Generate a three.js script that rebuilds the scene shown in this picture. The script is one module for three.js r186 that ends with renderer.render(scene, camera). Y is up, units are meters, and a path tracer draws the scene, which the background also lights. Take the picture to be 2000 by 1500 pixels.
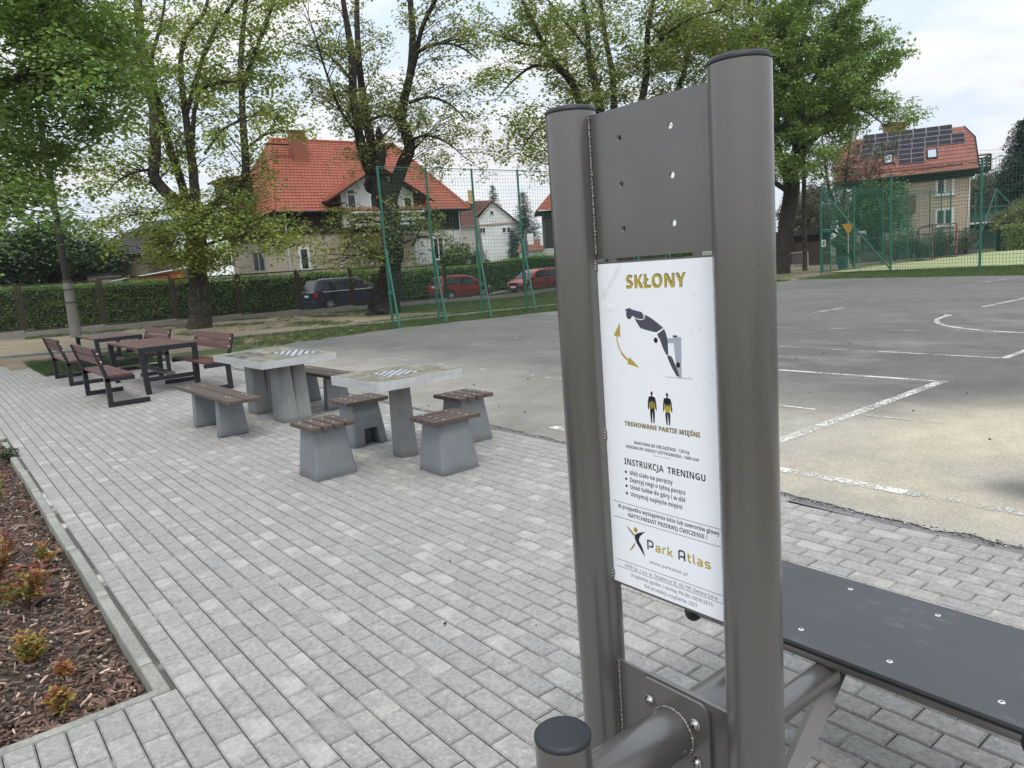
import * as THREE from 'three';
import { mergeGeometries } from 'three/addons/utils/BufferGeometryUtils.js';
import { RoundedBoxGeometry } from 'three/addons/geometries/RoundedBoxGeometry.js';
import { Brush, Evaluator, SUBTRACTION } from 'three-bvh-csg';

// ------------------------------------------------------------------ camera, sky, sun, exposure
const scene = new THREE.Scene();
const V = (x, y, z) => new THREE.Vector3(x, y, z);
const EYE = V(0, 1.6, 0);
const RIGHT = V(0.77962, -0.07447, 0.62181), DOWN = V(-0.15620, -0.98465, 0.07791), AHEAD = V(0.60646, -0.15787, -0.77928);
const camera = new THREE.PerspectiveCamera(54.70, 4 / 3, 0.05, 2000);
camera.position.copy(EYE);
camera.quaternion.setFromRotationMatrix(new THREE.Matrix4().makeBasis(RIGHT, DOWN.clone().negate(), AHEAD.clone().negate()));
const renderer = new THREE.WebGLRenderer({ antialias: true });
renderer.toneMapping = THREE.LinearToneMapping;
renderer.toneMappingExposure = 1.12;
renderer.shadowMap.enabled = true;

// ------------------------------------------------------------------ seeded noise
function rngOf(seed) { let s = seed >>> 0; return () => { s = (s + 0x6d2b79f5) | 0; let t = Math.imul(s ^ (s >>> 15), 1 | s); t = (t + Math.imul(t ^ (t >>> 7), 61 | t)) ^ t; return ((t ^ (t >>> 14)) >>> 0) / 4294967296; }; }
const hash2 = (x, y, s) => { let h = Math.imul(x | 0, 374761393) + Math.imul(y | 0, 668265263) + Math.imul(s | 0, 974634777); h = Math.imul(h ^ (h >>> 13), 1274126177); return ((h ^ (h >>> 16)) >>> 0) / 4294967296; };
const clamp = (v, a = 0, b = 1) => (v < a ? a : v > b ? b : v);
const sstep = (a, b, v) => { const t = clamp((v - a) / (b - a)); return t * t * (3 - 2 * t); };
const lerp = (a, b, t) => a + (b - a) * t;
function vnoise(x, y, s = 0, per = 0) {
  const xi = Math.floor(x), yi = Math.floor(y), fx = x - xi, fy = y - yi, u = fx * fx * (3 - 2 * fx), v = fy * fy * (3 - 2 * fy);
  const m = per ? (k) => ((k % per) + per) % per : (k) => k;
  const a = hash2(m(xi), m(yi), s), b = hash2(m(xi + 1), m(yi), s), c = hash2(m(xi), m(yi + 1), s), d = hash2(m(xi + 1), m(yi + 1), s);
  return a + (b - a) * u + (c - a) * v + (a - b - c + d) * u * v;
}
function fbm(x, y, s = 0, oct = 4, per = 0) { let f = 0, a = 0.5, n = 0; for (let i = 0; i < oct; i++) { f += a * vnoise(x, y, s + i * 17, per); n += a; x *= 2; y *= 2; per *= 2; a *= 0.5; } return f / n; }

// sky: thin broken cloud, white to pale grey, with pale blue openings
const SUN = V(-0.32, 0.82, 0.42).normalize();
function makeSky() {
  const W = 2048, H = 1024, data = new Float32Array(W * H * 4);
  for (let j = 0; j < H; j++) {
    const el = ((j + 0.5) / H - 0.5) * Math.PI, sy = Math.sin(el), cy = Math.cos(el);
    for (let i = 0; i < W; i++) {
      const az = ((i + 0.5) / W - 0.5) * 2 * Math.PI, dx = Math.cos(az) * cy, dz = Math.sin(az) * cy;
      let r, g, b;
      if (sy < -0.02) { r = 0.20; g = 0.20; b = 0.17; }
      else {
        const y = Math.max(sy, 0), k = 1.9 / (y + 0.22), px = dx * k, pz = dz * k;
        const w1 = fbm(px * 0.9 + 3.1, pz * 0.9 - 7.7, 5, 4);
        const n = fbm(px * 1.15 + 2.2 * w1, pz * 1.15 + 1.6 * w1, 11, 6);
        const n2 = fbm(px * 2.6 - 4, pz * 2.6 + 9, 31, 5);
        const open = 0.10 * clamp(dx * 0.80 - dz * 0.35 - 0.35, 0, 1);           // the sky opens to blue towards the court's far side
        const cov = sstep(0.34 + open, 0.60 + open, n + 0.08 * (n2 - 0.5));
        const thick = sstep(0.50, 0.78, n * 0.75 + n2 * 0.25);
        const hz = Math.pow(1 - y, 5);
        const br = lerp(0.50, 0.74, hz), bg = lerp(0.655, 0.815, hz), bb = lerp(0.835, 0.90, hz);
        const cw = lerp(0.93, 0.66, thick * (1 - 0.5 * hz));
        const sun = Math.max(0, dx * SUN.x + sy * SUN.y + dz * SUN.z), glow = 0.9 * Math.pow(sun, 6);
        const c = lerp(0.28, 1, cov);
        const q = (0.95 + 0.55 * y) * (1 + glow * 0.6); r = lerp(br, cw * 0.985, c) * q; g = lerp(bg, cw * 1.0, c) * q; b = lerp(bb, cw * 1.025, c) * q;
      }
      const o = (j * W + i) * 4; data[o] = r; data[o + 1] = g; data[o + 2] = b; data[o + 3] = 1;
    }
  }
  const t = new THREE.DataTexture(data, W, H, THREE.RGBAFormat, THREE.FloatType);
  t.mapping = THREE.EquirectangularReflectionMapping; t.magFilter = t.minFilter = THREE.LinearFilter; t.needsUpdate = true;
  return t;
}
scene.background = scene.environment = makeSky();
const sun = new THREE.DirectionalLight(new THREE.Color(1, 0.94, 0.83), 1.05);
sun.position.copy(SUN).multiplyScalar(120); sun.castShadow = true; sun.shadow.radius = 24; sun.shadow.mapSize.set(4096, 4096);
Object.assign(sun.shadow.camera, { left: -80, right: 80, top: 80, bottom: -80, near: 1, far: 300 });
scene.add(sun); scene.add(sun.target);
scene.fog = new THREE.FogExp2(new THREE.Color(0.80, 0.86, 0.92), 0.0003);

// ------------------------------------------------------------------ measuring: points of the place along lines of sight
const ray = (px, py) => AHEAD.clone().addScaledVector(RIGHT, (px - 1000) / 1450).addScaledVector(DOWN, (py - 750) / 1450);
const at = (px, py, d) => EYE.clone().addScaledVector(ray(px, py), d);
const onPlane = (px, py, o, n) => { const r = ray(px, py); return EYE.clone().addScaledVector(r, o.clone().sub(EYE).dot(n) / r.dot(n)); };
const onZ = (px, py, z) => onPlane(px, py, V(0, 0, z), V(0, 0, 1));
const onY = (px, py, y) => onPlane(px, py, V(0, y, 0), V(0, 1, 0));
const groundAt = (x, z) => sstep(-19, -31, z) * (0.25 - 0.0215 * (clamp(x, -20, 28) - 2)) * (1 - sstep(28, 34, x));

// ------------------------------------------------------------------ naming and grouping
const used = new Map();
function numbered(n) { const k = used.get(n) ?? 0; used.set(n, k + 1); return k ? n + '_' + String(k).padStart(3, '0') : n; }
function tag(o, label, category, group) { o.userData.label = label; if (category) o.userData.category = category; if (group) o.userData.group = group; return o; }
function thing(name, label, category, pos = [0, 0, 0], turn = 0, group) {
  const o = new THREE.Group(); o.name = numbered(name); o.position.set(...(pos.toArray ? pos.toArray() : pos)); o.rotation.y = turn; scene.add(o);
  return tag(o, label, category, group);
}
const shade = (m) => { m.castShadow = m.receiveShadow = true; return m; };
function part(name, geos, mat, parent) {
  const list = [].concat(geos), g = list.length > 1 ? merge(list) : list[0];
  const m = shade(new THREE.Mesh(g, mat)); m.name = parent === scene ? numbered(name) : name; parent.add(m); return m;
}
function struct(name, geos, mat, label) { const m = part(name, geos, mat, scene); m.userData.kind = 'structure'; if (label) m.userData.label = label; return m; }
function copyOf(src, label, pos, turn = 0) { const c = src.clone(); c.name = numbered(src.name.replace(/_\d{3}$/, '')); c.position.set(...pos); c.rotation.y = turn; c.userData = { ...src.userData, label }; scene.add(c); return c; }

// ------------------------------------------------------------------ geometry helpers
function merge(list) {
  const out = list.map((g) => { const h = g.index ? g.toNonIndexed() : g.clone(); for (const k of Object.keys(h.attributes)) if (!['position', 'normal', 'uv', 'color'].includes(k)) h.deleteAttribute(k); h.morphAttributes = {}; return h; });
  if (out.some((g) => g.attributes.color) && !out.every((g) => g.attributes.color)) out.forEach((g) => g.deleteAttribute('color'));
  out.forEach((g) => { if (!g.attributes.uv) triUV(g); });
  return mergeGeometries(out, false);
}
function triUV(g, s = 1, ou = 0, ov = 0) {
  const p = g.attributes.position, n = g.attributes.normal, uv = new Float32Array(p.count * 2);
  for (let i = 0; i < p.count; i++) {
    const ax = Math.abs(n.getX(i)), ay = Math.abs(n.getY(i)), az = Math.abs(n.getZ(i));
    let u, v;
    if (ay >= ax && ay >= az) { u = p.getX(i); v = p.getZ(i); } else if (ax >= az) { u = p.getZ(i); v = p.getY(i); } else { u = p.getX(i); v = p.getY(i); }
    uv[2 * i] = u * s + ou; uv[2 * i + 1] = v * s + ov;
  }
  g.setAttribute('uv', new THREE.BufferAttribute(uv, 2)); return g;
}
function place(g, x, y, z, ry = 0, rx = 0, rz = 0) { if (rx) g.rotateX(rx); if (rz) g.rotateZ(rz); if (ry) g.rotateY(ry); return g.translate(x, y, z); }
const box = (w, h, d, x, y, z, ry, rx, rz) => place(triUV(new THREE.BoxGeometry(w, h, d)), x, y, z, ry, rx, rz);
const cbox = (w, h, d, r, x, y, z, ry, rx, rz) => place(triUV(new RoundedBoxGeometry(w, h, d, 2, r), 1, x * 0.37 + z * 0.91, z * 0.53), x, y, z, ry, rx, rz);
function rod(a, b, r1, r2 = r1, seg = 12, open = false) {
  const d = b.clone().sub(a), L = d.length(), g = new THREE.CylinderGeometry(r2, r1, L, seg, 1, open);
  g.applyQuaternion(new THREE.Quaternion().setFromUnitVectors(V(0, 1, 0), d.normalize()));
  return g.translate((a.x + b.x) / 2, (a.y + b.y) / 2, (a.z + b.z) / 2);
}
function bar(a, b, w, h, roll = 0) {                                  // square bar from a to b
  const d = b.clone().sub(a), L = d.length(), g = triUV(new THREE.BoxGeometry(w, L, h)); if (roll) g.rotateY(roll);
  g.applyQuaternion(new THREE.Quaternion().setFromUnitVectors(V(0, 1, 0), d.normalize()));
  return g.translate((a.x + b.x) / 2, (a.y + b.y) / 2, (a.z + b.z) / 2);
}
function raw(pos, uv, col) {
  const g = new THREE.BufferGeometry(); g.setAttribute('position', new THREE.BufferAttribute(new Float32Array(pos), 3));
  g.setAttribute('uv', new THREE.BufferAttribute(new Float32Array(uv ?? new Array(pos.length / 3 * 2).fill(0)), 2));
  if (col) g.setAttribute('color', new THREE.BufferAttribute(new Float32Array(col), 3));
  g.computeVertexNormals(); return g;
}
function strand(out, pts, r) {                                        // a thin three-sided cord along the points
  const ring = pts.map((p, i) => {
    const d = pts[Math.min(i + 1, pts.length - 1)].clone().sub(pts[Math.max(i - 1, 0)]).normalize();
    const u = Math.abs(d.y) > 0.9 ? V(1, 0, 0) : V(0, 1, 0), s = u.clone().cross(d).normalize(), t = d.clone().cross(s);
    return [0, 1, 2].map((k) => { const a = k * 2.0944; return p.clone().addScaledVector(s, Math.cos(a) * r).addScaledVector(t, Math.sin(a) * r); });
  });
  for (let i = 0; i + 1 < ring.length; i++) for (let k = 0; k < 3; k++) {
    const a = ring[i][k], b = ring[i][(k + 1) % 3], c = ring[i + 1][k], d = ring[i + 1][(k + 1) % 3];
    out.push(a.x, a.y, a.z, b.x, b.y, b.z, c.x, c.y, c.z, b.x, b.y, b.z, d.x, d.y, d.z, c.x, c.y, c.z);
  }
}
function limbTube(pts, radii, seg = 8, rough = 0, seed = 1) {         // tapered, slightly lumpy tube through the points
  const N = Math.max(3, pts.length * 3), curve = new THREE.CatmullRomCurve3(pts, false, 'centripetal'), P = [], U = [], I = [];
  let side = V(1, 0, 0);
  for (let i = 0; i <= N; i++) {
    const t = i / N, p = curve.getPoint(t), d = curve.getTangent(t);
    side = side.clone().addScaledVector(d, -side.dot(d)).normalize(); const up = d.clone().cross(side);
    const f = t * (radii.length - 1), k = Math.min(Math.floor(f), radii.length - 2), r = lerp(radii[k], radii[k + 1], f - k);
    for (let j = 0; j <= seg; j++) {
      const a = j / seg * Math.PI * 2, rr = r * (1 + rough * (vnoise(i * 0.8, (j % seg) * 1.3, seed) - 0.5));
      P.push(p.x + (side.x * Math.cos(a) + up.x * Math.sin(a)) * rr, p.y + (side.y * Math.cos(a) + up.y * Math.sin(a)) * rr, p.z + (side.z * Math.cos(a) + up.z * Math.sin(a)) * rr);
      U.push(j / seg * Math.max(1, Math.round(r * 6)), t * curve.getLength());
    }
  }
  for (let i = 0; i < N; i++) for (let j = 0; j < seg; j++) { const a = i * (seg + 1) + j, b = a + 1, c = a + seg + 1, d = c + 1; I.push(a, b, c, b, d, c); }
  const g = new THREE.BufferGeometry(); g.setAttribute('position', new THREE.Float32BufferAttribute(P, 3)); g.setAttribute('uv', new THREE.Float32BufferAttribute(U, 2)); g.setIndex(I); g.computeVertexNormals(); return g;
}
function extr(pts, depth, bevel = 0, holes = []) {                    // outline in x,y pulled along z, centred on z = 0
  const s = new THREE.Shape(pts.map((p) => new THREE.Vector2(p[0], p[1]))); for (const h of holes) s.holes.push(h);
  const g = new THREE.ExtrudeGeometry(s, { depth: depth - 2 * bevel, bevelEnabled: bevel > 0, bevelSize: bevel, bevelThickness: bevel, bevelOffset: -bevel, bevelSegments: 2, curveSegments: 16 });
  return triUV(g.translate(0, 0, -depth / 2 + bevel));
}

// ------------------------------------------------------------------ textures
function canvasTex(w, h, draw, srgb = true, rep) {
  const c = document.createElement('canvas'); c.width = w; c.height = h; draw(c.getContext('2d'), w, h);
  const t = new THREE.CanvasTexture(c); if (srgb) t.colorSpace = THREE.SRGBColorSpace; t.wrapS = t.wrapT = THREE.RepeatWrapping; if (rep) t.repeat.set(rep, rep); return t;
}
function gridTex(n, fn, rep = 1, srgb = false) {                      // fn(u, v, i, j) -> grey or [r, g, b] in 0..1
  const d = new Uint8Array(n * n * 4);
  for (let j = 0; j < n; j++) for (let i = 0; i < n; i++) { const c = fn(i / n, j / n, i, j), o = (j * n + i) * 4; if (c.length) { d[o] = c[0] * 255; d[o + 1] = c[1] * 255; d[o + 2] = c[2] * 255; } else d[o] = d[o + 1] = d[o + 2] = clamp(c) * 255; d[o + 3] = 255; }
  const t = new THREE.DataTexture(d, n, n); t.wrapS = t.wrapT = THREE.RepeatWrapping; t.magFilter = THREE.LinearFilter; t.minFilter = THREE.LinearMipmapLinearFilter; t.generateMipmaps = true; t.repeat.set(rep, rep); if (srgb) t.colorSpace = THREE.SRGBColorSpace; t.needsUpdate = true; return t;
}
const std = (o) => new THREE.MeshStandardMaterial({ roughness: 0.8, ...o, color: Array.isArray(o.color) ? new THREE.Color().setRGB(...o.color) : o.color });
const phys = (o) => new THREE.MeshPhysicalMaterial({ roughness: 0.8, ...o, color: Array.isArray(o.color) ? new THREE.Color().setRGB(...o.color) : o.color });

const rt = rngOf(99);
const speck = new Float32Array(1024 * 1024);                          // pale lime flecks of the pavers, a few pixels each
for (let k = 0; k < 4200; k++) { const cx = rt() * 1024 | 0, cy = rt() * 1024 | 0, r = 0.7 + rt() * rt() * 5.2, a = 0.25 + rt() * 0.6, e = 0.5 + rt() * 1.1; for (let y = -7; y <= 7; y++) for (let x = -7; x <= 7; x++) { const d = Math.hypot(x * e, y) / r; if (d < 1) { const o = ((cy + y) & 1023) * 1024 + ((cx + x) & 1023); speck[o] = Math.max(speck[o], a * (1 - d * d)); } } }
const texPaver = gridTex(1024, (u, v, i, j) => {                      // repeats every 1.6 m
  const fine = hash2(i, j, 3), g = fbm(u * 128, v * 128, 8, 3, 128), blot = fbm(u * 10, v * 10, 21, 4, 10);
  let c = 0.64 + (fine - 0.5) * 0.22 + (g - 0.5) * 0.36 + 0.20 * sstep(0.50, 0.80, blot);
  c = lerp(c, 0.97, speck[j * 1024 + i] * sstep(0.28, 0.55, fbm(u * 14, v * 14, 77, 2, 14)));
  return [clamp(c), clamp(c * 0.995), clamp(c * 0.965)];
}, 1 / 1.6);
const bumpPaver = gridTex(512, (u, v, i, j) => 0.5 + (hash2(i, j, 5) - 0.5) * 0.5 + (fbm(u * 128, v * 128, 4, 3, 128) - 0.5) * 0.8, 1 / 0.5);
const texGrain = gridTex(1024, (u, v, i, j) => { const f = hash2(i, j, 1), g = fbm(u * 200, v * 200, 14, 2, 200), m = fbm(u * 9, v * 9, 6, 5, 9); return 0.80 + (f - 0.5) * 0.34 + (g - 0.5) * 0.44 + (m - 0.5) * 0.26; }, 1 / 1.7);
const texCoat = gridTex(512, (u, v, i, j) => 0.86 + (hash2(i, j, 2) - 0.5) * 0.09 + (fbm(u * 5, v * 7, 2, 5, 5) - 0.5) * 0.30 + (fbm(u * 26, v * 3, 9, 3, 3) - 0.5) * 0.12, 1 / 0.8);
const texStool = gridTex(512, (u, v, i, j) => {                         // painted concrete: run marks, pores, splashed dirt at the foot
  let c = 0.86 + (hash2(i, j, 2) - 0.5) * 0.10 + (fbm(u * 6, v * 6, 301, 5, 6) - 0.5) * 0.26 + (fbm(u * 40, v * 2, 302, 3, 2) - 0.5) * 0.20 * sstep(0.10, 0.5, v);
  if (hash2(i >> 1, j >> 1, 303) > 0.9975) c *= 0.62;
  return clamp(c * lerp(1, 0.70, (1 - sstep(0.0, 0.09, v + 0.05 * (fbm(u * 12, 0.3, 304, 3, 12) - 0.5)))));
}, 1 / 0.8);
const texRoof = gridTex(512, (u, v, i, j) => 0.84 + (hash2(Math.floor(u * 20), Math.floor(v * 20), 311) - 0.5) * 0.20 + (fbm(u * 4, v * 4, 312, 4, 4) - 0.5) * 0.42 + (hash2(i, j, 313) - 0.5) * 0.08, 1 / 5.2);
const texWood = gridTex(512, (u, v, i, j) => 0.80 + (fbm(u * 4, v * 64, 7, 4, 4) - 0.5) * 0.34 + (hash2(i >> 2, j, 4) - 0.5) * 0.12, 1 / 0.9);
const texPlaster = gridTex(512, (u, v, i, j) => 0.84 + (hash2(i, j, 6) - 0.5) * 0.10 + (fbm(u * 4, v * 4, 12, 5, 4) - 0.5) * 0.40, 1 / 5);
const texBark = gridTex(512, (u, v, i, j) => { const w = fbm(u * 6, v * 5, 40, 3, 6) * 0.25; return clamp(0.22 + 1.05 * Math.abs(fbm((u + w) * 20, v * 6, 15, 4, 20) - 0.5) * 2.2 + (hash2(i, j, 9) - 0.5) * 0.15); }, 1);
const texMetal = gridTex(512, (u, v, i, j) => { const f = hash2(i, j, 44); return 0.86 + (f - 0.5) * 0.10 + (f > 0.985 ? 0.14 : 0) + (fbm(u * 4, v * 4, 61, 3, 4) - 0.5) * 0.06; }, 1 / 0.35);
const texDust = gridTex(512, (u, v, i, j) => 0.70 + 0.5 * (fbm(u * 6, v * 3, 201, 5, 6) - 0.35) + (hash2(i, j, 8) - 0.5) * 0.12, 1 / 0.6);
const texWorn = gridTex(512, (u, v, i, j) => { const n = 0.62 * fbm(u * 90, v * 90, 3, 3, 90) + 0.38 * fbm(u * 8, v * 8, 5, 3, 8); return sstep(0.40, 0.53, n); }, 1 / 1.1);

const M = {
  taupe: phys({ color: [0.186, 0.178, 0.168], map: texMetal, roughness: 0.42, roughnessMap: texDust, metalness: 0.62, clearcoat: 0.5, clearcoatRoughness: 0.13 }),
  weld: std({ color: [0.25, 0.235, 0.212], map: texMetal, roughness: 0.32, metalness: 0.8 }),
  cap: std({ color: [0.022, 0.026, 0.034], roughness: 0.52, map: texMetal }),
  steel: std({ color: [0.44, 0.43, 0.41], roughness: 0.26, metalness: 1 }),
  zinc: std({ color: [0.72, 0.73, 0.74], roughness: 0.42, metalness: 0.75 }),
  board: std({ color: [0.086, 0.090, 0.099], roughness: 0.5, map: gridTex(512, (u, v, i, j) => { const s = fbm(u * 5, v * 5, 71, 5, 5), k = fbm(u * 40, v * 12, 72, 3, 12); return 0.68 + (s - 0.5) * 0.16 + 0.30 * sstep(0.70, 0.82, s * 0.55 + k * 0.55) + (hash2(i, j, 4) - 0.5) * 0.05; }, 1 / 0.55) }),
  boardEdge: std({ color: [0.012, 0.012, 0.013], roughness: 0.6 }),
  black: std({ color: [0.012, 0.014, 0.018], roughness: 0.42 }),
  concretePaint: std({ color: [0.205, 0.222, 0.232], map: texStool, roughness: 0.75, bumpMap: texStool, bumpScale: 0.002 }),
  concreteRaw: std({ color: [0.27, 0.275, 0.27], map: texStool, roughness: 0.85 }),
  woodBrown: std({ color: [0.112, 0.078, 0.060], map: texWood, roughness: 0.62, bumpMap: texWood, bumpScale: 0.001 }),
  woodRed: std({ color: [0.135, 0.052, 0.042], map: texWood, roughness: 0.45, bumpMap: texWood, bumpScale: 0.0008 }),
  woodGrey: std({ color: [0.135, 0.105, 0.085], map: texWood, roughness: 0.75, bumpMap: texWood, bumpScale: 0.001 }),
  green: std({ color: [0.020, 0.138, 0.092], roughness: 0.45 }),
  netGreen: std({ color: [0.028, 0.120, 0.080], roughness: 0.8 }),
  rust: std({ color: [0.055, 0.040, 0.028], roughness: 0.85, map: texCoat }),
  wire: std({ color: [0.11, 0.105, 0.09], roughness: 0.6, metalness: 0.4 }),
  kerb: std({ color: [0.40, 0.395, 0.36], map: texPaver, bumpMap: bumpPaver, bumpScale: 0.0012, roughness: 0.9 }),
  oldConcrete: std({ color: [0.30, 0.285, 0.25], map: texGrain, roughness: 0.9 }),
  bark: std({ color: [0.070, 0.057, 0.045], map: texBark, bumpMap: texBark, bumpScale: 0.05, roughness: 0.95 }),
  barkPale: std({ color: [0.125, 0.105, 0.085], map: texBark, bumpMap: texBark, bumpScale: 0.05, roughness: 0.95 }),
  glassDark: phys({ color: [0.02, 0.024, 0.028], roughness: 0.06, specularIntensity: 1 }),
  white: std({ color: [0.74, 0.74, 0.72], roughness: 0.45 }),
  tyre: std({ color: [0.018, 0.018, 0.018], roughness: 0.9 }),
  rim: std({ color: [0.5, 0.5, 0.5], roughness: 0.35, metalness: 0.8 }),
};

// ================================================================== the setting: ground
const edgeX = (z) => (z > -2 ? 4.08 : z > -6.1 ? lerp(4.08, 4.30, (-z - 2) / 4.1) : z > -18 ? lerp(4.30, 4.72, (-z - 6.1) / 11.9) : 4.72);   // where the paving meets the court
{
  const xs = [], zs = [];
  for (let x = -420; x <= 700;) { xs.push(x); x += x < -30 || x > 80 ? 40 : x < -4 || x > 36 ? 2 : 0.5; }
  for (let z = 126; z >= -700;) { zs.push(z); z -= z > 6 || z < -120 ? 40 : z < -45 ? 3 : 0.5; }
  const P = [], C = [], U = [], I = [], n = xs.length;
  for (const z of zs) for (const x of xs) {
    const far = x < -30 || x > 80 || z < -120 || z > 6;
    P.push(x, ((x < 4 && z > -18) || (x < 1.4 && z > -23.2) ? -0.25 : groundAt(x, z) - 0.03) + (far ? 0 : 0.02 * (fbm(x * 0.7, z * 0.7, 3, 3) - 0.5)), z); U.push(x, z);
    const a = fbm(x * 0.35, z * 0.35, 51, 4), b = fbm(x * 1.3, z * 1.3, 52, 3);
    let grass = sstep(0.50, 0.62, a * 0.6 + b * 0.4);
    if (z < -20.5 && z > -34.6 && x < 14) grass = sstep(0.62, 0.76, a * 0.6 + b * 0.4 + (z < -32.8 ? 0.10 : 0));
    if (z < -18.3 && z > -23.4 && x > 6.5 && x < 31) grass = clamp(0.25 + 0.25 * (x - 6.5) / 3 + (b - 0.5) * 1.2);
    if (x > 14 && z < -21 && z > -36 && x < 40) grass = clamp(0.72 + (b - 0.5) * 1.6);
    if (x > 28 && x < 36 && z > -18.4) grass = clamp(0.86 + (b - 0.5));
    if (z < -41 || x > 60) grass = 0.9;
    const d = [0.36 + 0.14 * (b - 0.5), 0.285 + 0.12 * (b - 0.5), 0.19 + 0.09 * (b - 0.5)], g = [0.082 + 0.05 * (b - 0.5), 0.118 + 0.06 * (b - 0.5), 0.034];
    C.push(lerp(d[0], g[0], grass), lerp(d[1], g[1], grass), lerp(d[2], g[2], grass));
  }
  for (let j = 0; j + 1 < zs.length; j++) for (let i = 0; i + 1 < n; i++) { const a = j * n + i; I.push(a, a + 1, a + n, a + 1, a + n + 1, a + n); }
  const g = new THREE.BufferGeometry(); g.setAttribute('position', new THREE.Float32BufferAttribute(P, 3)); g.setAttribute('color', new THREE.Float32BufferAttribute(C, 3)); g.setAttribute('uv', new THREE.Float32BufferAttribute(U, 2)); g.setIndex(I); g.computeVertexNormals();
  struct('ground', g, std({ color: 0xffffff, vertexColors: true, map: texGrain, roughness: 0.95, bumpMap: texGrain, bumpScale: 0.02 }), 'bare sandy earth and thin grass around the court');
}
function sheet(x0, x1, z0, z1, step, yOf, colOf, keep) {              // a ground sheet with vertex colours; keep(x, z) clamps a vertex into the sheet's outline
  const nx = Math.ceil((x1 - x0) / step), nz = Math.ceil((z1 - z0) / step), P = [], C = [], U = [], I = [];
  for (let j = 0; j <= nz; j++) for (let i = 0; i <= nx; i++) {
    let x = lerp(x0, x1, i / nx), z = lerp(z0, z1, j / nz); if (keep) [x, z] = keep(x, z);
    P.push(x, yOf(x, z), z); C.push(...colOf(x, z)); U.push(x, z);
  }
  for (let j = 0; j < nz; j++) for (let i = 0; i < nx; i++) { const a = j * (nx + 1) + i, b = a + nx + 1; I.push(a, b, a + 1, a + 1, b, b + 1); }
  const g = new THREE.BufferGeometry(); g.setAttribute('position', new THREE.Float32BufferAttribute(P, 3)); g.setAttribute('color', new THREE.Float32BufferAttribute(C, 3)); g.setAttribute('uv', new THREE.Float32BufferAttribute(U, 2)); g.setIndex(I); g.computeVertexNormals(); return g;
}
// the asphalt court: worn grey tarmac, drifts of pale sand along the paving
const farEdge = (x) => { const T = [[4, -17.2], [5.65, -18.5], [8.64, -19.1], [11.1, -19.3], [16.4, -18.45], [24, -18.5], [31, -18.3], [40, -18.3]]; for (let i = 0; i + 1 < T.length; i++) if (x <= T[i + 1][0]) return lerp(T[i][1], T[i + 1][1], (x - T[i][0]) / (T[i + 1][0] - T[i][0])) + 0.35 * (vnoise(x * 1.7, 3, 8) - 0.5); return -18.3; };
const rightEdge = (z) => (z < -8.9 ? lerp(28.7, 31.0, (-z - 8.9) / 9.6) : lerp(26, 28.7, (10 - z) / 18.9)) + 0.25 * (vnoise(z * 1.6, 9, 8) - 0.5);
function courtColour(x, z) {
  const a = fbm(x * 0.22, z * 0.22, 81, 4), b = fbm(x * 1.1, z * 0.55, 82, 4), c = fbm(x * 3.1, z * 1.4, 83, 3), e = fbm(x * 0.9, z * 0.16, 84, 4);
  let v = 0.165 + 0.05 * (a - 0.5) + 0.06 * (b - 0.5) + 0.05 * (c - 0.5);
  // pale dust: strong by the paving, streaky further out
  let dust = 1.0 * (1 - sstep(1.0, 3.9, x - edgeX(z) + (a - 0.5) * 3.2)) * (0.65 + 0.5 * b);
  dust += 0.50 * (1 - sstep(0.5, 3.2, Math.hypot((x - 5.2) * 0.8, (z + 12.5) * 0.34) - (b - 0.5) * 1.6));
  dust += 0.42 * sstep(0.52, 0.72, e * 0.6 + c * 0.4) * sstep(26, 8, x) + 0.35 * sstep(0.56, 0.70, b * 0.5 + e * 0.5) * sstep(-13, -17, z);
  let sand = 1.25 * Math.exp(-(Math.pow((x - 6.6 - (z + 2.3) * 0.5) / 1.25, 2) + Math.pow((z + 2.15) / 0.75, 2))) * (0.62 + 0.9 * (b - 0.15));
  sand += 0.55 * Math.exp(-(Math.pow((x - 4.7) / 0.5, 2) + Math.pow((z + 1.6) / 1.6, 2)));
  const hole = 0.75 * Math.exp(-(Math.pow((x - 5.15) / 0.24, 2) + Math.pow((z + 1.52) / 0.22, 2)));
  dust *= lerp(1, 0.42, sstep(-3.0, -6.5, z)); dust = clamp(dust - hole); sand = clamp(sand - hole);
  let r = v * 1.01, g = v * 0.985, bl = v * 0.89;
  r = lerp(r, 0.56, dust * 0.76); g = lerp(g, 0.52, dust * 0.76); bl = lerp(bl, 0.43, dust * 0.76);
  r = lerp(r, 0.68, sand * 0.75); g = lerp(g, 0.58, sand * 0.75); bl = lerp(bl, 0.42, sand * 0.75);
  return [r, g, bl];
}
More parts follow.
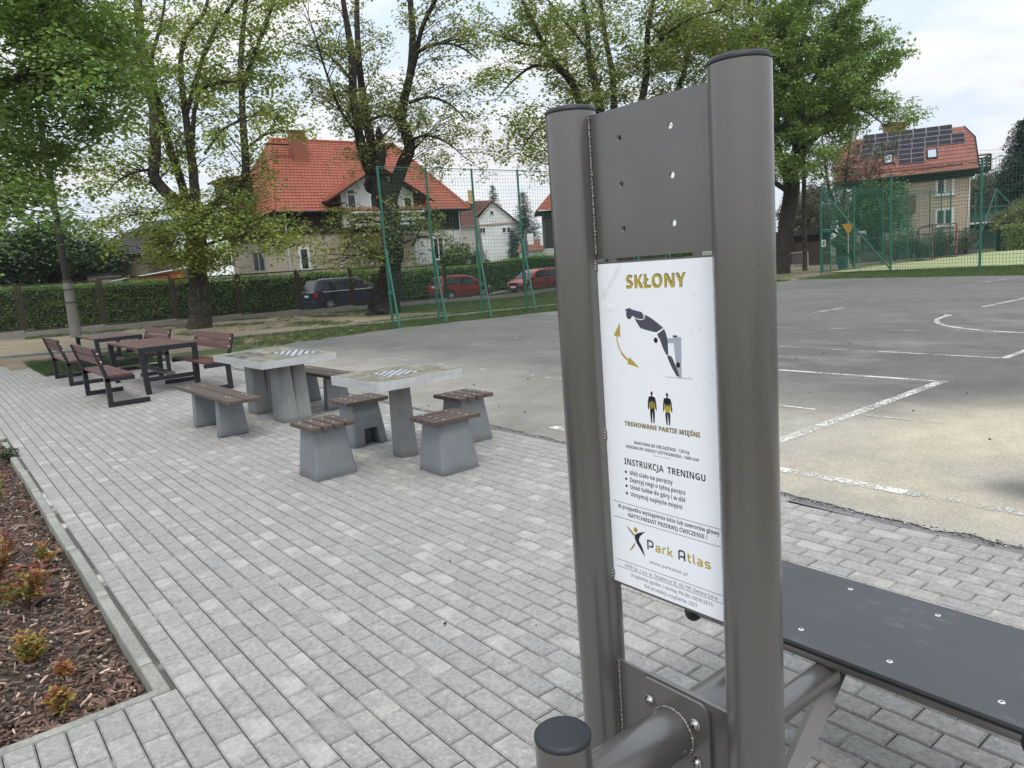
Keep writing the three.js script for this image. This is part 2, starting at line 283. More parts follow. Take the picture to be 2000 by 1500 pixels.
{
  const jag = (z) => 0.05 * (vnoise(z * 6, 2, 5) - 0.5) + 0.03 * (vnoise(z * 19, 4, 5) - 0.5);
  const keep = (x, z) => { z = Math.max(z, farEdge(x)); return [clamp(x, edgeX(z) + 0.075 + jag(z), rightEdge(z)), z]; };
  const mat = std({ color: 0xffffff, vertexColors: true, map: texGrain, roughness: 0.92, bumpMap: texGrain, bumpScale: 0.006 });
  const near = sheet(4.0, 12, -6, 9, 0.06, (x, z) => 0.004, courtColour, keep), a = sheet(12, 31.5, -6, 9, 0.25, () => 0.004, courtColour, keep), b = sheet(4.0, 31.5, -20, -6, 0.15, () => 0.004, courtColour, keep);
  const m = struct('court', [near, a, b], mat, 'grey asphalt ball court dusted with pale sand');
  // the broken tar edge beside the paving
  const rim = []; const r = rngOf(5);
  for (let k = 0; k < 5200; k++) { const z = 1.5 - Math.pow(r(), 1.5) * 20, x = edgeX(z) + 0.02 + (r() + r()) * 0.045 + jag(z) * 0.5; const s = 0.003 + r() * r() * 0.011, g = new THREE.TetrahedronGeometry(s); g.rotateX(r() * 6); g.rotateY(r() * 6); g.scale(1, 0.7, 1); const v = 0.07 + 0.22 * r() + (r() < 0.25 ? 0.3 * r() : 0); const c = new Float32Array(12 * 3).fill(v); g.setAttribute('color', new THREE.BufferAttribute(c, 3)); rim.push(g.translate(x, 0.002 + s * 0.3, z)); }
  const g = part('gravel_edge', rim, std({ color: 0xffffff, vertexColors: true, roughness: 0.95 }), scene); g.userData = { kind: 'stuff', label: 'dark crumbled tar and grit along the court edge', category: 'gravel' };
  struct('tar_strip', sheet(3.9, 5.0, -18.2, 2, 0.1, () => -0.004, (x, z) => { const v = 0.14 + 0.22 * fbm(x * 26, z * 26, 6, 3); return [v, v * 0.97, v * 0.92]; }, (x, z) => [clamp(x, edgeX(z) + 0.001, edgeX(z) + 0.2), z]), mat);
}
// worn white court markings
{
  const paint = std({ color: [0.66, 0.64, 0.58], roughness: 0.85, alphaMap: texWorn, transparent: true }), faint = std({ color: [0.50, 0.485, 0.44], roughness: 0.9, alphaMap: gridTex(512, (u, v) => sstep(0.47, 0.60, 0.5 * fbm(u * 90, v * 90, 13, 3, 90) + 0.5 * fbm(u * 7, v * 7, 15, 3, 7)), 1 / 1.3), transparent: true });
  function line(pts, w, mat = paint) {
    const P = [], U = [];
    for (let i = 0; i + 1 < pts.length; i++) {
      const [x0, z0] = pts[i], [x1, z1] = pts[i + 1], L = Math.hypot(x1 - x0, z1 - z0), nx = -(z1 - z0) / L * w / 2, nz = (x1 - x0) / L * w / 2;
      const q = [[x0 + nx, z0 + nz], [x0 - nx, z0 - nz], [x1 + nx, z1 + nz], [x1 - nx, z1 - nz]];
      for (const k of [0, 2, 1, 1, 2, 3]) { P.push(q[k][0], 0.008, q[k][1]); U.push(q[k][0], q[k][1]); }
    }
    struct('court_marking', raw(P, U), mat);
  }
  line([[8.53, -3.32], [8.55, -6.6]], 0.075);
  line([[8.56, -3.385], [4.75, -3.36]], 0.105);
  line([[4.66, -5.4], [4.655, -2.75], [4.66, -2.05]], 0.10); line([[4.66, -2.05], [4.68, -1.2]], 0.09, faint);
  line([[6.607, -4.5], [6.6, -3.75]], 0.045); line([[6.6, -3.4], [6.6, -2.45]], 0.05, faint); line([[6.62, -4.5], [6.85, -10.4], [6.95, -13]], 0.065, faint);
  line([[10.40, -3.36], [10.5, -5.0]], 0.06); line([[10.5, -5.0], [10.6, -7.5]], 0.05, faint); line([[10.44, -3.41], [13.2, -3.42]], 0.085, paint);
  const arc = []; for (let k = 0; k <= 22; k++) { const a = lerp(2.9, 4.72, k / 22); arc.push([15.45 + 2.45 * Math.cos(a), -3.6 + 2.45 * Math.sin(a)]); }
  line(arc, 0.08); line([[15.45, -6.05], [15.7, -6.12]], 0.14);
  line([[17.3, -6.09], [21.5, -5.9]], 0.085); line([[16.0, -9.10], [17.2, -9.02]], 0.09); line([[13.0, -4.0], [13.1, -9]], 0.05, faint); line([[24, -9], [27, -8.8]], 0.10, faint);
  const r = rngOf(8); for (let k = 0; k < 26; k++) { const x = 7 + r() * 13, z = -8 - r() * 9.5, a = r() * 3.1, L = 0.08 + r() * r() * 0.55; line([[x, z], [x + Math.cos(a) * L, z + Math.sin(a) * L]], 0.02 + r() * 0.05, r() < 0.5 ? paint : faint); }
}
// soil crumbs and pebbles scattered on court and paving
{
  const r = rngOf(21), g = [];
  for (let k = 0; k < 66; k++) { const court = k < 54, x = court ? 4.3 + r() * 7 : 0.7 + r() * 3.3, z = court ? -0.2 - r() * 9 : -1.8 - r() * 8, s = (court ? 0.005 : 0.003) + r() * (court ? 0.008 : 0.005); const q = new THREE.IcosahedronGeometry(s, 0); q.scale(1, 0.7, 1.2); q.rotateY(r() * 6); g.push(q.translate(x, 0.004 + s * 0.5, z)); }
  const m = part('soil_crumbs', g, std({ color: [0.030, 0.024, 0.018], roughness: 1 }), scene); m.userData = { kind: 'stuff', label: 'small dark crumbs of soil lying on the court and paving', category: 'crumbs' };
}
// ---- concrete block paving, each stone 20 x 10 cm with a chamfered rim, laid in half bond along z
{
  const PX = 0.58, L = 0.2, Wd = 0.1, gap = 0.0040, rr = rngOf(4242);
  const inside = (x, z) => (x > 0.58 ? x < edgeX(z) + 0.02 && z > -18.42 && z < 1.6 : z > -3.125 ? x > -2.4 && z < 1.6 : z < -10.74 && x > -9 && z > -23.6) || (z <= -18.42 && x > 0 && x < 1.84 && z > -23.6);
  function stone(w, l, tone, warm, ou, ov, tilt) {
    const a = w / 2 - gap / 2, b = l / 2 - gap / 2, c = 0.0068, yc = -0.0058, yb = -0.028, P = [], U = [], K = [];
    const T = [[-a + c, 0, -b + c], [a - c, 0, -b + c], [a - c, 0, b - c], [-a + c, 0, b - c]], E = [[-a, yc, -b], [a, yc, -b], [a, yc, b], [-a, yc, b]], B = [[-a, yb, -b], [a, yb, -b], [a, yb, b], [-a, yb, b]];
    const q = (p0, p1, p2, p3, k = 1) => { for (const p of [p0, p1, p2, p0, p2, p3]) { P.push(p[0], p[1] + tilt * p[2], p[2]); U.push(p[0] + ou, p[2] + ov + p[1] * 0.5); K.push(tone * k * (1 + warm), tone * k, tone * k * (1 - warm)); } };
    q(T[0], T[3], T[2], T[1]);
    for (let k = 0; k < 4; k++) { const m = (k + 1) % 4; q(E[k], T[k], T[m], E[m], 0.86); q(B[k], E[k], E[m], B[m], 0.66); }  // chamfers and flanks darker: shading of the joints put into the vertex colour
    return raw(P, U, K);
  }
  const cells = [];
  for (let i = -96; i < 42; i++) {
    const xc = PX + (i + 0.5) * Wd, off = (i & 1) ? 0.1 : 0, kb = i < 0;
    for (let k = -120; k < 10; k++) {
      let z0 = k * L + off - 0.02, z1 = z0 + L;
      if (i < 0 && z1 > -3.125 && z0 < -3.125) z0 = -3.125;            // cut stones against the kerb
      if (i < 0 && z1 > -10.74 && z0 < -10.74) z1 = -10.74;
      const zc = (z0 + z1) / 2; if (z1 - z0 < 0.035 || !inside(xc, zc)) continue;
      const q = V(xc, 0, zc).sub(EYE), d = q.dot(AHEAD), sx = 1000 + 1450 * q.dot(RIGHT) / Math.max(d, 0.01), sy = 750 + 1450 * q.dot(DOWN) / Math.max(d, 0.01);
      const seen = d > 0.3 && sx > -40 && sx < 2040 && sy > 500 && sy < 1560;
      const hid = (sx > 1133 && sx < 1222 && sy < 1500) || (sx > 1415 && sx < 1535) || (sx > 1200 && sx < 1425 && (sy < 1200 || sy > 1400));
      cells.push({ x: xc, z: zc, l: z1 - z0, size: seen && !hid ? 1 / (d * d * d) : 0 });
    }
  }
  cells.sort((a, b) => b.size - a.size);
  const pav = new THREE.Group(); pav.name = 'pavement'; pav.userData = { kind: 'structure', label: 'grey concrete block paving with chamfered rectangular stones' }; scene.add(pav);
  const mat = std({ color: 0xffffff, vertexColors: true, map: texPaver, bumpMap: bumpPaver, bumpScale: 0.0016, roughness: 0.74 });
  const tone = () => { const u = rr(); return u < 0.03 ? 0.50 + rr() * 0.03 : u < 0.10 ? 0.425 + rr() * 0.03 : 0.452 + rr() * 0.038; };
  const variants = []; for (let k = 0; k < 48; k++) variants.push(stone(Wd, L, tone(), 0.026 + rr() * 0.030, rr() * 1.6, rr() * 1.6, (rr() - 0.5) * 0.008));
  const many = [];
  cells.forEach((c, n) => {
    const y = (rr() - 0.5) * 0.0022, full = Math.abs(c.l - L) < 1e-6;
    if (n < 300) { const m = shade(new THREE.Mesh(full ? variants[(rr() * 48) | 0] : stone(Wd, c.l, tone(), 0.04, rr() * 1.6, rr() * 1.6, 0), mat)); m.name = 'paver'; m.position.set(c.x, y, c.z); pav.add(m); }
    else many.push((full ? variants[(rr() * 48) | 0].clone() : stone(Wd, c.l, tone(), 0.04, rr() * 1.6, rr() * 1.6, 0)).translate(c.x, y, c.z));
  });
  const f = part('paver_field', many, mat, pav); f.userData.kind = 'stuff';
  // jointing sand: dark where it has washed out, pale where it lies full
  const jc = (x, z) => { const n = fbm(x * 3.3, z * 3.3, 91, 4), s = sstep(0.60, 0.66, n) * sstep(0.35, 0.6, fbm(x * 14, z * 14, 95, 2)); return [lerp(0.12, 0.58, s), lerp(0.115, 0.56, s), lerp(0.10, 0.50, s)]; };
  const jy = (x, z) => -0.019 + 0.0125 * sstep(0.58, 0.64, fbm(x * 3.3, z * 3.3, 91, 4));
  const jm = std({ color: 0xffffff, vertexColors: true, roughness: 1, map: texGrain });
  const s1 = sheet(0.555, 4.9, -18.42, 1.6, 0.05, (x, z) => (x < 0.60 && z < -3.12 && z > -10.7 ? -0.010 : jy(x, z)), jc, (x, z) => [Math.min(x, edgeX(z) + 0.01), z]), s2 = sheet(-2.4, 0.554, -3.125, 1.6, 0.07, jy, jc), s3 = sheet(-9, 0.554, -23.6, -10.74, 0.25, jy, jc), s4 = sheet(0.58, 1.84, -23.6, -18.421, 0.2, jy, jc);
  part('joint_sand', [s1, s2, s3, s4], jm, pav);
}
// ---- kerb stones round the planting bed and round the lawn patch
{
  const k = new THREE.Group(); k.name = 'kerb'; k.userData = { kind: 'structure', label: 'thin concrete kerb stones edging the planting bed' }; scene.add(k);
  const stoneK = (w, h, d) => cbox(w, h, d, 0.012, 0, 0, 0);
  const gz = stoneK(0.06, 0.22, 0.994), short = stoneK(0.06, 0.22, 0.30), gx = stoneK(0.994, 0.22, 0.055);
  const put = (g, x, y, z) => { const m = shade(new THREE.Mesh(g, M.kerb)); m.name = 'kerb_stone'; m.position.set(x, y, z); k.add(m); };
  put(short, 0.530, -0.108, -3.276); for (let i = 0; i < 7; i++) put(gz, 0.530 + 0.004 * Math.sin(i * 2.2), -0.108 + 0.002 * Math.sin(i * 3.7), -3.93 - i);
  for (let i = 0; i < 3; i++) put(gx, 0.06 - i * 1.0, -0.110, -3.153); for (let i = 0; i < 4; i++) put(gx, 0.06 - i, -0.108, -10.70);
  const lawnX = stoneK(0.05, 0.2, 5.2), lawnZ = stoneK(2.5, 0.2, 0.05); put(lawnX, 1.87, -0.095, -21.1); put(lawnZ, 3.15, -0.095, -18.46);
}
// ---- bark mulch bed
{
  struct('planting_bed', sheet(-3, 0.5, -10.67, -3.181, 0.1, (x, z) => -0.075 + 0.05 * (fbm(x * 1.6, z * 1.6, 14, 3) - 0.5) + 0.03 * (fbm(x * 9, z * 9, 15, 3) - 0.5), (x, z) => { const v = 0.022 + 0.035 * fbm(x * 12, z * 12, 33, 3); return [v * 1.25, v, v * 0.8]; }), std({ color: 0xffffff, vertexColors: true, roughness: 1 }), 'dark soil of the planting bed under the bark mulch');
  const r = rngOf(77), P = [], C = [];
  const chip = new THREE.BoxGeometry(1, 1, 1, 2, 1, 1); { const p = chip.attributes.position; for (let i = 0; i < p.count; i++) { const x = p.getX(i), z = p.getZ(i); p.setXYZ(i, x * (1 + 0.25 * z), p.getY(i) + 0.5 * (0.25 - x * x), z * (1 - 0.5 * Math.abs(x)) + 0.12 * x); } chip.computeVertexNormals(); }
  const N = 19000, im = new THREE.InstancedMesh(chip, std({ color: 0xffffff, roughness: 0.95, map: texWood }), N), m4 = new THREE.Matrix4(), q = new THREE.Quaternion(), e = new THREE.Euler(), col = new THREE.Color();
  for (let i = 0; i < N; i++) {
    const z = -3.19 - Math.pow(r(), 1.45) * 7.4, x = 0.492 - Math.pow(r(), 1.15) * 2.0, big = r() < 0.03;
    const l = big ? 0.05 + r() * 0.06 : 0.012 + r() * 0.036, w = big ? 0.016 + r() * 0.028 : 0.003 + r() * 0.011, t = 0.002 + r() * 0.006;
    e.set((r() - 0.5) * 1.1, r() * 6.283, (r() - 0.5) * 0.9); q.setFromEuler(e);
    m4.compose(V(x - l * 0.2, -0.075 + 0.05 * (fbm(x * 1.6, z * 1.6, 14, 3) - 0.5) + r() * 0.026, z), q, V(l, t, w)); im.setMatrixAt(i, m4);
    const u = r(), v = u < 0.08 ? 0.34 + r() * 0.22 : 0.06 + r() * 0.16; col.setRGB(v * 1.36, v * (u < 0.08 ? 1.02 : 0.86), v * (u < 0.08 ? 0.78 : 0.62)); im.setColorAt(i, col);
  }
  shade(im); im.name = 'bark_mulch'; im.userData = { kind: 'stuff', label: 'brown bark chips covering the planting bed', category: 'mulch' }; scene.add(im);
}
// ---- concrete edging strip through the verge, street and pavement beyond the fence
{
  const pts = [[1.5, -24.9], [4.9, -23.95], [7.35, -23.3], [10.29, -22.76], [12.58, -22.16], [18.13, -20.9], [24, -20.1], [31, -19.5]], P = [], U = [];
  for (let i = 0; i + 1 < pts.length; i++) { const [x0, z0] = pts[i], [x1, z1] = pts[i + 1]; const y = (x, z) => groundAt(x, z) + 0.035, w = 0.34; const a = [x0, y(x0, z0), z0], b = [x0, y(x0, z0 - w), z0 - w], c = [x1, y(x1, z1), z1], d = [x1, y(x1, z1 - w), z1 - w], lo = (p) => [p[0], p[1] - 0.1, p[2]]; for (const p of [a, c, b, b, c, d, lo(a), lo(c), a, a, lo(c), c]) { P.push(...p); U.push(p[0], p[2] + p[1]); } }
  struct('path', raw(P, U), M.oldConcrete, 'narrow old concrete strip crossing the sandy verge');
  const st = (z0, z1, dy) => sheet(-30, 60, z0, z1, 1, (x, z) => groundAt(x, -36) + dy, (x, z) => { const v = 0.24 + 0.06 * (fbm(x, z * 2, 7, 3) - 0.5); return [v, v * 0.98, v * 0.93]; });
  struct('street', st(-38.6, -35.5, 0.02), std({ color: 0xffffff, vertexColors: true, map: texGrain, roughness: 0.9 }), 'grey street behind the wire fence');
  struct('sidewalk', st(-39.6, -38.6, 0.13), std({ color: [1.2, 1.2, 1.15], vertexColors: true, map: texGrain, roughness: 0.9 }), 'pale pavement at the foot of the clipped hedge');
  const kz = []; for (let x = -30; x < 60; x += 3) kz.push(box(2.99, 0.2, 0.14, x + 1.5, groundAt(x + 1.5, -36) + 0.03, -38.53)); struct('street_kerb', kz, M.oldConcrete, 'street kerb');
  // artificial turf of the small football pitch
  struct('turf_pitch', sheet(36.6, 75, -20.2, 20, 0.5, () => 0.012, (x, z) => { const n = fbm(x * 0.4, z * 0.4, 5, 3) - 0.5; return [0.44 + 0.08 * n, 0.47 + 0.08 * n, 0.22 + 0.05 * n]; }), std({ color: 0xffffff, vertexColors: true, map: texGrain, roughness: 0.95 }), 'faded yellow green artificial turf inside the netted enclosure');
}

// ================================================================== fitness pylon in the foreground
{
  const t = thing('exercise_station', 'tall taupe steel outdoor exercise pylon with instruction sign, side bar and attached black bench board', 'fitness machine', [1.22, 0, -1.05]);
  const R = 0.0572, zN = 0.217, zF = -0.228, H = 1.925;               // everything below is relative to the pylon's foot
  const post = (x, z, h, name = 'post') => { const p = part(name, rod(V(x, 0, z), V(x, h, z), R, R, 64), M.taupe, t); const c = new THREE.LatheGeometry([[0, 0.012], [R * 0.80, 0.0115], [R * 0.93, 0.0095], [R * 1.01, 0.005], [R * 1.015, 0], [R * 1.0, -0.003], [0, -0.003]].map((q) => new THREE.Vector2(q[0], q[1])).reverse(), 64); part('end_cap', c.translate(x, h + 0.003, z), M.cap, p); return p; };
  post(0, zN, H); post(0, zF, H);
  // upper plate with six drilled holes (csg so that the bores have walls)
  const ev = new Evaluator(); ev.attributes = ['position', 'normal', 'uv'];
  let plate = new Brush(new THREE.BoxGeometry(0.006, 0.314, zN - zF - 2 * R + 0.016)); plate.position.set(0.004, 1.755, (zN + zF) / 2); plate.updateMatrixWorld();
  for (const dy of [1.850, 1.754, 1.6595]) for (const dz of [-0.084, 0.054]) { const b = new Brush(new THREE.CylinderGeometry(0.0067, 0.0067, 0.05, 28)); b.rotation.z = Math.PI / 2; b.position.set(0.004, dy, dz); b.updateMatrixWorld(); plate = ev.evaluate(plate, b, SUBTRACTION); }
  const pg = plate.geometry.clone(); pg.applyMatrix4(plate.matrixWorld); part('upper_plate', triUV(pg), M.taupe, t);
  // weld seams: a row of small overlapping beads
  const bead = (pts, r = 0.0042) => { const g = [], rr = rngOf(pts.length * 31); for (const p of pts) { const s = new THREE.SphereGeometry(r * (0.8 + rr() * 0.5), 6, 5); s.scale(1, 0.75, 1); g.push(s.translate(p.x + (rr() - 0.5) * 0.0015, p.y, p.z + (rr() - 0.5) * 0.0015)); } return g; };
  const col = (x, z, y0, y1, n) => Array.from({ length: n }, (_, i) => V(x, lerp(y0, y1, i / (n - 1)), z));
  part('weld_seam', bead(col(-0.001, zF + R + 0.001, 1.61, 1.905, 170), 0.0034), M.weld, t);
  part('weld_seam', bead(col(-0.001, zF + R + 0.001, 0.30, 0.612, 110), 0.0032), M.weld, t);
  part('weld_seam', bead(col(-0.002, zF + R - 0.002, 1.575, 1.593, 4), 0.0055), M.weld, t); part('weld_seam', bead(col(-0.002, zF + R - 0.002, 0.835, 0.85, 3), 0.0055), M.weld, t); part('weld_seam', bead(col(-0.002, zF + R - 0.002, 1.18, 1.20, 4), 0.0055), M.weld, t);
  // sign plate with its tabs and the printed sheet stuck on it
  const sy0 = 0.8185, sy1 = 1.5905, sz0 = zF + R - 0.003, sz1 = zN - R + 0.003;
  part('sign_plate', [box(0.004, sy1 - sy0, sz1 - sz0, 0.0035, (sy0 + sy1) / 2, (sz0 + sz1) / 2), box(0.004, 0.014, 0.022, 0.0037, sy1 + 0.0035, sz0 + 0.05), box(0.004, 0.014, 0.02, 0.0037, sy1 + 0.0035, sz1 - 0.055)], M.taupe, t);
  const W = 860, Hh = 2048;
  const tex = canvasTex(W, Hh, (c) => {
    c.fillStyle = '#f3f5fa'; c.fillRect(0, 0, W, Hh);
    const gold = '#b9a042', dark = '#20222b', grey = '#4a4c5a', pale = '#aab0bd';
    // fits text between two x positions with its baseline at y
    const put = (s, x0, x1, y, size, font, fill, stroke) => { c.save(); c.font = font.replace('$', size); const w = c.measureText(s).width; c.translate(x0, y); c.scale((x1 - x0) / w, 1); if (stroke) { c.strokeStyle = stroke[0]; c.lineWidth = stroke[1]; c.lineJoin = 'round'; c.strokeText(s, 0, 0); } c.fillStyle = fill; c.fillText(s, 0, 0); c.restore(); };
    const B = 'bold $px sans-serif', N = '$px sans-serif';
    put('SKŁONY', 224, 652, 147, 104, B, '#26261f'); put('SKŁONY', 220, 648, 152, 104, B, '#b7a23d', ['#8d7a2a', 1.5]);
    const poly = (pts, fill) => { c.fillStyle = fill; c.beginPath(); pts.forEach((p, i) => (i ? c.lineTo(p[0], p[1]) : c.moveTo(p[0], p[1]))); c.closePath(); c.fill(); };
    const blob = (f, fill) => { c.fillStyle = fill; c.beginPath(); f(); c.closePath(); c.fill(); };
    // the machine in the diagram
    poly([[552, 430], [606, 430], [598, 664], [576, 664]], pale); poly([[548, 425], [578, 425], [600, 660], [570, 660]], pale); poly([[506, 438], [566, 436], [566, 464], [506, 468]], pale);
    c.fillStyle = '#15161c'; c.fillRect(549, 421, 30, 9); c.fillStyle = '#8b8f9a'; c.fillRect(484, 661, 188, 3);
    // bending figure
    blob(() => { c.ellipse(238, 300, 24, 34, 0.2, 0, 7); }, grey);
    blob(() => { c.moveTo(206, 279); c.quadraticCurveTo(222, 262, 262, 276); c.lineTo(330, 290); c.quadraticCurveTo(352, 306, 340, 330); c.quadraticCurveTo(310, 336, 280, 322); c.quadraticCurveTo(240, 306, 206, 279); }, grey);
    blob(() => { c.moveTo(276, 326); c.quadraticCurveTo(352, 350, 350, 304); c.quadraticCurveTo(400, 318, 484, 380); c.lineTo(434, 407); c.quadraticCurveTo(372, 400, 316, 384); c.quadraticCurveTo(290, 350, 276, 326); }, grey);
    blob(() => { c.moveTo(440, 416); c.lineTo(490, 386); c.quadraticCurveTo(515, 430, 512, 490); c.lineTo(512, 534); c.lineTo(500, 536); c.quadraticCurveTo(462, 480, 440, 416); }, grey);
    blob(() => { c.moveTo(503, 541); c.quadraticCurveTo(528, 530, 540, 552); c.quadraticCurveTo(566, 600, 584, 650); c.lineTo(566, 655); c.quadraticCurveTo(526, 602, 503, 541); }, grey);
    c.strokeStyle = '#f3f5fa'; c.lineWidth = 4; c.beginPath(); c.moveTo(452, 440); c.quadraticCurveTo(482, 530, 556, 650); c.stroke(); c.beginPath(); c.moveTo(354, 300); c.quadraticCurveTo(362, 330, 336, 334); c.quadraticCurveTo(300, 338, 270, 318); c.stroke();
    c.fillStyle = '#101116'; c.beginPath(); c.ellipse(427, 453, 14, 16, 0, 0, 7); c.fill(); c.beginPath(); c.ellipse(577, 588, 14, 16, 0, 0, 7); c.fill();
    // the gold double arrow
    poly([[162, 352], [106, 434], [158, 442]], gold); poly([[296, 622], [222, 560], [204, 604]], gold);
    c.strokeStyle = gold; c.lineWidth = 9; c.beginPath(); c.moveTo(131, 432); c.bezierCurveTo(128, 500, 160, 545, 216, 584); c.stroke(); c.lineWidth = 14; c.beginPath(); c.moveTo(160, 536); c.quadraticCurveTo(185, 566, 218, 586); c.stroke();
    // the two small standing figures
    for (const [x, y, f] of [[379, 758, 0], [491, 757, 1]]) {
      c.save(); c.translate(x, y); c.fillStyle = '#14151a'; c.beginPath(); c.ellipse(0, 11, 8, 12, 0, 0, 7); c.fill(); c.fillRect(-4, 18, 8, 14);
      poly([[-24, 34], [-6, 28], [6, 28], [24, 34], [30, 60], [33, 100], [30, 116], [25, 104], [20, 66], [17, 60], [15, 100], [18, 130], [13, 186], [5, 194], [2, 140], [0, 118], [-2, 140], [-5, 194], [-13, 186], [-18, 130], [-15, 100], [-17, 60], [-20, 66], [-25, 104], [-30, 116], [-33, 100], [-30, 60]], '#14151a');
      if (f) { poly([[0, 66], [-16, 88], [-17, 112], [-7, 120], [0, 110], [7, 120], [17, 112], [16, 88]], '#b8a136'); poly([[-24, 76], [-19, 66], [-17, 96], [-24, 100]], '#b8a136'); poly([[24, 76], [19, 66], [17, 96], [24, 100]], '#b8a136'); }
      else { c.fillStyle = '#b8a136'; c.beginPath(); c.ellipse(0, 80, 12, 24, 0, 0, 7); c.fill(); poly([[-22, 70], [-17, 66], [-16, 108], [-23, 100]], '#b8a136'); poly([[22, 70], [17, 66], [16, 108], [23, 100]], '#b8a136'); c.strokeStyle = '#14151a'; c.lineWidth = 2; c.strokeRect(-6, 62, 12, 36); c.beginPath(); c.moveTo(-6, 80); c.lineTo(6, 80); c.stroke(); }
      c.restore();
    }
    put('TRENOWANE PARTIE MIĘŚNI', 158, 708, 989, 38, B, '#a8943e', ['#2c2a20', 2]); put('TRENOWANE PARTIE MIĘŚNI', 158, 708, 989, 38, B, '#8f8140');
    put('MAKSYMALNE OBCIĄŻENIE : 120 kg', 224, 632, 1098, 26, B, dark); put('MINIMALNY WZROST UŻYTKOWNIKA : 1400 mm', 160, 696, 1131, 26, B, dark);
    c.fillStyle = '#9da2ad'; c.fillRect(367, 1147, 133, 3);
    put('INSTRUKCJA  TRENINGU', 138, 738, 1240, 56, B, '#181a20');
    [['Ułóż ciało na poręczy', 505, 1302], ['Zaprzyj nogi o tylną poręcz', 594, 1347], ['Unoś tułów do góry i w dół', 591, 1393], ['Utrzymuj napięcie mięśni', 568, 1440]].forEach(([s, x, y]) => { put(s, 176, x, y, 37, B, dark); c.fillStyle = dark; c.beginPath(); c.arc(147, y - 13, 9, 0, 7); c.fill(); });
    c.fillStyle = '#2a2c34'; for (const y of [1497, 1601, 1890, 1938]) c.fillRect(31, y, 816, 3);
    put('W przypadku wystąpienia bólu lub zawrotów głowy', 66, 814, 1538, 35, B, dark); put('NATYCHMIAST PRZERWIJ ĆWICZENIE !', 146, 732, 1582, 36, B, dark);
    // the leaping-figure emblem
    c.fillStyle = '#a98c33'; c.beginPath(); c.ellipse(203, 1656, 15, 17, 0, 0, 7); c.fill();
    blob(() => { c.moveTo(124, 1640); c.quadraticCurveTo(160, 1660, 196, 1690); c.quadraticCurveTo(192, 1700, 180, 1696); c.quadraticCurveTo(148, 1672, 124, 1640); }, '#a98c33');
    blob(() => { c.moveTo(196, 1738); c.quadraticCurveTo(194, 1776, 143, 1812); c.quadraticCurveTo(168, 1770, 196, 1738); }, '#a98c33');
    blob(() => { c.moveTo(282, 1650); c.quadraticCurveTo(226, 1664, 198, 1688); c.quadraticCurveTo(184, 1706, 206, 1742); c.quadraticCurveTo(240, 1780, 267, 1818); c.quadraticCurveTo(262, 1764, 228, 1726); c.quadraticCurveTo(218, 1694, 282, 1650); }, '#1f2230');
    // the maker's lettering: square rounded strokes
    const lt = (segs, x, y, s, colr) => { c.save(); c.translate(x, y); c.scale(s, s); c.strokeStyle = colr; c.lineWidth = 1.9; c.lineCap = 'butt'; c.lineJoin = 'round'; for (const p of segs) { c.beginPath(); p.forEach((q, i) => (i ? c.lineTo(q[0], -q[1]) : c.moveTo(q[0], -q[1]))); c.stroke(); } c.restore(); };
    const P1 = [[[1, 0], [1, 10.5], [6.5, 10.5], [8, 9], [8, 5.5], [6.5, 4], [2.8, 4]]], a1 = [[[0.8, 7], [5, 7], [6.2, 5.8], [6.2, 0.9], [1.8, 0.9], [0.9, 1.8], [0.9, 3], [1.8, 3.9], [6.2, 3.9]]], r1 = [[[0.9, 0], [0.9, 5.8], [2, 7], [5, 7]]], k1 = [[[0.9, 0], [0.9, 10.5]], [[1, 3.5], [3, 3.5], [6, 7]], [[3, 3.5], [6.4, 0]]], A1 = [[[0.9, 0], [0.9, 9], [2.4, 10.5], [6.6, 10.5], [8, 9], [8, 0]], [[2.4, 4], [8, 4]]], t1 = [[[1.8, 10], [1.8, 1.9], [2.8, 0.9], [5, 0.9]], [[0, 7], [5, 7]]], l1 = [[[0.9, 11], [0.9, 1.9], [1.8, 0.9], [2.8, 0.9]]], s1 = [[[6.2, 7], [1.8, 7], [0.9, 6.2], [0.9, 4.6], [1.8, 3.9], [5.3, 3.9], [6.2, 3.1], [6.2, 1.6], [5.3, 0.9], [0.7, 0.9]]];
    const sc = 5.55; let x = 291; for (const [g, w, colr] of [[P1, 10, dark], [a1, 8.3, gold], [r1, 6.2, gold], [k1, 12.6, gold], [A1, 10, dark], [t1, 6.4, gold], [l1, 4.4, gold], [a1, 8.4, gold], [s1, 8, gold]]) { lt(g, x, 1758, sc * 1.0, colr); x += w * sc * 1.135; }
    put('www.parkatlas.pl', 302, 588, 1845, 28, N, '#3c4150');
    put('4STB Sp. z o.o. ul. Osadnicza 35, 65-785 Zielona Góra', 97, 786, 1931, 33, N, dark); put('Urządzenie zgodne z normą: PN-EN 16630:2015', 140, 754, 1981, 33, N, dark); put('Rok produkcji urządzenia: 2023', 251, 645, 2022, 33, N, dark);
    const r = rngOf(3); c.fillStyle = 'rgba(90,92,100,0.35)'; for (let i = 0; i < 46; i++) { c.beginPath(); c.ellipse(60 + r() * 760, 120 + r() * 860, 1 + r() * 2.4, 1 + r() * 5, 0, 0, 7); c.fill(); }
  });
  tex.wrapS = tex.wrapT = THREE.ClampToEdgeWrapping; tex.anisotropy = 8;
  // the sheet itself, slightly lifted into a crease at its upper left corner
  const pw = sz1 - sz0 - 0.006, ph = sy1 - sy0 - 0.010, sheetG = new THREE.PlaneGeometry(pw, ph, 60, 140), sp = sheetG.attributes.position;
